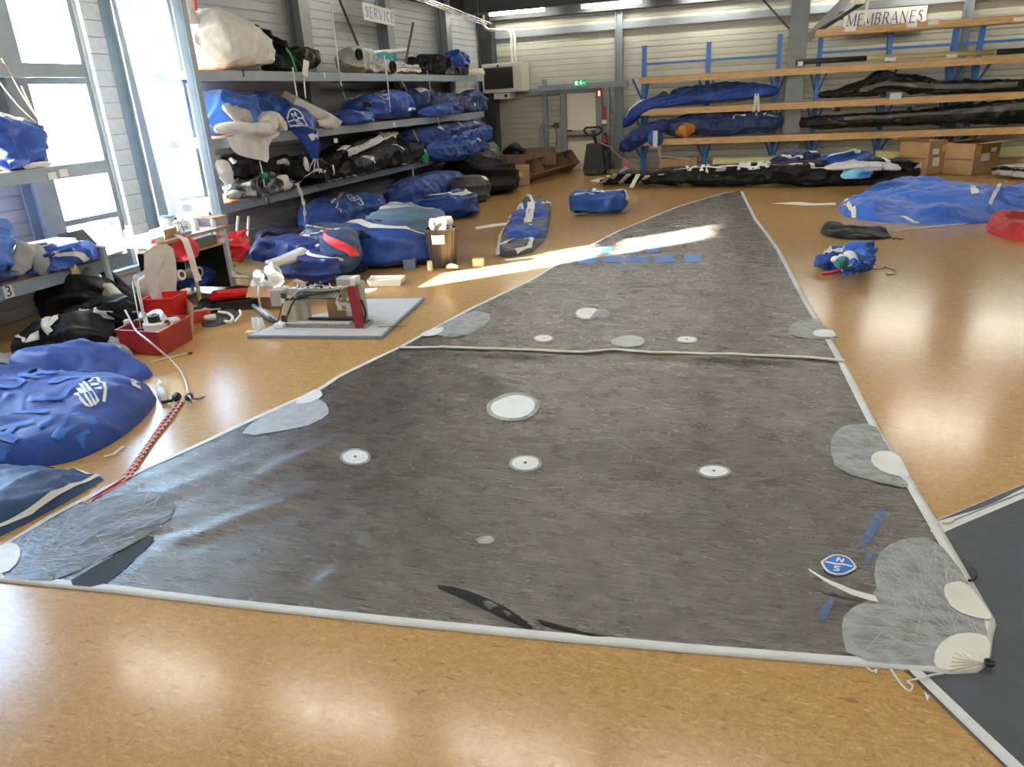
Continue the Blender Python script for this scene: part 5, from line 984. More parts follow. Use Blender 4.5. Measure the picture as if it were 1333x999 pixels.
# ================================================================== RED CRATE, WORK TABLE, TRAYS
M_redp = mat('red plastic', (.36, .015, .015), .42, noise=.1, nscale=6); M_brightred = mat('bright red plastic', (.72, .03, .03), .35)
A, B_, D_ = Vector(F2(213, 464)), Vector(F2(251, 442)), Vector(F2(160, 460)); ux = (B_-A); uy = (D_-A)
def boxframe(e, A, ux, uy, h, m, t=.012, flare=.04, lip=.022, name='side', z0=0.0):
    c = [A, A+ux, A+ux+uy, A+uy]; ctr = (c[0]+c[2])/2; top = [ctr+(p-ctr)*(1+flare) for p in c]
    MB().prism([tuple(p) for p in c], z0+.004, z0+.016).obj('bottom', m, e)
    for i in range(4):
        j = (i+1) % 4; a, b, ta, tb = c[i], c[j], top[i], top[j]; inn = lambda p: p+(ctr-p)*(t/(ctr-p).length*1.4)
        q8 = [(*a, z0+.004), (*b, z0+.004), (*inn(b), z0+.004), (*inn(a), z0+.004), (*ta, z0+h), (*tb, z0+h), (*inn(tb), z0+h), (*inn(ta), z0+h)]
        MB().add(q8, [(3, 2, 1, 0), (4, 5, 6, 7), (0, 1, 5, 4), (1, 2, 6, 5), (2, 3, 7, 6), (3, 0, 4, 7)]).obj(name, m, e)
        if lip:
            o_ = lambda p: ctr+(p-ctr)*1.03; q8 = [(*ta, z0+h-lip), (*tb, z0+h-lip), (*inn(tb), z0+h-lip), (*inn(ta), z0+h-lip)]; q8 = [(*o_(ta), z0+h-lip), (*o_(tb), z0+h-lip), (*inn(tb), z0+h-lip), (*inn(ta), z0+h-lip), (*o_(ta), z0+h+.004), (*o_(tb), z0+h+.004), (*inn(tb), z0+h+.004), (*inn(ta), z0+h+.004)]
            MB().add(q8, [(3, 2, 1, 0), (4, 5, 6, 7), (0, 1, 5, 4), (1, 2, 6, 5), (2, 3, 7, 6), (3, 0, 4, 7)]).obj('rim', m, e)
CRH = .235
e = empty('red_crate', (*((A+A+ux+uy)/2), 0), 'red plastic crate on the floor filled with white tape rolls', 'crate'); boxframe(e, A, ux, uy, CRH, M_redp, .014)
b = MB().bar((*(A+ux*.15+uy*-.01), .12), (*(A+ux*.85+uy*-.01), .12), .02, .02)
cc = A+ux*.5+uy*.5
def roll(c, r, ri, w, name, lab, m, M=None, cat='roll', group=None, core=M_card):
    M = M or Matrix.Identity(3); e = empty(name, c, lab, cat, group); MB().lathe([(ri, -w/2), (r, -w/2), (r, w/2), (ri, w/2), (ri, -w/2)], c, 28, M).obj('tape', m, e, smooth=False); MB().lathe([(ri*.85, -w/2-.002), (ri*1.0, -w/2-.002), (ri*1.0, w/2+.002), (ri*.85, w/2+.002), (ri*.85, -w/2-.002)], c, 24, M).obj('core', core, e); return e
RG = 'rolls in the red crate'
roll((cc.x+.02, cc.y+.03, .17), .13, .05, .14, 'tape_roll', 'large white tape roll lying in the red crate', M_white, None, group=RG)
roll((cc.x-.08, cc.y+.12, .23), .10, .04, .10, 'tape_roll', 'smaller white tape roll behind the large one in the red crate', M_white, Matrix.Rotation(.5, 3, 'X'), group=RG)
roll((cc.x+.0, cc.y+.02, .275), .055, .02, .06, 'tape_roll', 'black tape roll standing on the white rolls in the red crate', M_black, None, group=RG, core=M_black)
roll((cc.x+.13, cc.y+.10, .22), .05, .032, .20, 'tape_roll', 'white roll with open cardboard core pointing out of the red crate', M_white, Matrix.Rotation(1.35, 3, 'X')@Matrix.Rotation(.35, 3, 'Y'), group=RG)
heap('white_sheet', 'white sheets stuffed in the front of the red crate', 'sheet', [tuple(A+ux*s_+uy*t_) for s_, t_ in ((.1, .06), (.9, .1), (.9, .5), (.1, .5))], .05, C_white, px=False, z0=.12, seed=131, amp=.02)
e = empty('wire_stand', (cc.x-.16, cc.y-.02, .02), 'pale wire thread stand rising from the red crate', 'stand')
for dx, dy in ((0, 0), (.05, .02), (.02, .06)): line([(cc.x-.16+dx, cc.y-.02+dy, .02), (cc.x-.19+dx*.4, cc.y+.05+dy, .62)], .006, 'wire', M_white, e)
line([(cc.x-.17+.06*math.cos(t*.6), cc.y+.03+.06*math.sin(t*.6), .12+t*.008) for t in range(30)], .006, 'wire_coil', mat('grey wire', (.45, .46, .48), .4), e); line([(cc.x-.19, cc.y+.04, .40), (cc.x-.30, cc.y+.03, .44)], .008, 'side_hook', M_black, e)
tag(MB().box((cc.x-.28, cc.y-.04, .14), (.05, .06, .26), .3, bev=.01).obj('white_bottle', M_white), 'slim white container at the left corner of the red crate', 'container')

# --- work table by the window
TX0, TX1, TY0, TY1, TZ0 = -6.92, -6.17, 6.22, 7.50, .82
e = empty('work_table', ((TX0+TX1)/2, (TY0+TY1)/2, 0), 'white topped work table under the windows crowded with jars', 'table')
MB().box(((TX0+TX1)/2, (TY0+TY1)/2, TZ0-.014), (TX1-TX0, TY1-TY0, .028), bev=.004).obj('table_top', M_white, e); MB().box((TX1+.004, (TY0+TY1)/2, TZ0-.014), (.008, TY1-TY0, .03)).obj('top_edging', M_card, e)
for x_, y_ in ((TX1-.04, TY0+.05), (TX1-.04, TY1-.05), (TX0+.04, TY0+.05), (TX0+.04, TY1-.05)): MB().box((x_, y_, TZ0/2-.014), (.05, .05, TZ0-.03)).obj('leg', mat('pale grey metal', (.55, .57, .58), .4), e)
MB().box(((TX0+TX1)/2, TY0+.95, TZ0-.20), (TX1-TX0-.06, .86, .02)).obj('lower_shelf', M_ply, e); MB().box((TX1-.045, TY0+.62, .34), (.03, .03, .62)).obj('shelf_post', M_cord, e)
MB().box((TX0+.03, TY0+.95, .33), (.02, .86, .56)).obj('back_panel', mat('dark green board', (.006, .014, .012), .6), e); MB().box(((TX0+TX1)/2, TY1-.01, .33), (TX1-TX0-.1, .015, .56)).obj('side_panel', MATS['dark green board'], e)
def onT(x, y, z=0): return (TX0+x, TY0+y, TZ0+z)
JB = 'jars and boxes on the work table'
def bottle(c, r, h, lab, m, cm=M_white, name='bottle'):
    e = empty(name, c, lab, 'bottle', JB); MB().lathe([(r, 0), (r, h*.68), (r*.75, h*.78), (r*.38, h*.84), (r*.38, h*.9)], c, 16).obj('container', m, e, smooth=True); MB().lathe([(r*.44, h*.88), (r*.44, h), (0, h)], c, 12).obj('cap', cm, e); return e
bottle(onT(.18, .10), .06, .26, 'white plastic bottle at the near corner of the work table', M_white); bottle(onT(.30, .20), .045, .18, 'short white bottle beside the cardboard box on the table', M_white)
bottle(onT(.45, .78), .035, .17, 'white bottle with black cap on the table by the curtain', M_white, M_black); bottle(onT(.58, .92), .04, .16, 'small clear white bottle in the middle of the table', M_white)
bottle(onT(.36, .98), .05, .13, 'squat white jar on the table under the curtain', M_white, M_white, 'jar'); bottle(onT(.66, 1.14), .03, .11, 'tiny bottle with tan cap near the far table corner', M_white, M_card)
def small_box(c, d, rz, lab, m, name='box', cat='box', lid=None):
    e = empty(name, c, lab, cat, JB); MB().box((c[0], c[1], c[2]+d[2]/2), d, rz, bev=.004).obj('carton', m, e); MB().box((c[0], c[1], c[2]+d[2]), (d[0]*1.02, d[1]*1.02, .012), rz, bev=.003).obj('lid', lid or m, e); return e
small_box(onT(.60, .40), (.16, .26, .11), .2, 'small cardboard box with pale lid on the near table end', M_card, lid=M_white); small_box(onT(.66, .12), (.18, .22, .06), .1, 'flat white carton with red stripe on the table corner', M_white, lid=M_white)
tag(MB().box(onT(.768, .04, .03), (.008, .07, .025)).obj('red_strip', M_brightred), 'red strip on the flat white carton', 'strip')
small_box(onT(.55, 1.28), (.22, .24, .10), -.1, 'grey box with tan lid at the far table end', mat('grey box board', (.35, .33, .38), .6), lid=M_card); small_box(onT(.30, 1.20), (.2, .3, .10), .15, 'white carton at the back of the table', M_white)
e = empty('tape_dispenser', onT(.66, .60), 'grey wire tape dispenser on the front edge of the table', 'tape dispenser', JB)
MB().box(onT(.66, .60, .02), (.12, .20, .03), .1, bev=.006).obj('base', mat('grey plastic', (.3, .32, .34), .5), e); line([onT(.62, .52, .03), onT(.62, .54, .14), onT(.62, .66, .14), onT(.62, .68, .03)], .008, 'wire_arm', MATS['grey plastic'], e); line([onT(.70, .52, .03), onT(.70, .56, .11), onT(.70, .66, .08)], .008, 'wire_arm', MATS['grey plastic'], e)
e = empty('glass_jar', onT(.30, .80), 'clear wire basket jar standing against the curtain on the table', 'jar', JB)
MB().lathe([(.08, 0), (.085, .02), (.085, .16), (.09, .165), (.082, .17), (.078, .02), (0, .015)], onT(.30, .80), 20).obj('jar_wall', mat('frosted plastic', (.6, .66, .68), .3), e, smooth=True); MB().lathe([(.09, .165), (.09, .19), (0, .195)], onT(.30, .80), 20).obj('lid', MATS['grey plastic'], e)
# paper strip hanging off the front
pp = sm_pts([onT(.50, .50, .02), onT(.70, .50, .03), onT(.80, .48, -.02), onT(.83, .48, -.20), onT(.82, .50, -.36), onT(.85, .50, -.50)], 40, 3); b = MB()
for i, p in enumerate(pp): b.v += [(p[0], p[1]-.05, p[2]), (p[0]+.006*math.sin(i*.5), p[1], p[2]), (p[0], p[1]+.05, p[2])]
b.f = grid_faces(40, 3); tag(b.obj('paper_strip', M_white, None, smooth=True), 'long white paper strip hanging over the front of the work table', 'paper')
tag(MB().box(onT(.70, .90, -.13), (.06, .34, .11), bev=.006).obj('metal_box', mat('grey green metal', (.09, .11, .10), .5)), 'dark green metal drawer box under the table top', 'drawer box')
e = empty('tin_can', onT(.66, 1.22, -.19), 'white tin with print on the lower table shelf', 'tin'); MB().lathe([(.07, 0), (.07, .15), (.06, .15), (.06, .02), (0, .02)], onT(.66, 1.22, -.19), 20).obj('tin', M_white, e, smooth=False); MB().lathe([(.071, .05), (.071, .09)], onT(.66, 1.22, -.19), 20).obj('print_band', mat('pink print', (.6, .35, .38), .5), e)
tag(Loft([(*onT(.66, .74, -.17), .05, .02), (*onT(.68, .95, -.17), .07, .03), (*onT(.66, 1.1, -.17), .03, .02)], amp=.03, seed=141).mb(24, 16).obj('yellow_rag', mat('mustard cloth', (.45, .36, .10), .7), None, smooth=True), 'mustard rag on the lower table shelf', 'rag')
lf = soft('red_cloth', 'bright red cloth hanging below the near end of the table', 'cloth', [(*onT(.66, .28, -.10), .06, .04), (*onT(.68, .45, -.14), .08, .10), (*onT(.68, .60, -.16), .08, .10), (*onT(.64, .70, -.12), .05, .04)], cloth('vivid red cloth', (.62, .02, .035), .5), amp=.07, seed=142)
tag(Loft([(*onT(.40, .02, -.46), .12, .16), (*onT(.46, .20, -.46), .14, .22), (*onT(.42, .46, -.48), .10, .16)], amp=.03, seed=143).mb(30, 24).obj('white_bundle', C_white, None, smooth=True), 'bright white cloth bundle under the near half of the table', 'cloth')
roll(onT(.72, .33, -.40), .06, .035, .14, 'tape_roll', 'white roll with tan core stuck to the bundle under the table', M_white, Matrix.Rotation(1.4, 3, 'Y'), group=None); roll(onT(.66, .66, -.44), .065, .04, .16, 'tape_roll', 'dark grey tape roll in the shade under the table', MATS['grey plastic'], Matrix.Rotation(1.5, 3, 'Y'), core=M_black)
lf = soft('blue_cloth', 'dark blue cloth lying inside under the table', 'cloth', [(*onT(.35, .75, -.66), .1, .08), (*onT(.40, .95, -.62), .2, .16), (*onT(.38, 1.2, -.70), .12, .08)], C_blue, amp=.05, seed=144, base=.16)
e = empty('red_basket', (-5.93, 6.06, 0), 'bright red plastic basket between the work table and red crate', 'basket'); boxframe(e, Vector((-6.10, 5.88)), Vector((.30, .10)), Vector((-.09, .30)), .32, M_brightred, .012, .08, .02)
tag(hang_sheet([(188, 322), (226, 316), (232, 348), (230, 394), (212, 400), (196, 386), (190, 350)], -6.12, 'white_sheet', C_white, None, .04, 9), 'white sheet hanging over the front of the work table, glaring in the sun', 'sheet')
# red bag behind the table, yellow bag, cardboard
lf = soft('red_plastic_bag', 'shiny red plastic bag behind the right end of the work table', 'plastic bag', [(*FX(292, 312, -6.6), .10, .10), (*FX(302, 320, -6.5), .2, .17), (*FX(312, 330, -6.45), .18, .12), (*FX(320, 336, -6.4), .08, .05)], mat('shiny red film', (.80, .03, .04), .22), amp=.06, seed=146, fr=5)
lf = soft('yellow_plastic_bag', 'yellow green plastic bag under the red plastic bag', 'plastic bag', [(*FX(298, 342, -6.45), .08, .05), (*FX(308, 341, -6.4), .14, .07), (*FX(318, 337, -6.4), .06, .04)], mat('lime film', (.62, .66, .06), .3), amp=.04, seed=147, fr=5)
q4 = [FX(*q_, X_) for q_, X_ in (((301, 352), -6.2), ((335, 360), -5.85), ((349, 343), -6.05), ((318, 337), -6.5))]; b = MB(); b.add(q4+[p-Vector((0, 0, .012)) for p in q4], [(0, 1, 2, 3), (7, 6, 5, 4), (0, 4, 5, 1), (1, 5, 6, 2), (2, 6, 7, 3), (3, 7, 4, 0)])
tag(b.obj('cardboard_sheet', mat('pale cardboard', (.52, .44, .26), .8)), 'pale cardboard flap leaning behind the red tray', 'cardboard')
tag(Loft([(*FX(300, 352, -6.2), .03, .02), (*FX(306, 360, -6.15), .04, .02), (*FX(330, 361, -5.95), .03, .015)], amp=.01, seed=148).mb(24, 12).obj('white_strap', M_strap, None, smooth=True), 'white strap lying across the cardboard flap', 'strap')
e = empty('acrylic_tube', FX(310, 300, -7.0), 'clear upright plastic strips leaning at the shelf upright', 'plastic strip')
for px in (306, 320): p_ = FX(px, 330, -7.0); line([(p_.x, p_.y, .004), p_, FX(px+4, 282, -7.05)], .02, 'strip', M_white, e)
# black mat, red trays, tools
heap('black_mat', 'black folded mat sliding out from under the table', 'mat', [(-6.2, 6.65), (-5.75, 6.45), (-5.5, 6.7), (-5.6, 7.2), (-6.05, 7.5), (-6.3, 7.2)], .14, C_black, px=False, seed=151, amp=.03)
heap('black_cloth', 'dark cloth with white spools on it beside the red tray', 'cloth', [(262, 428), (290, 424), (318, 413), (308, 405), (282, 408), (262, 418)], .03, C_char, seed=152, amp=.015)
def spool(c, lab, tilt=0, az=0, s_=1.0, m=M_white, group='white thread cones'):
    M = Matrix.Rotation(az, 3, 'Z')@Matrix.Rotation(tilt, 3, 'X'); e = empty('thread_cone', c, lab, 'thread cone', group)
    MB().lathe([(.032*s_, 0), (.036*s_, .01*s_), (.026*s_, .11*s_), (.020*s_, .115*s_)], c, 18, M).obj('thread', m, e, smooth=True); MB().lathe([(.012*s_, .112*s_), (.012*s_, .13*s_), (.008*s_, .13*s_)], c, 12, M).obj('cone_tip', MATS['grey plastic'], e); return e
c = F(282, 421); spool((c.x, c.y, .07), 'white thread cone lying on the dark cloth by the tray', 1.45, -.6)
e = empty('white_tool', F(300, 412, .04), 'white plastic hook tool lying on the dark cloth', 'tool')
line(sm_pts([F(285, 406, .06), F(298, 408, .07), F(304, 414, .06), F(300, 420, .05), F(293, 418, .05)], 24), .016, 'hook', M_white, e, 8); line(sm_pts([F(306, 418, .05), F(314, 410, .06), F(312, 404, .07)], 14), .012, 'handle', M_white, e, 8)
def tray(name, lab, ctr, ang, lx, ly, h, m, z0=0.0, cat='tray'):
    d = Vector((math.cos(ang), math.sin(ang))); n_ = Vector((-d.y, d.x)); A = Vector(ctr)-d*lx/2-n_*ly/2; e = empty(name, (*ctr, z0), lab, cat); boxframe(e, A, d*lx, n_*ly, h, m, .01, .08, .015, z0=z0); return e
c = F(318, 402); tray('black_tray', 'black plastic tray with red rim beside the work table', (c.x-.05, c.y+.05), .5, .46, .30, .12, M_black)
e = empty('stacked_tray', (c.x-.06, c.y+.06, .13), 'shiny red tray stacked on the black tray', 'tray'); boxframe(e, Vector((c.x-.28, c.y-.18)), Vector((.40, .22)), Vector((-.14, .26)), .05, mat('glossy red plastic', (.62, .012, .012), .2), .02, .1, .014, z0=.125)
c2 = F(336, 398); tray('red_bin', 'dark red plastic bin behind the black tray', (c2.x-.05, c2.y+.35), .4, .30, .26, .20, M_redp, cat='bin')
tray('orange_tray', 'red orange tray under the table edge by the black mat', (-5.75, 6.18), .9, .3, .14, .09, mat('orange red plastic', (.70, .07, .03), .4))
for k, (px, py, l_, a_) in enumerate(((262, 398, .2, .3), (268, 404, .26, .5), (276, 402, .22, .2), (286, 398, .18, .9))):
    c = F(px, py, .03+.012*k); tag(MB().box(c, (l_, .07, .012), a_).obj('paper_strip', (M_white, C_creamc, M_cord, M_white)[k]), ('white paper offcut nearest the crate behind it', 'cream cloth offcut beside the white offcut', 'tan strip lying on the offcuts', 'white offcut under the black mat edge')[k], 'offcut', 'offcuts between crate and tray')
q4 = [F(239, 413, .0), F(252, 438, .0), F(252, 398, .26), F(243, 388, .26)]; b = MB(); b.add(q4+[p+Vector((-.01, .008, 0)) for p in q4], [(0, 1, 2, 3), (7, 6, 5, 4), (0, 4, 5, 1), (1, 5, 6, 2), (2, 6, 7, 3), (3, 7, 4, 0)]); tag(b.obj('cardboard_sheet', M_card), 'cardboard panel standing behind the right side of the red crate', 'cardboard')
# --- cardboard box with white cones
c = F(347, 404); e = empty('cardboard_box', (c.x+.02, c.y+.22, 0), 'open cardboard box holding white plastic pots behind the sewing machine', 'box')
A = Vector((c.x-.20, c.y+.02)); d = Vector((.42, .06)); n_ = Vector((-.05, .34)); boxframe(e, A, d, n_, .26, M_card, .008, 0, 0)
fa = A+d; q4 = [(*fa, .26), (*(fa+n_), .26), (*(fa+n_+d*.35), .20), (*(fa+d*.35), .20)]; MB().add(q4+[(x_, y_, z_-.008) for x_, y_, z_ in q4], [(0, 1, 2, 3), (7, 6, 5, 4), (0, 4, 5, 1), (1, 5, 6, 2), (2, 6, 7, 3), (3, 7, 4, 0)]).obj('flap', M_card, e)
q4 = [(*A, .26), (*(A+d), .26), (*(A+d-n_*.28), .17), (*(A-n_*.28), .17)]; MB().add(q4+[(x_, y_-.004, z_-.008) for x_, y_, z_ in q4], [(0, 1, 2, 3), (7, 6, 5, 4), (0, 4, 5, 1), (1, 5, 6, 2), (2, 6, 7, 3), (3, 7, 4, 0)]).obj('flap', M_card, e)
PG = 'white pots in the cardboard box'
def pot(c, r, h, lab, ax=0.0, ay=0.0):
    M = Matrix.Rotation(ax, 3, 'X')@Matrix.Rotation(ay, 3, 'Y'); e = empty('plastic_pot', c, lab, 'pot', PG); MB().lathe([(0, 0), (r*.85, 0), (r, h), (r*1.05, h), (r*1.05, h-.012)], c, 20, M).obj('pot', M_white, e, smooth=False); MB().lathe([(r*.5, h+.002), (r*.25, h+.004), (r*.25, h+.02), (0, h+.02)], c, 16, M).obj('pot_core', C_creamc, e)
pm = A+d*.5+n_*.5
pot((pm.x-.10, pm.y-.02, .22), .085, .16, 'white pot with cream core facing the room in the cardboard box', 1.2); pot((pm.x+.08, pm.y, .24), .09, .15, 'large white pot at the right of the cardboard box', .9, .3); pot((pm.x-.02, pm.y+.12, .30), .08, .15, 'white pot at the back of the cardboard box', .5, -.5); pot((pm.x-.06, pm.y+.04, .34), .07, .12, 'topmost white pot leaning in the cardboard box', -.4, .9)
tag(Loft([(*FX(350, 345, -5.6), .08, .05), (*FX(378, 336, -5.55), .12, .06), (*FX(396, 330, -5.5), .10, .08)], amp=.01, seed=153, cap=.03).mb(24, 20).obj('white_tube', C_white, None, smooth=True), 'white rolled sheet lying across the blue bag behind the box', 'roll')
# --- fan and tool heap
c = F(340, 405); e = empty('wire_reel', (c.x, c.y, 0), 'grey disc reel on a white stem left of the cardboard box', 'reel'); p = FX(337, 360, c.x+.02); MB().lathe([(.0, -.008), (.075, -.008), (.08, 0), (.075, .008), (0, .008)], p, 20, Matrix.Rotation(1.2, 3, 'X')).obj('disc', MATS['grey plastic'], e); MB().lathe([(.0, -.015), (.02, -.015), (.02, .015), (0, .015)], p, 12, Matrix.Rotation(1.2, 3, 'X')).obj('hub', M_white, e); line([p, (c.x, c.y, .16), (c.x+.01, c.y-.01, .01)], .014, 'stem', M_white, e)
for k, (p0, p1, m, lab) in enumerate((((330, 398), (345, 410), mat('pale blue plastic', (.3, .45, .65), .4), 'pale blue tool among the tools left of the sewing machine'), ((338, 402), (350, 412), M_white, 'white tool among the tools left of the sewing machine'), ((344, 404), (362, 418), MATS['grey plastic'], 'grey tool pointing at the sewing machine'), ((340, 412), (364, 422), M_black, 'thin black rod beside the white cones'), ((336, 394), (342, 404), C_red2, 'red handled tool beside the tray'))):
    tag(line([F(*p0, .05), F(*p1, .03)], [.024, .016], 'hand_tool', m, n=8), lab, 'tool', 'tools left of the sewing machine')
for k, (px, py) in enumerate(((334, 430), (341, 431))):
    c = F(px, py); spool((c.x, c.y, .012), ('white thread cone at the left end of the machine board', 'white thread cone next to the machine board end, right of another')[k], 0, 0, 1.1)
tag(MB().box(F(328, 432, .006), (.12, .08, .012), .3).obj('tan_scrap', M_cord), 'tan scrap beside the white thread cones', 'scrap')

# ================================================================== SEWING MACHINE ON ITS BOARD
M_mach = mat('cream machine enamel', (.62, .60, .52), .35, noise=.12, nscale=12); M_brd = mat('pale laminate board', (.60, .62, .63), .4, noise=.06, nscale=8); M_bedge = mat('blue grey board edge', (.22, .28, .38), .5); M_msteel = mat('worn steel', (.35, .34, .32), .35, .8); M_maroon = mat('maroon belt guard', (.26, .02, .03), .4)
e = empty('machine_board', F(430, 440), 'pale table board with blue grey edge lying on the floor under the sewing machine', 'board')
bp = [F2(*q_) for q_ in ((322, 441), (498, 442), (553, 391), (478, 392), (470, 405), (430, 410), (380, 418), (360, 425))]
MB().prism(bp, .004, .030).obj('board_edge', M_bedge, e); ctr = Vector(F2(440, 425)); MB().prism([tuple(ctr+(Vector(p)-ctr)*.965) for p in bp], .030, .034).obj('board_top', M_brd, e)
a, c = F(492, 426, .036), F(531, 424, .036); MB().bar(a, c, .012, .003).obj('board_joint', M_dark, e)
MX, MY = F2(362, 430), F2(478, 432); O = Vector((*MX, .034)); ax = (Vector((*MY, .034))-O); ML = ax.length; ax.normalize(); ay = Vector((-ax.y, ax.x, 0)); MR = Matrix((ax, ay, Vector((0, 0, 1)))).transposed()
def mp(x, y, z): return O+ax*x+ay*y+Vector((0, 0, z))
e = empty('sewing_machine', O+ax*ML*.5, 'old cream industrial sewing machine with maroon guard standing on the floor board', 'sewing machine')
def mbx(name, c, d, m, bev=.006): return MB().box(mp(*c), d, M=MR, bev=bev).obj(name, m, e)
k = ML/.92
mbx('bed', (.52*k, .08, .02), (.80*k, .20, .04), M_msteel); mbx('bed_plate', (.42*k, .03, .045), (.66*k, .08, .012), M_mach, .003); mbx('feed_rail', (.52*k, .14, .05), (.5*k, .04, .03), M_dark, .004)
mbx('end_column', (.13*k, .10, .15), (.14*k, .16, .30), M_mach, .015); mbx('motor_cover', (.03*k, .12, .29), (.15*k, .18, .17), mat('warm grey metal', (.40, .36, .34), .45), .01); mbx('rear_pillar', (.24*k, .16, .14), (.08*k, .08, .24), M_mach, .01)
mbx('arm', (.46*k, .12, .335), (.62*k, .12, .085), M_mach, .015); mbx('arm_plate', (.40*k, .055, .335), (.36*k, .015, .06), M_msteel, .003)
mbx('head', (.74*k, .11, .32), (.18*k, .17, .20), M_mach, .012); mbx('head_cap', (.72*k, .12, .455), (.14*k, .14, .075), mat('grey enamel', (.45, .46, .42), .4), .012); mbx('cap_side', (.81*k, .12, .45), (.06*k, .13, .09), M_white, .01)
mbx('face_plate', (.86*k, .10, .25), (.05*k, .12, .40), mat('pale green enamel', (.36, .42, .38), .4), .008); MB().bar(mp(.825*k, .0, .43), mp(.86*k, .0, .01), .085*k, .05, ay).obj('belt_guard', M_maroon, e)
for x_, z_ in ((.655, .39), (.735, .40), (.70, .29), (.77, .28)): MB().lathe([(0, 0), (.028, 0), (.026, .02), (.012, .022), (.012, .04), (0, .04)], mp(x_*k, .025, z_), 14, Matrix.Rotation(math.pi/2, 3, 'X')).obj('tension_dial', M_msteel, e, smooth=True)
for x_ in (.33, .47): line([mp(x_*k, .10, .37), mp(x_*k, .10, .44), mp((x_+.03)*k, .07, .43)], .014, 'thread_guide', M_black, e, 8)
mbx('needle_bar', (.80*k, .06, .16), (.018, .018, .22), M_msteel, .002); mbx('presser_foot', (.80*k, .05, .055), (.04, .06, .015), M_msteel, .002); mbx('foot_pedal', (.05*k, -.02, .03), (.10, .12, .05), M_white, .008); mbx('clamp', (.08*k, .02, .07), (.05, .05, .10), M_black, .006)
line(sm_pts([mp(.09*k, -.0, .06), mp(.14*k, .0, .15), mp(.20*k, -.01, .25), mp(.26*k, .0, .32), mp(.60*k, .01, .37), mp(.68*k, .01, .38)], 40), .010, 'black_hose', M_black, e); line(sm_pts([mp(.12*k, .02, .28), mp(.25*k, .02, .295), mp(.36*k, .02, .31)], 20), .014, 'black_lever', M_black, e); line(sm_pts([mp(.10*k, .0, .25), mp(.06*k, -.04, .12), mp(.0*k, -.02, .02)], 16), .006, 'cable', M_black, e); line(sm_pts([mp(.88*k, .05, .28), mp(.92*k, .03, .15), mp(.89*k, .02, .05)], 16), .012, 'hook_lever', M_black, e)
for j in range(6): line(sm_pts([mp((.30+.05*j)*k, .03, .33), mp((.36+.05*j)*k, .0, .30), mp((.44+.05*j)*k, .03, .335)], 10), .004, 'thread_loop', M_msteel, e)
MB().lathe([(0, 0), (.055, 0), (.055, .03), (0, .03)], mp(.30*k, .22, .34), 16, Matrix.Rotation(math.pi/2, 3, 'X')).obj('hand_wheel', M_msteel, e)
c = mp(.56*k, .32, 0); e2 = empty('brown_carton', (c.x, c.y, .034), 'brown carton with white label standing behind the sewing machine arm', 'box'); MB().box((c.x, c.y, .034+.12), (.30, .12, .24), .05, bev=.004).obj('carton', M_card, e2); MB().box((c.x, c.y-.066, .034+.16), (.05, .004, .10), .05).obj('label', M_white, e2); MB().box((c.x+.10, c.y-.062, .034+.14), (.06, .004, .18), .05).obj('label', M_white, e2)
for x_ in (.30, .36, .42, .48, .54, .60): MB().lathe([(0, 0), (.009, 0), (.009, .012), (0, .012)], mp(x_*k, .048, .345), 10, Matrix.Rotation(math.pi/2, 3, 'X')).obj('screw', M_msteel, e)
line([mp(.16*k, .045, .385), mp(.66*k, .045, .385)], .009, 'arm_rod', M_msteel, e); line([mp(.18*k, .03, .30), mp(.62*k, .03, .292)], .006, 'lower_rod', M_dark, e)
for x_ in (.22, .27, .40, .55): MB().lathe([(0, 0), (.016, 0), (.016, .02), (.006, .022), (.006, .05), (0, .05)], mp(x_*k, .12, .378), 12).obj('thread_post', M_msteel, e, smooth=True)
for j in range(9): MB().box(mp((.34+.045*j)*k, -.012, .030), (.020, .012, .026), M=MR, bev=.003).obj('bed_lug', (M_dark, M_msteel)[j % 2], e)
mbx('head_plate', (.74*k, .018, .335), (.14*k, .012, .15), M_msteel, .003); mbx('head_slot', (.69*k, .010, .34), (.012, .006, .09), M_black, .001); mbx('oil_tray', (.55*k, .20, .012), (.5*k, .10, .02), mat('oily brown metal', (.12, .08, .05), .4), .004)
mbx('column_panel', (.13*k, .016, .17), (.09*k, .008, .16), mat('yellowed enamel', (.50, .46, .34), .4), .003); mbx('end_grille', (.105*k, .025, .30), (.06, .006, .09), M_dark, .002)
line(sm_pts([mp(.70*k, .0, .36), mp(.64*k, -.02, .26), mp(.70*k, -.01, .20), mp(.79*k, .03, .15)], 20), .003, 'thread', M_white, e); line(sm_pts([mp(.17*k, -.0, .29), mp(.30*k, -.02, .40), mp(.47*k, .03, .44), mp(.70*k, .0, .40)], 24), .003, 'thread', M_white, e)
# --- small things on the floor round the machine
c = F(505, 372); e = empty('paper_tray', (c.x, c.y, 0), 'open white carton tray with papers on the floor behind the machine board', 'tray'); boxframe(e, Vector((c.x-.20, c.y-.10)), Vector((.38, .08)), Vector((-.05, .22)), .09, M_white, .008, .12, 0, 'side'); heap('paper_scraps', 'white papers in the white carton tray', 'paper', [(c.x-.15, c.y-.04), (c.x+.14, c.y+.0), (c.x+.12, c.y+.14), (c.x-.17, c.y+.12)], .05, C_white, px=False, z0=.03, seed=161, amp=.04)
c = F(534, 350); e = empty('blue_block', (c.x, c.y, 0), 'small grey blue box on the floor left of the waste bin', 'box'); MB().box((c.x, c.y, .06), (.16, .12, .12), .3, bev=.004).obj('box', mat('slate box', (.12, .18, .28), .5), e); MB().box((c.x, c.y, .122), (.165, .125, .008), .3).obj('lid', mat('slate lid', (.18, .25, .36), .5), e)
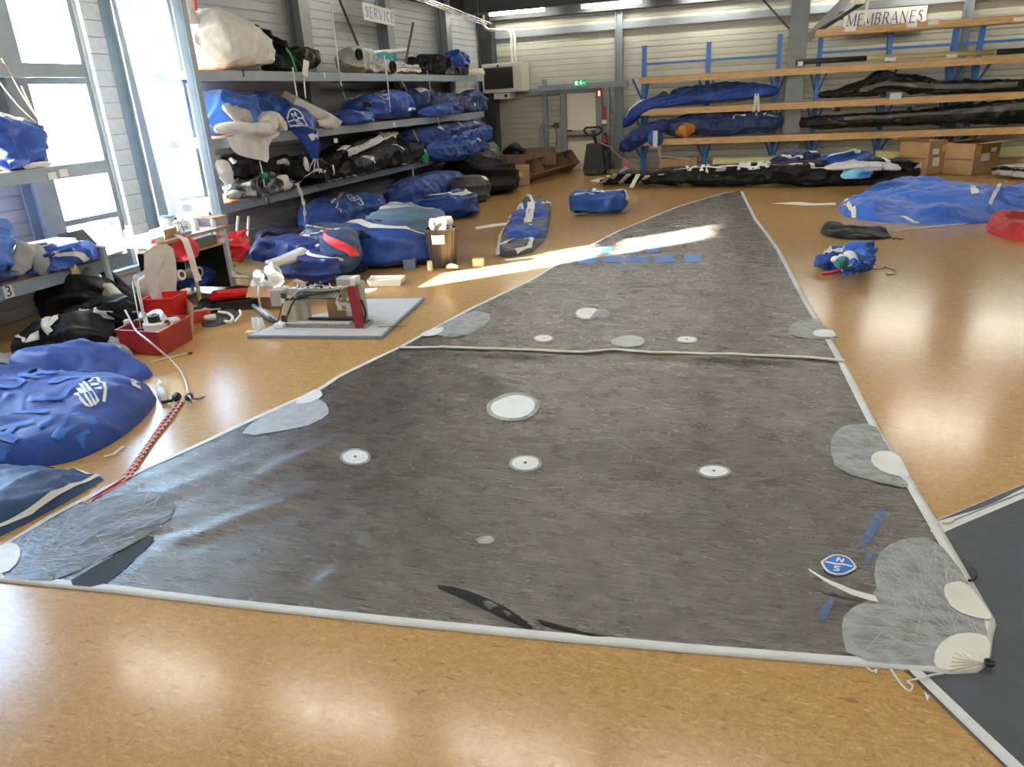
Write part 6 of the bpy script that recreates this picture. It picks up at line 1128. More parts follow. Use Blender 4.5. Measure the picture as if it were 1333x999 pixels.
c = F(588, 352); tag(Loft([(c.x-.08, c.y, .04, .03, .03), (c.x, c.y+.02, .05, .06, .05), (c.x+.09, c.y+.03, .04, .03, .03)], amp=.03, seed=162, base=0).mb(20, 16).obj('crumpled_paper', C_lgrey, None, smooth=True), 'crumpled grey paper at the foot of the waste bin', 'paper')
c = F(560, 352); tag(MB().lathe([(0, 0), (.04, 0), (.035, .12), (0, .13)], (c.x, c.y, 0.002), 12).obj('paper_cup', C_creamc), 'cream paper cup left of the waste bin base', 'cup')
c = F(623, 346); tag(MB().box((c.x, c.y, .05), (.14, .10, .10), .1, bev=.004).obj('wood_block', mat('pale wood', (.60, .50, .30), .6)), 'small pale wood block on the floor right of the waste bin', 'block')
c = F(480, 378); tag(MB().box((c.x, c.y, .006), (.2, .14, .01), .4).obj('white_card', M_white), 'white card on the floor behind the machine head', 'card')
# --- waste bin
c = F(578, 346); M_bin = mat('brown smoked plastic', (.045, .035, .032), .4)
e = empty('waste_bin', (c.x, c.y, 0), 'dark brown waste bin full of white paper by the blue bags', 'waste bin'); MB().lathe([(0, .01), (.17, .01), (.215, .50), (.225, .50), (.225, .515), (.205, .515), (.165, .03), (0, .03)], (c.x, c.y, 0), 32).obj('bin_wall', M_bin, e, smooth=False)
for j in range(16):
    t = j*2*math.pi/16; MB().bar((c.x+.172*math.cos(t), c.y+.172*math.sin(t), .02), (c.x+.216*math.cos(t), c.y+.216*math.sin(t), .48), .014, .008, (math.cos(t), math.sin(t), 0)).obj('rib', M_bin, e)
t = math.atan2(-c.y, -c.x)-.25; P_ = []
for j in range(7):
    u = t+(j-3)*.14
    for z in (.33, .45): r_ = .172+.09*z+.008; P_.append((c.x+r_*math.cos(u), c.y+r_*math.sin(u), z))
MB().add(P_, [(2*j, 2*j+2, 2*j+3, 2*j+1) for j in range(6)]).obj('white_label', M_white, e)
rr = random.Random(5)
for j in range(6):
    a_ = j*1.05; Loft([(c.x+.10*math.cos(a_)-.06, c.y+.10*math.sin(a_), .50, .03, .03), (c.x+.09*math.cos(a_), c.y+.09*math.sin(a_)+.02, .54+.03*rr.random(), .07, .07), (c.x+.12*math.cos(a_)+.05, c.y+.1*math.sin(a_), .52, .03, .03)], amp=.05, seed=170+j, fr=9).mb(20, 16).obj('crumpled_paper', C_white, e)
# ================================================================== FAR WALL: HEATER, DOOR, SIGNS
M_heat = mat('ivory heater enamel', (.70, .69, .62), .4); M_louv = mat('dark louvre', (.05, .045, .04), .5)
YW = YF-.03
def FW(px, py, off=0.0): return FY(px, py, YW-off)
e = empty('unit_heater', FW(652, 122), 'ivory warm air heater with dark louvres on the far wall', 'heater')
a, c = FY(626, 84, 21.05), FY(680, 119, 21.05); xm, zm, w_, h_ = (a.x+c.x)/2, (a.z+c.z)/2, c.x-a.x, a.z-c.z
MB().box((xm, 21.42, zm), (w_, .7, h_), bev=.02).obj('casing', M_heat, e); lx, lw = xm-w_*.08, w_*.72
MB().box((lx, 21.06, zm), (lw, .02, h_*.74)).obj('louvre_back', M_black, e)
for k in range(9): MB().box((lx, 21.045, zm-h_*.34+k*h_*.085), (lw, .05, .018), M=Matrix.Rotation(.5, 3, 'X')).obj('louvre', M_louv, e)
MB().box((lx, 21.04, zm+h_*.40), (.05, .02, .08)).obj('knob', M_black, e); MB().box((xm-w_*.05, 21.4, zm-h_*.62), (.5, .4, .16)).obj('bracket', M_heat, e); MB().box((xm+.05, 21.19, zm-h_*.62), (.08, .02, .08)).obj('bracket_hole', M_black, e)
for dx in (0, -.10):
    line(sm_pts([(xm+w_*.30+dx, 21.3, zm+h_*.5), (xm+w_*.30+dx, 21.3, zm+h_*.5+.72), (xm+w_*.25+dx, 21.3, zm+h_*.5+.82), (xm-w_*.35, 21.3, zm+h_*.5+.88), (xm-w_*.45, 21.3, zm+h_*.5+.98), (xm-w_*.45, 21.3, zm+h_*.5+1.25)], 40, 2), .04, 'pipe', M_heat, e, 10)
# cable tray along the left of the ceiling
e = empty('cable_tray', FX(580, 12, -6.9), 'white wire cable tray hanging along the left of the ceiling', 'cable tray')
t0, t1 = FX(520, -12, -6.9), FX(634, 31, -6.9)
for dx in (-.12, 0, .12): line([t0+Vector((dx, 0, 0)), t1+Vector((dx, 0, 0))], .014, 'rail', M_white, e)
for k in range(9):
    p = t0.lerp(t1, k/8); line([p+Vector((-.12, 0, -.01)), p+Vector((.12, 0, -.01))], .008, 'rung', M_white, e)
for k in (1, 4, 7): p = t0.lerp(t1, k/8); line([p, (p.x, p.y, ZC)], .008, 'hanger', M_steel, e)
# door with frame, push bar
a, c = FW(739, 122), FW(778, 221); xm, w_ = (a.x+c.x)/2-.02, c.x-a.x; h_ = 2.08
D1 = struct(MB().box((xm, YW-.03, h_/2+.01), (w_, .05, h_), bev=.005), 'door_1', mat('ivory door', (.78, .73, .60), .5))
MB().box((xm, YW-.058, h_*.46), (w_*.98, .006, .30)).obj('grey_band', mat('tan band', (.36, .32, .26), .5), D1)
MB().box((xm, YW-.09, .95), (w_*.96, .05, .07), bev=.006).obj('push_bar', M_dark, D1); MB().box((xm-w_*.40, YW-.09, 1.10), (.14, .05, .04)).obj('handle', M_black, D1)
q = MB(); 
for s_ in (-1, 1): q.box((xm+s_*(w_/2+.09), YW-.06, h_/2+.05), (.17, .12, h_+.1))
q.box((xm, YW-.06, h_+.12), (w_+.35, .12, .16)); trim(q, M_steel)
# outer guide posts and the lintel rail round the door
q = MB(); q.box((FW(712, 170).x, YW-.10, 1.25), (.12, .1, 2.5)); q.box((FW(803, 170).x, YW-.10, 1.12), (.14, .1, 2.24)); q.box((FW(793, 170).x, YW-.14, 1.12), (.07, .08, 2.24)); q.box((FW(760, 111).x, YW-.16, 2.27), (2.55, .14, .16)); trim(q, M_steel)
MB().box((FW(709, 190).x, YW-.2, .65), (.12, .12, 1.3)).obj('trim_99', M_steel, None, kind='structure')
line(sm_pts([FW(723, 165, .1), FW(725, 185, .1), FW(722, 200, .1), FW(719, 212, .1)], 20), .012, 'cable', M_dark, None, label='thin cable hanging beside the left door post', category='cable')
e = empty('wall_switch', FW(723, 163), 'small dark switch box left of the grey door frame', 'switch'); MB().box(FW(724, 163, .08), (.14, .10, .14), bev=.01).obj('box', M_dark, e); MB().box(FW(719, 164, .09), (.12, .05, .05)).obj('lever', M_dark, e)
M_exit = mat('exit sign green', (.0, .26, .09), .4, emit=(.0, .35, .12), estr=.7); M_exw = mat('exit sign white', (.9, .95, .9), .4, emit=(.9, 1, .92), estr=.8)
c = FY(755, 108, YW-.26); e = empty('exit_sign', (c.x, c.y, c.z-.09), 'small green lit exit sign above the ivory door', 'exit sign'); MB().box(c, (.34, .05, .17), bev=.005).obj('sign_body', M_exit, e)
def flatpoly(pts, name, m, par, y): b = MB(); b.add([(c.x+x_, y, c.z+z_) for x_, z_ in pts], [tuple(range(len(pts)))]); b.obj(name, m, par)
flatpoly([(-.13, -.05), (-.06, -.05), (-.06, .05), (-.13, .05)], 'door_mark', M_exw, e, c.y-.027)
flatpoly([(.0, -.05), (.025, -.05), (.04, -.01), (.06, -.03), (.075, -.02), (.05, .015), (.05, .035), (.02, .035), (-.02, .015), (-.02, .0), (.015, .01)], 'running_figure', M_exw, e, c.y-.027); flatpoly([(.045+.012*math.cos(t), .055+.012*math.sin(t)) for t in [k*.785 for k in range(8)]], 'figure_head', M_exw, e, c.y-.027); flatpoly([(.10, -.01), (.14, -.01), (.14, .01), (.10, .01)], 'arrow', M_exw, e, c.y-.027)
c = FY(780, 121, YW-.16); e = empty('fire_sign', (c.x, c.y, c.z-.12), 'red fire extinguisher sign high beside the door', 'sign'); MB().box(c, (.18, .01, .24)).obj('plate', mat('sign red', (.62, .02, .03), .45), e); flatpoly([(-.03, -.08), (.03, -.08), (.03, .03), (.015, .06), (-.015, .06), (-.03, .03)], 'pictogram', M_exw, e, c.y-.007)
c = FY(788, 147, YW-.10); e = empty('notice_sign', (c.x, c.y, c.z-.18), 'dark red notice sheet right of the door', 'sign'); MB().box(c, (.20, .01, .36)).obj('plate', mat('dull red notice', (.36, .03, .05), .5), e); MB().box((c.x, c.y, c.z-.24), (.2, .012, .09)).obj('lower_sheet', M_white, e)
c = FY(788, 186, YW-.15); e = empty('fire_extinguisher', (c.x, c.y, .25), 'dark red fire extinguisher on the wall behind the floor machine', 'fire extinguisher'); MB().lathe([(0, .3), (.09, .3), (.095, .35), (.095, .80), (.06, .88), (.03, .90), (.03, .95), (0, .95)], (c.x, c.y, 0), 20).obj('cylinder', mat('extinguisher red', (.34, .015, .02), .3), e, smooth=True); MB().box((c.x, c.y-.02, .98), (.05, .12, .05)).obj('valve', M_black, e); line(sm_pts([(c.x+.02, c.y-.06, .97), (c.x+.16, c.y-.08, .85), (c.x+.13, c.y-.08, .5)], 20), .014, 'hose', M_black, e)
# floor cleaning machine
c = FY(775, 214, 20.6); e = empty('floor_scrubber', (c.x, 20.6, 0), 'black floor cleaning machine with loop handle parked at the door', 'cleaning machine')
MB().prism([(c.x-.30, 20.35), (c.x+.30, 20.35), (c.x+.34, 20.9), (c.x-.28, 20.9)], .10, .80, [(c.x-.20, 20.42), (c.x+.20, 20.42), (c.x+.26, 20.9), (c.x-.18, 20.9)]).obj('tank', M_black, e); MB().lathe([(0, .02), (.26, .02), (.28, .06), (.24, .14), (0, .14)], (c.x, 20.4, 0), 20).obj('brush_deck', MATS['dark louvre'], e)
line([(c.x+.02, 20.7, .75), (c.x-.02, 20.45, 1.05)], .04, 'neck', M_black, e, 10); line([(c.x-.02+.24*math.cos(t*.45), 20.42, 1.10+.11*math.sin(t*.45)+.06*abs(math.cos(t*.45))) for t in range(15)], .03, 'loop_handle', M_black, e, 8); MB().box((c.x, 20.42, 1.10), (.14, .06, .12), bev=.02).obj('control_panel', M_dark, e)
MB().box((c.x+.27, 20.7, .35), (.24, .4, .5), bev=.04).obj('side_tank', mat('dark blue black plastic', (.012, .016, .03), .5), e)
for s_ in (-.22, .24): MB().lathe([(0, -.03), (.10, -.03), (.10, .03), (0, .03)], (c.x+s_, 20.8, .10), 16, Matrix.Rotation(math.pi/2, 3, 'Y')).obj('wheel', M_black, e)
tag(line(sm_pts([(c.x+.1, 20.4, .86), (c.x+.5, 20.3, .7), (c.x+.75, 20.2, .45), (c.x+1.1, 20.1, .3), (c.x+1.35, 20.1, .02)], 30), .014, 'orange_grey_cable', mat('tan cable', (.45, .34, .24), .6)), 'tan cable drooping from the cleaning machine to the floor', 'cable')
for k, (px, h2) in enumerate(((819, .4), (823, .36))): c2 = F(px, 224); tag(MB().box((c2.x, 20.2, h2/2+.003), (.10, .10, h2), bev=.01).obj('red_white_post', mat('faded red plastic', (.50, .14, .13), .5)), ('faded red post on the floor under the hanging navy sleeve', 'second faded red post beside the first, nearer the rack')[k], 'post', 'red posts by the rack')
# crates at the left of the door
def open_box(name, lab, c, rz, d, m, tilt=0.0, z0=0.0, cat='crate', group=None, div=0):
    e = empty(name, (c[0], c[1], z0), lab, cat, group); R = Matrix.Rotation(rz, 3, 'Z')@Matrix.Rotation(tilt, 3, 'X'); O = Vector((c[0], c[1], z0)); t = .015; x_, y_, z_ = d
    P = lambda n_, ce, di: MB().box(O+R@Vector(ce), di, M=R).obj(n_, m, e)
    P('bottom', (0, 0, t/2), (x_, y_, t)); P('side', (0, y_/2, z_/2), (x_, t, z_)); P('side', (0, -y_/2, z_/2), (x_, t, z_)); P('side', (x_/2, 0, z_/2), (t, y_, z_)); P('side', (-x_/2, 0, z_/2), (t, y_, z_))
    for k in range(div): P('divider', (-x_/2+x_*(k+1)/(div+1), 0, z_/2), (t, y_, z_*.96))
    return e
CG = 'brown boxes left of the door'
c = F(705, 236); ang = math.atan2(F(738, 224).y-F(672, 243).y, F(738, 224).x-F(672, 243).x)
c0, c1 = F(672, 243), F(740, 222); mid = (c0+c1)/2; L_ = (c1-c0).length; open_box('divided_crate', 'long brown crate with dividers lying on its side by the door', (mid.x-.05, mid.y+.1), ang, (L_*.86, .42, .38), M_card2, .95, .20, group=CG, div=3)
p = F(675, 242); e = empty('tan_board', (p.x, p.y, 0), 'light tan board with yellow spot at the near end of the divided crate', 'board'); MB().box((p.x+.06, p.y, .26), (.46, .03, .50), .3, bev=.004).obj('panel', M_card, e); MB().box((p.x+.08, p.y-.02, .28), (.10, .01, .12), .3).obj('yellow_label', mat('pale yellow label', (.6, .5, .25), .6), e)
p = FY(702, 213, 19.9); e = open_box('brown_carton', 'open brown carton with white label on top of the divided crate', (p.x, 19.9), .35, (.85, .5, .34), M_card2, .2, .40, 'box', CG); MB().box((p.x-.22, 19.60, .62), (.22, .012, .14), .35).obj('label', M_white, e)
p = FY(670, 216, 19.2); e = open_box('open_carton', 'tall open brown carton with black bag inside by the charcoal bags', (p.x, 19.2), -.2, (.72, .6, .70), M_card2, 0, .003, 'box', CG)
Loft([(p.x-.28, 19.2, .68, .16, .10), (p.x, 19.2, .80, .26, .18), (p.x+.28, 19.2, .70, .16, .10)], amp=.05, seed=201).mb(40, 30).obj('black_liner', C_black, e, smooth=True); MB().box((p.x+.1, 18.88, .58), (.2, .012, .08), -.2).obj('label', M_white, e)
# signs with writing
def serif_text(body, size, slant=0.0):              # roman capitals drawn with thick and thin strokes and serifs
    G = {'M': (1.0, [(0, 0, 0, 1, .5), (0, 1, .5, .1, 1), (.5, .1, 1, 1, .5), (1, 1, 1, 0, 1)], [0, 1]), 'E': (.7, [(.12, 0, .12, 1, 1), (.12, 1, .7, 1, .5), (.12, .52, .55, .52, .5), (.12, 0, .7, 0, .5)], [.12]), 'B': (.75, [(.12, 0, .12, 1, 1), (.12, 1, .55, .97, .5), (.55, .97, .65, .76, 1), (.65, .76, .5, .53, .7), (.12, .53, .55, .53, .5), (.55, .53, .72, .28, 1), (.72, .28, .55, .02, 1), (.55, .02, .12, 0, .5)], [.12]),
         'R': (.8, [(.12, 0, .12, 1, 1), (.12, 1, .55, .97, .5), (.55, .97, .66, .76, 1), (.66, .76, .5, .53, .7), (.12, .53, .5, .53, .5), (.4, .53, .8, 0, 1)], [.12, .8]), 'A': (.9, [(.02, 0, .45, 1, .5), (.45, 1, .88, 0, 1), (.2, .36, .72, .36, .5)], [.02, .88]), 'N': (.9, [(.08, 0, .08, 1, .5), (.08, 1, .82, 0, 1), (.82, 0, .82, 1, .5)], [.08]), 'S': (.65, [(.58, .82, .45, .98, .6), (.45, .98, .2, .95, .6), (.2, .95, .12, .72, 1), (.12, .72, .5, .46, 1), (.5, .46, .58, .2, 1), (.58, .2, .4, .01, .6), (.4, .01, .1, .06, .6), (.1, .06, .06, .22, .6)], []),
         'V': (.85, [(.02, 1, .43, 0, 1), (.43, 0, .83, 1, .5)], []), 'I': (.35, [(.17, 0, .17, 1, 1)], [.17]), 'C': (.75, [(.68, .82, .5, .98, .6), (.5, .98, .2, .85, .8), (.2, .85, .08, .5, 1), (.08, .5, .2, .14, 1), (.2, .14, .5, .01, .8), (.5, .01, .7, .2, .5)], [])}
    out = []; x = 0
    for ch in body:
        w_, st, sf = G[ch]; polys = []
        for x0, y0, x1, y1, t in st:
            d = Vector((x1-x0, y1-y0)); n_ = Vector((-d.y, d.x)).normalized()*.075*t; e_ = d.normalized()*.03; a, c = Vector((x0, y0))-e_, Vector((x1, y1))+e_; polys.append([a+n_, a-n_, c-n_, c+n_])
        for sx in sf:
            polys.append([Vector((sx-.16, 0)), Vector((sx+.16, 0)), Vector((sx+.16, .05)), Vector((sx-.16, .05))])
        out.append([[((x+p.x+p.y*slant)*size, p.y*size) for p in q_] for q_ in polys]); x += w_+.32
    return out, (x-.32)*size
def letter_sign(lab, p0, p1, hgt, body, board, ink, name, axis_n):   # p0 -> p1 baseline centre line, outward normal axis_n
    p0, p1 = Vector(p0), Vector(p1); d = (p1-p0).normalized(); L_ = (p1-p0).length; n_ = Vector(axis_n); e = empty(name, (p0+p1)/2-Vector((0, 0, hgt/2)), lab, 'sign')
    up = Vector((0, 0, 1)); b = MB(); q4 = [p0-up*hgt/2, p1-up*hgt/2, p1+up*hgt/2, p0+up*hgt/2]; b.add([v+n_*.01 for v in q4]+[v-n_*.01 for v in q4], [(0, 1, 2, 3), (7, 6, 5, 4), (0, 4, 5, 1), (1, 5, 6, 2), (2, 6, 7, 3), (3, 7, 4, 0)]); b.obj('board', board, e)
    s_ = hgt*.60; ls, W = serif_text(body, 1.0, .12); k = L_*.90/W
    for polys in ls:
        b = MB()
        for q_ in polys: b.add([p0+d*(L_*.05+x_*k)+up*((y_-.5)*s_)+n_*.016 for x_, y_ in q_], [tuple(range(len(q_)))])
        b.obj('letter', ink, e)
ink = mat('navy sign ink', (.05, .07, .22), .5)
letter_sign('long white sign reading MEMBRANES on the wall above the right rack', FY(1098, 27, YW-.12), FY(1206, 20, YW-.12), .42, 'MEMBRANES', mat('pale sign board', (.62, .62, .56), .5), ink, 'membranes_sign', (0, -1, 0))
letter_sign('grey sign reading SERVICE on the left wall above the top shelf', FX(472, 14, -7.5), FX(513, 24, -7.5), .30, 'SERVICE', mat('pale sign board grey', (.46, .46, .44), .5), ink, 'service_sign', (1, 0, 0))
# ================================================================== BLUE RACKS AND LONG SAILS ON THE FAR WALL
YU, YFR = 21.35, 20.75                              # uprights, shelf beam fronts
def fy(px, py): return FY(px, py, YFR)
ZB = [2.38, 1.60, .84]
def rack_beam(x0, x1, z, lab, board=True):
    e = empty('rack_shelf', ((x0+x1)/2, YFR, z), lab, 'shelf', 'timber rack shelves')
    MB().box(((x0+x1)/2, YFR, z-.075), (x1-x0, .05, .15), bev=.004).obj('front_beam', M_wood, e)
    MB().box(((x0+x1)/2, YFR+.48, z-.075), (x1-x0, .05, .15)).obj('rear_beam', M_wood, e); MB().box(((x0+x1)/2, YFR+.24, z+.004), (x1-x0, .54, .016)).obj('shelf_board', M_ply, e); return e
for z, n_ in zip(ZB, ('top', 'middle', 'lowest')):
    rack_beam(-3.30, .95, z, n_+' timber shelf of the left blue rack bay'); rack_beam(.955, 9.0, z, n_+' timber shelf of the right blue rack bay')
rack_beam(.90, 9.0, 3.20, 'uppermost timber shelf of the right blue rack under the sign')
def upright(x, ztop, lab, zs):
    e = empty('rack_upright', (x, YU, 0), lab, 'rack post', 'blue rack posts'); b = MB(); b.box((x-.05, YU, ztop/2), (.012, .14, ztop)); b.box((x+.05, YU, ztop/2), (.012, .14, ztop)); b.box((x, YU-.06, ztop/2), (.1, .012, ztop)); b.obj('column', M_blue, e)
    MB().box((x, YU-.25, .02), (.16, .9, .04)).obj('foot', M_blue, e)
    for z in zs:
        for s_ in (-1, 1): MB().bar((x+s_*.05, YU-.05, z-.52), (x+s_*.22, YFR+.06, z-.02), .035, .035).obj('brace', M_blue, e)
    return e
for x, zt, lab in ((-3.27, 3.16, 'blue rack post at the left end of the rack'), (-1.62, 3.14, 'blue rack post in the middle of the left bay'), (.10, 3.2, 'blue rack post just left of the big grey column')):
    upright(x, zt, lab, ZB)
for x, lab in ((1.05, 'blue rack post just right of the big grey column'), (2.60, 'blue rack post below the sign'), (3.98, 'left one of the two blue posts flanking the grey wall post'), (4.52, 'right one of the two blue posts flanking the grey wall post'), (6.1, 'blue rack post at the right frame edge')):
    upright(x, 3.12, lab, ZB)
for x0, x1, lab in ((-3.27, .10, 'thin blue tie rail of the left rack bay'), (1.05, 6.1, 'thin blue tie rail of the right rack bay')): tag(MB().bar((x0, YU+.06, 2.72), (x1, YU+.06, 2.72), .05, .05).obj('tie_rail', M_blue), lab, 'rail')
def RX(pts, Y=YFR+.2): return [(*FY(px, py, Y), a, b) for px, py, a, b in pts]
# left bay
lf = soft('blue_sail_sleeve', 'long blue sail sleeve on the left bay drooping over its end', 'folded sail', RX([(812, 166, .16, .10), (818, 155, .24, .18), (834, 140, .28, .20), (870, 131, .30, .17), (930, 125, .30, .18), (985, 119, .28, .18), (1013, 119, .2, .14)]), cloth('sleeve blue', (.012, .055, .32)), amp=.03, seed=211, cap=.05, nu=90)
lf.ribbon([(.10, .9), (.25, 1.4), (.45, 1.5)], .05, 'white_piping', M_strap, lf.e); lf.ribbon([(.06, .6), (.22, .9)], .06, 'white_piping', M_strap, lf.e)
for dx in (0, 7): line(sm_pts([FY(984+dx*.4, 122, YFR-.04), FY(983+dx*.6, 135, YFR-.05), FY(981+dx, 146, YFR-.05)], 12), .035, 'white_tie', M_strap, lf.e)
lf = soft('navy_sail_sleeve', 'navy sail sleeve behind the long blue sleeve', 'folded sail', RX([(872, 122, .16, .12), (890, 120, .22, .14), (930, 117, .22, .14), (952, 113, .16, .16), (990, 112, .16, .10)], YFR+.45), C_navy, amp=.04, seed=212)
soft('dark_bundle', 'small dark bundle on the left bay beside the post', 'bag', RX([(856, 126, .1, .08), (864, 124, .16, .12), (872, 126, .1, .08)], YFR+.4), C_navy, amp=.04, seed=213)
lf = soft('navy_sail_sleeve', 'navy sail sleeve hanging out past the end of the left bay', 'folded sail', RX([(807, 197, .14, .10), (814, 190, .24, .18), (826, 181, .28, .2), (848, 168, .26, .18), (872, 160, .2, .14)], YFR+.05), cloth('ink blue nylon', (.012, .04, .20)), amp=.03, seed=214, nu=80)
lf = soft('dark_blue_bags', 'dark blue stuffed sail bag filling the left bay lower shelf', 'bag', RX([(862, 166, .18, .22), (900, 163, .25, .28), (950, 161, .25, .29), (1000, 157, .25, .29), (1020, 158, .18, .26)], YFR+.22), cloth('midnight nylon', (.008, .028, .12)), amp=.04, seed=215, nu=90, base=.852)
lf.ribbon([(.62, .9), (.60, .3)], .03, 'white_piping', M_strap, lf.e); lf.ribbon([(.62, .9), (.70, .8)], .03, 'white_piping', M_strap, lf.e)
for u_, a_ in ((.86, .3), (.90, -.1), (.91, .9)): lf.decal(u_, a_+.4, [[(-.12, -.03), (.1, .04), (.12, .09), (-.08, .04)]], 'white_tab', M_strap, lf.e, .012, rot=a_*3)
lf.ribbon([(.78, .9), (.79, .4)], .05, 'yellow_tab', M_cord, lf.e)
soft('orange_bag', 'small orange cloth bag on the left bay lower shelf', 'bag', RX([(879, 174, .10, .08), (889, 170, .16, .18), (899, 169, .14, .16), (903, 173, .08, .08)], YFR-.02), mat('orange cloth', (.50, .20, .03), .6), amp=.04, seed=216)
lf = soft('hanging_blue_bag', 'small blue bag with white band hanging from the lowest left bay shelf', 'bag', [(*FY(846, 172, YFR-.16), .14, .12), (*FY(853, 181, YFR-.18), .26, .26), (*FY(860, 189, YFR-.16), .16, .14)], C_blue2, amp=.03, seed=217, cap=.3)
p = FY(853, 181, YFR-.46); MB().box(p, (.12, .03, .40), .1, bev=.01).obj('white_band', M_strap, lf.e); line(sm_pts([FY(857, 191, YFR-.3), FY(859, 202, YFR-.3), FY(862, 212, YFR-.3)], 10), .02, 'yellow_cord', M_cord, lf.e); q = FY(854, 192, YFR-.3); MB().box(q, (.3, .1, .08), bev=.02).obj('pale_cuff', C_lgrey, lf.e)
# below the left bay
p = F(884, 217); e = empty('cardboard_box', (p.x, 20.6, 0), 'long flat cardboard box under the left rack bay', 'box'); MB().box((FY(884, 210, 20.6).x, 20.6, .22), (.95, .4, .30), bev=.004).obj('carton', M_card, e); MB().box((FY(878, 203, 20.6).x, 20.55, .40), (.9, .4, .02), M=Matrix.Rotation(.12, 3, 'Y')).obj('lid', C_lgrey, e); MB().box((FY(884, 210, 20.6).x, 20.6, .035), (.9, .36, .06)).obj('base_board', M_ply, e)
def foam(name, lab, pts, Y, h, m, cat='foam'):
    P = [FY(*q_, Y) for q_ in pts]; a, c = P; e = empty(name, ((a.x+c.x)/2, Y, 0), lab, cat); MB().box(((a.x+c.x)/2, Y, (a.z+c.z)/2), (abs(c.x-a.x), .5, h), bev=.03).obj('slab', m, e); MB().box(((a.x+c.x)/2, Y, max(.03, (a.z+c.z)/4-.04)), (abs(c.x-a.x)*.9, .4, max(.04, (a.z+c.z)/2-h/2)-.003)).obj('under_board', M_ply, e)
M_foam = mat('pale yellow foam', (.62, .58, .30), .7, noise=.08, nscale=5)
foam('yellow_foam', 'pale yellow foam slab under the left rack bay', ((928, 212), (1018, 209)), 20.4, .22, M_foam); foam('yellow_foam', 'pale yellow foam strip between the bags and cardboard boxes', ((1140, 204), (1180, 202)), 20.5, .26, M_foam); foam('yellow_foam', 'pale yellow foam slab behind the right cardboard box', ((1285, 199), (1345, 198)), 20.6, .30, M_foam); foam('brown_plank', 'brown plank under the yellow foam at the right edge', ((1290, 212), (1350, 211)), 20.2, .22, M_card, 'board')
# right bay black sails
BR = 'black sails on the right rack bay'
lf = soft('black_sail', 'black sail with a hump on the middle shelf of the right bay', 'rolled sail', RX([(1064, 124, .14, .06), (1090, 121, .22, .10), (1125, 114, .28, .20), (1150, 107, .3, .30), (1175, 110, .3, .24), (1215, 114, .28, .16), (1280, 113, .28, .14), (1350, 109, .28, .16)]), C_film, BR, amp=.04, seed=221, nu=110, cap=.03, base=1.612)
lf.ribbon([(.2, -.2), (.5, .1), (.9, .1)], .09, 'grey_edge', mat('grey film edge', (.10, .105, .10), .35), lf.e)
lf = soft('black_sail', 'long black sail on the lowest shelf of the right bay', 'rolled sail', RX([(1040, 160, .24, .14), (1085, 158, .28, .16), (1150, 155, .28, .16), (1220, 151, .3, .2), (1290, 146, .3, .26), (1350, 140, .3, .32)]), C_film, BR, amp=.03, seed=222, nu=110, cap=.02, base=.852)
lf.ribbon([(.2, .3), (.6, .3), (.95, .2)], .10, 'grey_edge', MATS['grey film edge'], lf.e)
a, c = FY(1036, 81, YFR+.05), FY(1128, 76, YFR+.05); tag(line([a, c], .06, 'black_tube', M_black, n=10), 'black tube lying on the top shelf right of the grey column', 'tube'); a, c = FY(1128, 76, YFR+.05), FY(1295, 68, YFR+.05); tag(line([a, c], .055, 'yellow_tube', mat('straw tube', (.55, .47, .22), .5), n=10), 'straw yellow tube lying on the top shelf of the right bay', 'tube'); a, c = FY(1298, 68, YFR+.05), FY(1335, 66, YFR+.05); tag(line([a, c], .06, 'black_tube', M_black, n=10), 'short black tube at the right frame edge on the top shelf', 'tube')
for k, (px, py, Y, w_, h_) in enumerate(((1107, 38, YFR-.06, .24, .10), (1187, 33, YFR-.06, .22, .10), (1215, 30, YFR-.06, .22, .08), (1327, 25, YFR-.06, .22, .08), (1159, 77, YFR-.06, .24, .08), (1239, 73, YFR-.06, .22, .08), (1166, 125, YFR-.06, .25, .14), (1042, 83, YFR-.06, .12, .10))):
    tag(MB().box(FY(px, py, Y+.025), (w_, .006, h_)).obj('label_card', M_white), 'white label card '+('under the first letters of the MEMBRANES sign', 'under the letters N and E of the MEMBRANES sign', 'just past the end of the MEMBRANES sign', 'at the right frame edge on the uppermost shelf', 'before the straw tube below the letter A', 'before the straw tube left of the twin blue posts', 'on the middle shelf under the humped black sail', 'beside the black tube at the grey column')[k], 'label', 'label cards on the rack')
for k, px in enumerate((1090, 1184, 1302)):
    p = FY(px, 143-.02*(px-1090), 21.3); e = empty('twin_lamp', p, ('left', 'middle', 'right')[k]+' one of three small twin floodlights behind the black sails', 'wall lamp'); 
    for s_ in (-.08, .08): MB().lathe([(0, 0), (.05, 0), (.03, .10), (0, .10)], p+Vector((s_, -.05, .05)), 12, Matrix.Rotation(1.3, 3, 'X')@Matrix.Rotation(s_*4, 3, 'Y')).obj('lamp_head', mat('pale lamp glass', (.7, .7, .72), .3), e)
    MB().box(p, (.12, .06, .08)).obj('bracket', M_dark, e)
c = FY(1130, 4, 20.9); 
# hanging lamp by the knee brace
e = empty('hanging_bracket', FY(1128, 14, 20.6), 'white lamp bracket with a tag hanging by the knee brace', 'bracket'); line([FY(1063, 42, 20.8), FY(1124, 3, 20.6)], .05, 'arm', M_dark, e); MB().box(FY(1118, 2, 20.6), (.26, .1, .12), bev=.02).obj('lamp_body', M_white, e); MB().box(FY(1128, 15, 20.6), (.06, .02, .42)).obj('hanging_strip', M_white, e); line([FY(1118, 2, 20.6), (FY(1118, 2, 20.6).x, 20.6, ZC)], .02, 'hanger', M_steel, e)
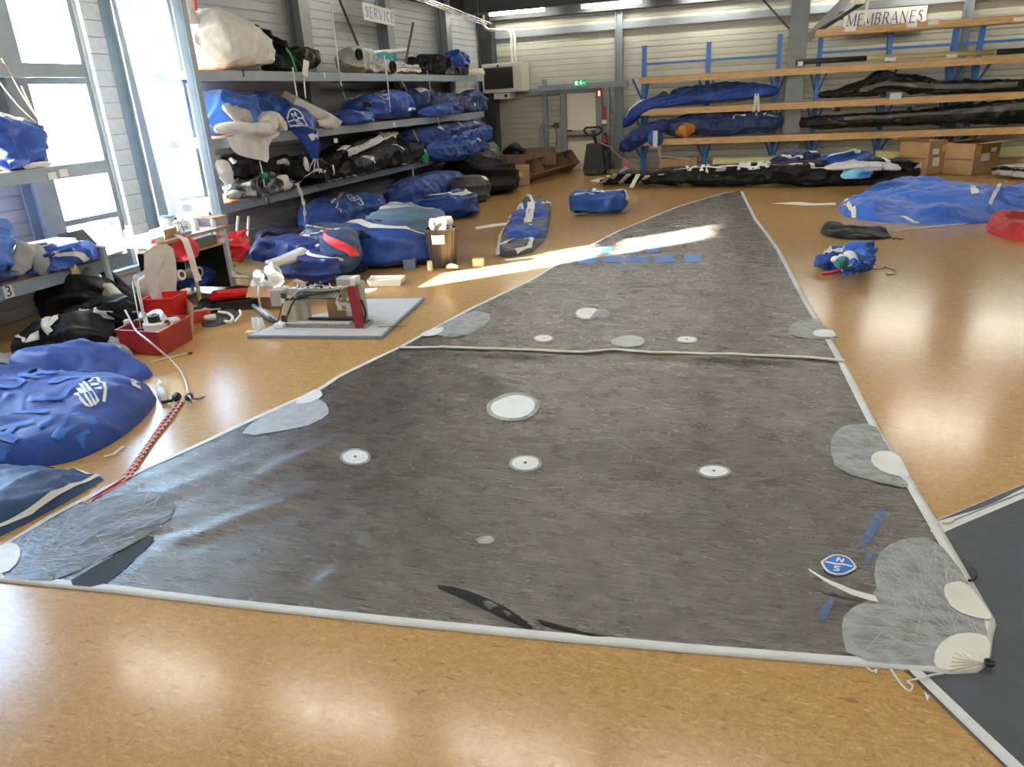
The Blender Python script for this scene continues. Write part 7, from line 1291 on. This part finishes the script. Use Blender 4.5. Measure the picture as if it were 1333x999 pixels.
# ================================================================== FLOOR IN FRONT OF THE RACK
lf = soft('black_sail_bag', 'very long black sail bag with white letters lying before the racks', 'rolled sail', [(*q_, a, b) for q_, a, b in [(F(832, 232, .2), .25, .12), (F(870, 229, .22), .40, .2), (F(950, 227, .24), .45, .22), (F(1050, 225, .26), .5, .25), (F(1130, 222, .26), .5, .26), (F(1178, 222, .24), .4, .24), (F(1192, 223, .2), .2, .16)]], C_black, amp=.04, seed=231, base=0, nu=130, cap=.03)
LB = lf
for ch, u_, ph_, sz in (('V', .205, .95, .32), ('I', .25, .9, .30), ('I', .268, .85, .30), ('F', .40, 1.15, .36), ('O', .436, 1.15, .36), ('R', .472, 1.15, .36)):
    for p in stroke_polys(ch, 0, 0, sz, sz, sz*.22): lf.decal(u_, ph_, [p], 'white_letter', M_lw, lf.e, .03, .05)
lf.decal(.32, .75, [[(-.12, -.12), (.12, -.12), (.12, .12), (-.12, .12)]], 'lilac_patch', mat('lilac patch', (.42, .43, .60), .5), lf.e, .02)
lf.ribbon([(.14, .9), (.45, 1.05), (.60, 1.0)], .06, 'white_stripe', M_strap, lf.e, .015); lf.ribbon([(.62, 1.0), (.63, .5), (.68, .45)], .06, 'white_stripe', M_strap, lf.e, .015)
heap('orange_flap', 'orange cloth flap at the left end of the long black bag', 'cloth', [(836, 240), (842, 233), (868, 233), (880, 236), (860, 240)], .06, mat('orange flap cloth', (.55, .14, .04), .5), seed=232, amp=.02, z0=.0)
lf = soft('black_strapped_pile', 'black pile with white straps at the left end before the door', 'bag', [(*q_, a, b) for q_, a, b in [(F(782, 236, .06), .2, .06), (F(800, 233, .12), .35, .12), (F(825, 230, .16), .45, .16), (F(845, 228, .14), .35, .14)]], C_black, amp=.06, seed=233, base=0)
for px, py, dx, dy in ((790, 232, 6, -12), (800, 230, 4, -12), (812, 232, 10, -14), (826, 238, 8, -20), (838, 232, 8, -12), (850, 226, 14, -8)):
    a, c = F(px, py+3, .06), F(px+dx, py+dy+8, .30); MB().bar(a+Vector((0, -.45, 0)), c+Vector((0, -.35, .02)), .10, .02).obj('white_strap', M_strap, lf.e)
heap('white_cord_heap', 'white strap lying on the floor left of the black pile', 'strap', [(764, 236), (785, 233), (800, 235), (785, 238)], .03, M_strap, seed=234, amp=.01)
heap('light_blue_cloth', 'pale blue cloth on the black strapped pile', 'cloth', [(800, 232), (818, 229), (826, 231), (812, 234)], .30, mat('pale blue cloth', (.15, .36, .60), .5), seed=235, amp=.02)
BF = 'blue and white bags behind the long black bag'
lf = soft('blue_cloth_bag', 'blue bag with white cords right of the pale yellow foam', 'bag', [(*q_, a, b) for q_, a, b in [(F(1000, 216, .35), .2, .15), (F(1020, 214, .38), .35, .22), (F(1045, 212, .38), .35, .22), (F(1060, 213, .3), .2, .15)]], C_navy, BF, amp=.06, seed=236)
for a_ in ((.2, 1.4), (.5, 1.2), (.75, 1.5)): lf.ribbon([(a_[0], a_[1]), (a_[0]+.12, a_[1]-.5), (a_[0]+.16, a_[1]-.9)], .06, 'white_cord', M_strap, lf.e, .015)
lf = soft('blue_cloth_bag', 'blue bag topped with white cloth at the right end of the black bag', 'bag', [(*q_, a, b) for q_, a, b in [(F(1062, 214, .40), .25, .16), (F(1090, 211, .45), .4, .22), (F(1120, 210, .42), .4, .20), (F(1142, 213, .35), .2, .12)]], C_blue, BF, amp=.06, seed=237)
lf.ribbon([(.2, 1.0), (.5, 1.1), (.6, 1.6)], .07, 'white_cord', M_strap, lf.e, .015)
tag(Loft([(*F(1072, 219, .50), .2, .05), (*F(1110, 215, .54), .36, .09), (*F(1150, 217, .50), .3, .07), (*F(1172, 221, .46), .14, .04)], amp=.05, seed=238).mb(60, 30).obj('white_cloth', cloth('white grey cloth', (.50, .51, .55)), None, smooth=True), 'white grey cloth spread over the right end of the black bag', 'cloth')
tag(Loft([(*F(1094, 229, .50), .1, .05), (*F(1112, 226, .54), .22, .10), (*F(1128, 226, .50), .14, .06)], amp=.04, seed=239).mb(40, 24).obj('sky_blue_cloth', mat('sky blue cloth', (.12, .36, .62), .5), None, smooth=True), 'sky blue cloth hanging over the front of the black bag', 'cloth')
for k in range(6): LB.ribbon([(.955+.006*k, .2+.1*k), (.962+.006*k, .75+.05*k)], .03, 'white_lacing', M_strap, LB.e, .02, n=10)
for u_, pts in ((.72, [(.70, 1.0), (.71, .4)]), (.74, [(.72, .5), (.76, .3), (.79, .55)]), (.9, [(.86, 1.3), (.88, .8), (.86, .4)])): LB.ribbon(pts, .06, 'white_piping', M_strap, LB.e, .015)
# cardboard boxes
def carton(lab, p0, p1, dpt, h, flaps, rz_extra=0.0):
    a, c = F(*p0), F(*p1); d = (c-a).normalized(); n_ = Vector((-d.y, d.x, 0)); L_ = (c-a).length; A = Vector((a.x, a.y)); e = empty('cardboard_carton', ((a+c)/2+n_*dpt/2), lab, 'box', 'cardboard boxes before the right rack'); boxframe(e, A, Vector((d.x, d.y))*L_, Vector((n_.x, n_.y))*dpt, h, M_card, .01, .0, 0)
    for (u0, v0, u1, v1, ou, ov, dz) in flaps:
        P0 = a+d*L_*u0+n_*dpt*v0; P1 = a+d*L_*u1+n_*dpt*v1; o = d*ou+n_*ov; q4 = [P0+Vector((0, 0, h)), P1+Vector((0, 0, h)), P1+o+Vector((0, 0, h+dz)), P0+o+Vector((0, 0, h+dz))]; MB().add(q4+[v-Vector((0, 0, .01)) for v in q4], [(0, 1, 2, 3), (7, 6, 5, 4), (0, 4, 5, 1), (1, 5, 6, 2), (2, 6, 7, 3), (3, 7, 4, 0)]).obj('flap', M_card, e)
    return e, a, d, n_, L_
def stick(e, a, d, n_, u, z, w_, h_, m, face=0, dpt=0): p = a+d*u+Vector((0, 0, z))-n_*.008; M3 = Matrix((d, n_, Vector((0, 0, 1)))).transposed(); MB().box(p, (w_, .006, h_), M=M3).obj('label', m, e)
M_yel = mat('yellow tape', (.62, .50, .06), .5)
e, a, d, n_, L_ = carton('left open cardboard box with white labels, by the end of the black bag', (1205, 229), (1228, 226), .74, .72, ((0, 1, 1, 1, 0, .25, .05), (0, 0, 0, 1, -.1, 0, .06)))
stick(e, a, d, n_, L_*.45, .28, .2, .18, M_white); stick(e, a, d, n_, L_*.35, .50, .2, .12, M_white); stick(e, a, d, n_, L_*.9, .55, .2, .14, M_yel); MB().box(a+d*.0+n_*.39+Vector((-.01, 0, .36))-d*.012, (.01, .70, .03), math.atan2(d.y, d.x)).obj('tape', M_card2, e)
e, a, d, n_, L_ = carton('right cardboard box with flaps ajar and white label', (1264, 229), (1297, 224), .66, .66, ((0, 0, 1, 0, 0, -.30, .02), (0, 1, 1, 1, 0, -.55, .10), (1, 0, 1, 1, .25, 0, -.04)))
stick(e, a, d, n_, L_*.42, .36, .30, .16, M_white); stick(e, a, d, n_, L_*.72, .50, .18, .08, M_white); stick(e, a, d, n_, L_*.14, .50, .16, .22, M_yel); MB().box(a+n_*.33+Vector((0, 0, .33))-d*.012, (.01, .60, .03), math.atan2(d.y, d.x)).obj('tape', M_card2, e)
lf = soft('grey_cloth', 'folded grey and black cloth on the floor at the right frame edge', 'cloth', [(*q_, a, b) for q_, a, b in [(F(1294, 223, .1), .2, .08), (F(1318, 222, .14), .35, .13), (F(1345, 223, .14), .4, .13), (F(1370, 223, .14), .4, .12)]], C_lgrey, amp=.05, seed=241, base=0); lf.ribbon([(.05, .6), (.4, .4), (.7, .3)], .10, 'black_edge', C_black, lf.e, .015)
# chalky white traces on the floor
tag(patch([fw([(1002, 265), (1040, 263), (1060, 265), (1088, 264), (1088, 267), (1050, 268), (1020, 266)])], .003, 'paper_trail', M_white, None, step=.2, zf=lambda x, y: np.asarray(x)*0, top=True), 'thin white paper strip on the floor left of the blue sail', 'paper')
for pts, lab in (([(618, 296), (640, 292), (660, 290), (660, 293), (640, 296), (620, 299)], 'thin white strip on the floor between bin and black blue bag'), ([(655, 338), (690, 334), (700, 334), (690, 337), (660, 340)], 'white scrap under the near end of the blue black bag')):
    tag(patch([fw(pts)], .003, 'paper_trail', M_white, None, step=.2, zf=lambda x, y: np.asarray(x)*0, top=True), lab, 'paper')
# ================================================================== THINGS ON THE MIDDLE AND RIGHT FLOOR
h = heap('blue_sail', 'big rumpled royal blue sail spread on the floor at the right', 'sail', [(1088, 272), (1098, 263), (1115, 258), (1140, 248), (1160, 246), (1230, 244), (1345, 248), (1400, 250), (1400, 290), (1345, 287), (1290, 290), (1240, 294), (1190, 294), (1130, 287), (1100, 283)], .22, cloth('vivid blue nylon', (.025, .13, .62), .38), seed=251, amp=.085, fr=1.3, w=.45, lump=.8, step=.05)
h.ribbon([F2(*q_) for q_ in ((1097, 274), (1104, 280), (1112, 285))], .05, 'white_piping', M_strap, h.e, .012); h.ribbon([F2(*q_) for q_ in ((1262, 272), (1275, 268), (1296, 268), (1294, 276), (1286, 282))], .05, 'white_piping', M_strap, h.e, .02); h.ribbon([F2(*q_) for q_ in ((1100, 262), (1103, 268), (1100, 272))], .06, 'white_piping', M_strap, h.e, .012); h.on([[F2(*q_) for q_ in ((1258, 272), (1268, 271), (1270, 278), (1260, 279))]], 'white_tab', M_white, h.e, .02, step=.08); h.ribbon([F2(*q_) for q_ in ((1172, 288), (1185, 290), (1195, 292))], .06, 'white_piping', M_strap, h.e, .012)
tag(line(sm_pts([F(*q_, .01) for q_ in ((1160, 302), (1185, 298), (1220, 295), (1258, 292))], 30), .016, 'white_rope', M_strap), 'white rope on the floor along the front of the blue sail', 'rope')
h = heap('red_bag', 'red cloth bag lying at the right frame edge in front of the blue sail', 'bag', [(1280, 300), (1286, 290), (1305, 285), (1345, 286), (1370, 290), (1370, 316), (1330, 315), (1295, 308)], .14, C_red, seed=252, amp=.06, fr=2.2, ang=.8, w=.16, lump=.6)
h = heap('flat_black_bag', 'long flat black bag on the floor right of the sail tip', 'bag', [(1067, 306), (1070, 297), (1078, 295), (1100, 300), (1145, 299), (1160, 306), (1163, 312), (1100, 313)], .10, C_black, seed=253, amp=.03, w=.10)
tag(line(sm_pts([F(1162, 311, .01), F(1168, 310, .01), F(1174, 312, .01), F(1176, 310, .01)], 14), .01, 'tie_string', M_card2), 'short brown cord at the end of the flat black bag', 'cord')
h = heap('small_sail_bag', 'small blue and white sail bag with cords on the right floor', 'bag', [(1067, 350), (1066, 338), (1078, 330), (1092, 329), (1100, 326), (1114, 325), (1128, 334), (1135, 344), (1132, 352), (1100, 355), (1080, 354)], .15, C_blue2, seed=254, amp=.06, fr=3.2, w=.14, lump=.8)
h.on([[F2(*q_) for q_ in ((1070, 340), (1080, 336), (1084, 342), (1076, 348), (1070, 346))]], 'white_patch', M_lw, h.e, .012, step=.03)
l2 = Loft([(*F(1086, 340, .14), .05, .04), (*F(1095, 333, .22), .09, .06), (*F(1106, 329, .24), .10, .07), (*F(1116, 338, .20), .07, .05), (*F(1120, 348, .12), .04, .03)], amp=.07, seed=255); l2.mb(50, 30).obj('white_collar', C_white, h.e, smooth=True)
for j, (pts_, m_) in enumerate((([(1070, 344), (1078, 336), (1090, 340)], C_blue), ([(1104, 336), (1116, 334), (1130, 342)], C_blue2), ([(1110, 348), (1122, 344), (1132, 348)], C_blue), ([(1082, 334), (1096, 329), (1110, 330)], C_white), ([(1098, 352), (1112, 350), (1124, 350)], C_blue2))):
    Loft([(*F(*q_, .10+.03*(j % 3)), (.05, .10, .06)[i_], (.04, .08, .05)[i_]) for i_, q_ in enumerate(pts_)], amp=.07, seed=280+j, fr=5).mb(64, 40).obj('cloth_fold', m_, h.e, smooth=True)
l2 = Loft([(*F(1090, 346, .18), .04, .04), (*F(1097, 343, .24), .08, .07), (*F(1104, 345, .18), .04, .04)], amp=.04, seed=256); l2.mb(24, 18).obj('green_cloth', C_teal, h.e, smooth=True); line(sm_pts([F(1070, 356, .02), F(1082, 355, .03), F(1096, 351, .06)], 14), .018, 'red_cord', C_red2, h.e); line(sm_pts([F(1096, 352, .1), F(1102, 348, .16), F(1108, 345, .2)], 14), .014, 'white_cord', M_strap, h.e)
line(sm_pts([F(1132, 342, .06), F(1142, 345, .012), F(1136, 350, .012), F(1148, 349, .012), F(1150, 346, .012), F(1160, 349, .012), F(1168, 352, .012), F(1166, 356, .012), F(1154, 357, .012)], 60, 3), .012, 'cream_cord', M_cord, h.e)
# blue and black folded bag in the middle
h = heap('black_film_wrap', 'charcoal sail bag opened flat with white edges, middle of the floor', 'sail bag', [(647, 333), (652, 308), (664, 290), (672, 276), (687, 254), (718, 266), (716, 290), (712, 312), (697, 326), (690, 330), (660, 336)], .10, C_char, seed=261, amp=.03, w=.08, it=1)
h2 = Heap([F2(*q_) for q_ in ((654, 310), (662, 292), (670, 281), (690, 276), (716, 276), (715, 296), (712, 312), (690, 314), (664, 316))], .20, seed=262, amp=.04, w=.2, fr=2.5); h2.obj('blue_body', cloth('lively blue nylon', (.012, .07, .38)), h.e, .035)
for pts in ([(648, 334), (648, 325), (655, 322), (668, 320), (688, 313), (693, 318), (690, 328), (672, 333)], [(648, 330), (652, 308), (664, 288)], [(687, 254), (692, 266), (700, 279)], [(687, 254), (702, 260), (717, 266)], [(672, 276), (684, 278), (692, 280), (700, 274)], [(716, 268), (712, 272), (706, 270)]):
    Hh = h if pts[0] != (672, 276) else h2; Hh.ribbon([F2(*q_) for q_ in pts], .06, 'white_edge', M_strap, h.e, .02)
h2.ribbon([F2(694, 279), F2(688, 296), F2(686, 306)], .14, 'white_panel', M_strap, h.e, .014); h2.ribbon([F2(665, 306), F2(676, 304)], .04, 'white_tab', M_strap, h.e, .014)
v2, T = text2d('S', .16); h2.on(None, 'blue_mark', M_bl, h.e, .02, tris=(v2, T), M2=lambda a, b: (F2(689, 290)[0]+a, F2(689, 290)[1]+b))
for px in (666, 672, 677): h2.ribbon([F2(px-3, 285), F2(px, 281), F2(px+4, 285)], .05, 'white_print', M_strap, h.e, .014)
lf = soft('blue_sail_bag', 'blue rolled sail bag with white print alone on the far floor', 'bag', [(*q_, a, b) for q_, a, b in [(F(744, 264, .2), .2, .18), (F(760, 263, .22), .28, .22), (F(790, 262, .22), .28, .22), (F(808, 262, .2), .26, .22), (F(818, 263, .18), .18, .16)]], cloth('bag blue', (.010, .075, .33)), amp=.035, seed=271, base=0, cap=.1)
lf.ribbon([(.90, 1.5), (.95, .9), (.94, .2)], .07, 'white_edge', M_strap, lf.e, .012); lf.decal(.30, .75, [[(-.14, -.025), (.14, .0), (.14, .05), (-.14, .025)]], 'white_tab', M_strap, lf.e, .012); lf.decal(.48, 1.45, [[(-.13, -.08), (.13, -.08), (.12, .08), (-.1, .08)], [(-.05, -.03), (.05, -.03), (.05, .03), (-.05, .03)]], 'white_print', M_lw, lf.e, .012); lf.decal(.68, 1.5, [[(-.10, -.05), (.14, .02), (.14, .07), (-.08, .0)]], 'white_print', M_lw, lf.e, .012); lf.decal(.80, 1.3, [[(-.12, -.02), (.12, .05), (.10, .09), (-.1, .03)]], 'white_print', M_lw, lf.e, .012)
# ================================================================== DARK SAIL UNDER THE RIGHT CORNER
dk = [(1172, 868), (1400, 1090), (1560, 1100), (1520, 560), (1333, 632), (1222, 678), (1200, 690)]
e = empty('dark_sail', F(1300, 800), 'charcoal cloth sail with white edging under the big sail corner', 'sail'); flat = lambda x, y: np.asarray(x)*0+.003+.0012*(1+fbm(np.asarray(x)*2.5, np.asarray(y)*2.5, 0, 7, 2))
patch([fw(dk)], 0, 'sailcloth', mat('charcoal sailcloth', (.060, .070, .085), .55, noise=.12, nscale=9, bump=.25, bscale=26), e, step=.06, zf=flat)
for pts, w_ in (([(1172, 868), (1250, 944), (1333, 1024), (1400, 1090)], .055), ([(1200, 688), (1222, 678), (1333, 632), (1520, 560)], .085)):
    c = resample(fw(pts), 80); t = np.gradient(c, axis=0); t /= np.linalg.norm(t, axis=1)[:, None]; nn = np.c_[-t[:, 1], t[:, 0]]; nn = nn*(1 if w_ < .06 else -1)*w_; V = np.stack([np.c_[c+nn*k, np.full(len(c), .0062 if k else .003)] for k in (-.05, 0, .5, 1)], 1); b = MB(); b.v = [tuple(v) for v in V.reshape(-1, 3).tolist()]; b.f = grid_faces(80, 4); b.obj('edge_tape', M_tape, e, smooth=True)
c = resample(fw([(1230, 684), (1333, 642), (1520, 572)]), 60); line([(x_, y_, .008) for x_, y_ in c], .0025, 'seam_line', M_lgr if False else M_steel, e)
line([(*F2(1226, 684), .012), (*F2(1234, 684), .014), (*F2(1241, 681), .012)], .005, 'cord_end', M_cord, e)
# fittings of the big sail corner
c = F(1288, 864, .03); MB().lathe([(.007, -.006), (.016, -.006), (.018, 0), (.016, .006), (.007, .006), (.007, -.006)], c, 20).obj('corner_ring', M_black, SAILO, smooth=True); line([c+Vector((.016*math.cos(t), .016*math.sin(t), .006)) for t in [k*.5 for k in range(13)]], .004, 'ring_lashing', M_black, SAILO)
line(sm_pts([F(1262, 738, .02), F(1268, 742, .03), (F(1272, 750, .03)), F(1268, 756, .02), F(1260, 756, .015)], 24), .006, 'black_loop', M_black, SAILO)
for pts in ([(1160, 872), (1172, 890), (1184, 902), (1190, 892), (1178, 888), (1196, 884), (1210, 880), (1228, 877)], [(1128, 869), (1136, 875), (1142, 872), (1140, 878)], [(1205, 902), (1208, 912), (1209, 906)]): line(sm_pts([F(*q_, .012) for q_ in pts], 40, 3), .004, 'loose_thread', M_strap, SAILO)
for k in range(7): a_ = F(1284-2*k, 862, .02); t_ = k/6; p2 = F(1236+10*t_, 872-34*t_, .02); c_ = resample([(a_.x, a_.y), (p2.x, p2.y)], 12); line([(x_, y_, float(sail_z(x_, y_))+.010) for x_, y_ in c_], .003, 'webbing_stitch', C_creamc, SAILO)
# white paper slip lying on the sail
P_ = resample(fw([(1050, 760), (1075, 772), (1105, 781), (1139, 786)]), 24); b = MB(); base = sail_z(P_[:, 0], P_[:, 1]); t = np.linspace(0, 1, 24); W = .045*np.clip(t*1.6+.12, 0, 1); lift = .05*(1-t)**1.2
for i in range(24): b.v += [(P_[i, 0]+.2*W[i], P_[i, 1]-W[i]*.5, base[i]+.012+lift[i]), (P_[i, 0], P_[i, 1]+W[i]*.5, base[i]+.012+lift[i]*1.1)]
b.f = grid_faces(24, 2); tag(b.obj('paper_slip', mat('white paper', (.86, .86, .88), .6), None, smooth=True), 'curled white paper slip lying on the big sail below the blue badge', 'paper')
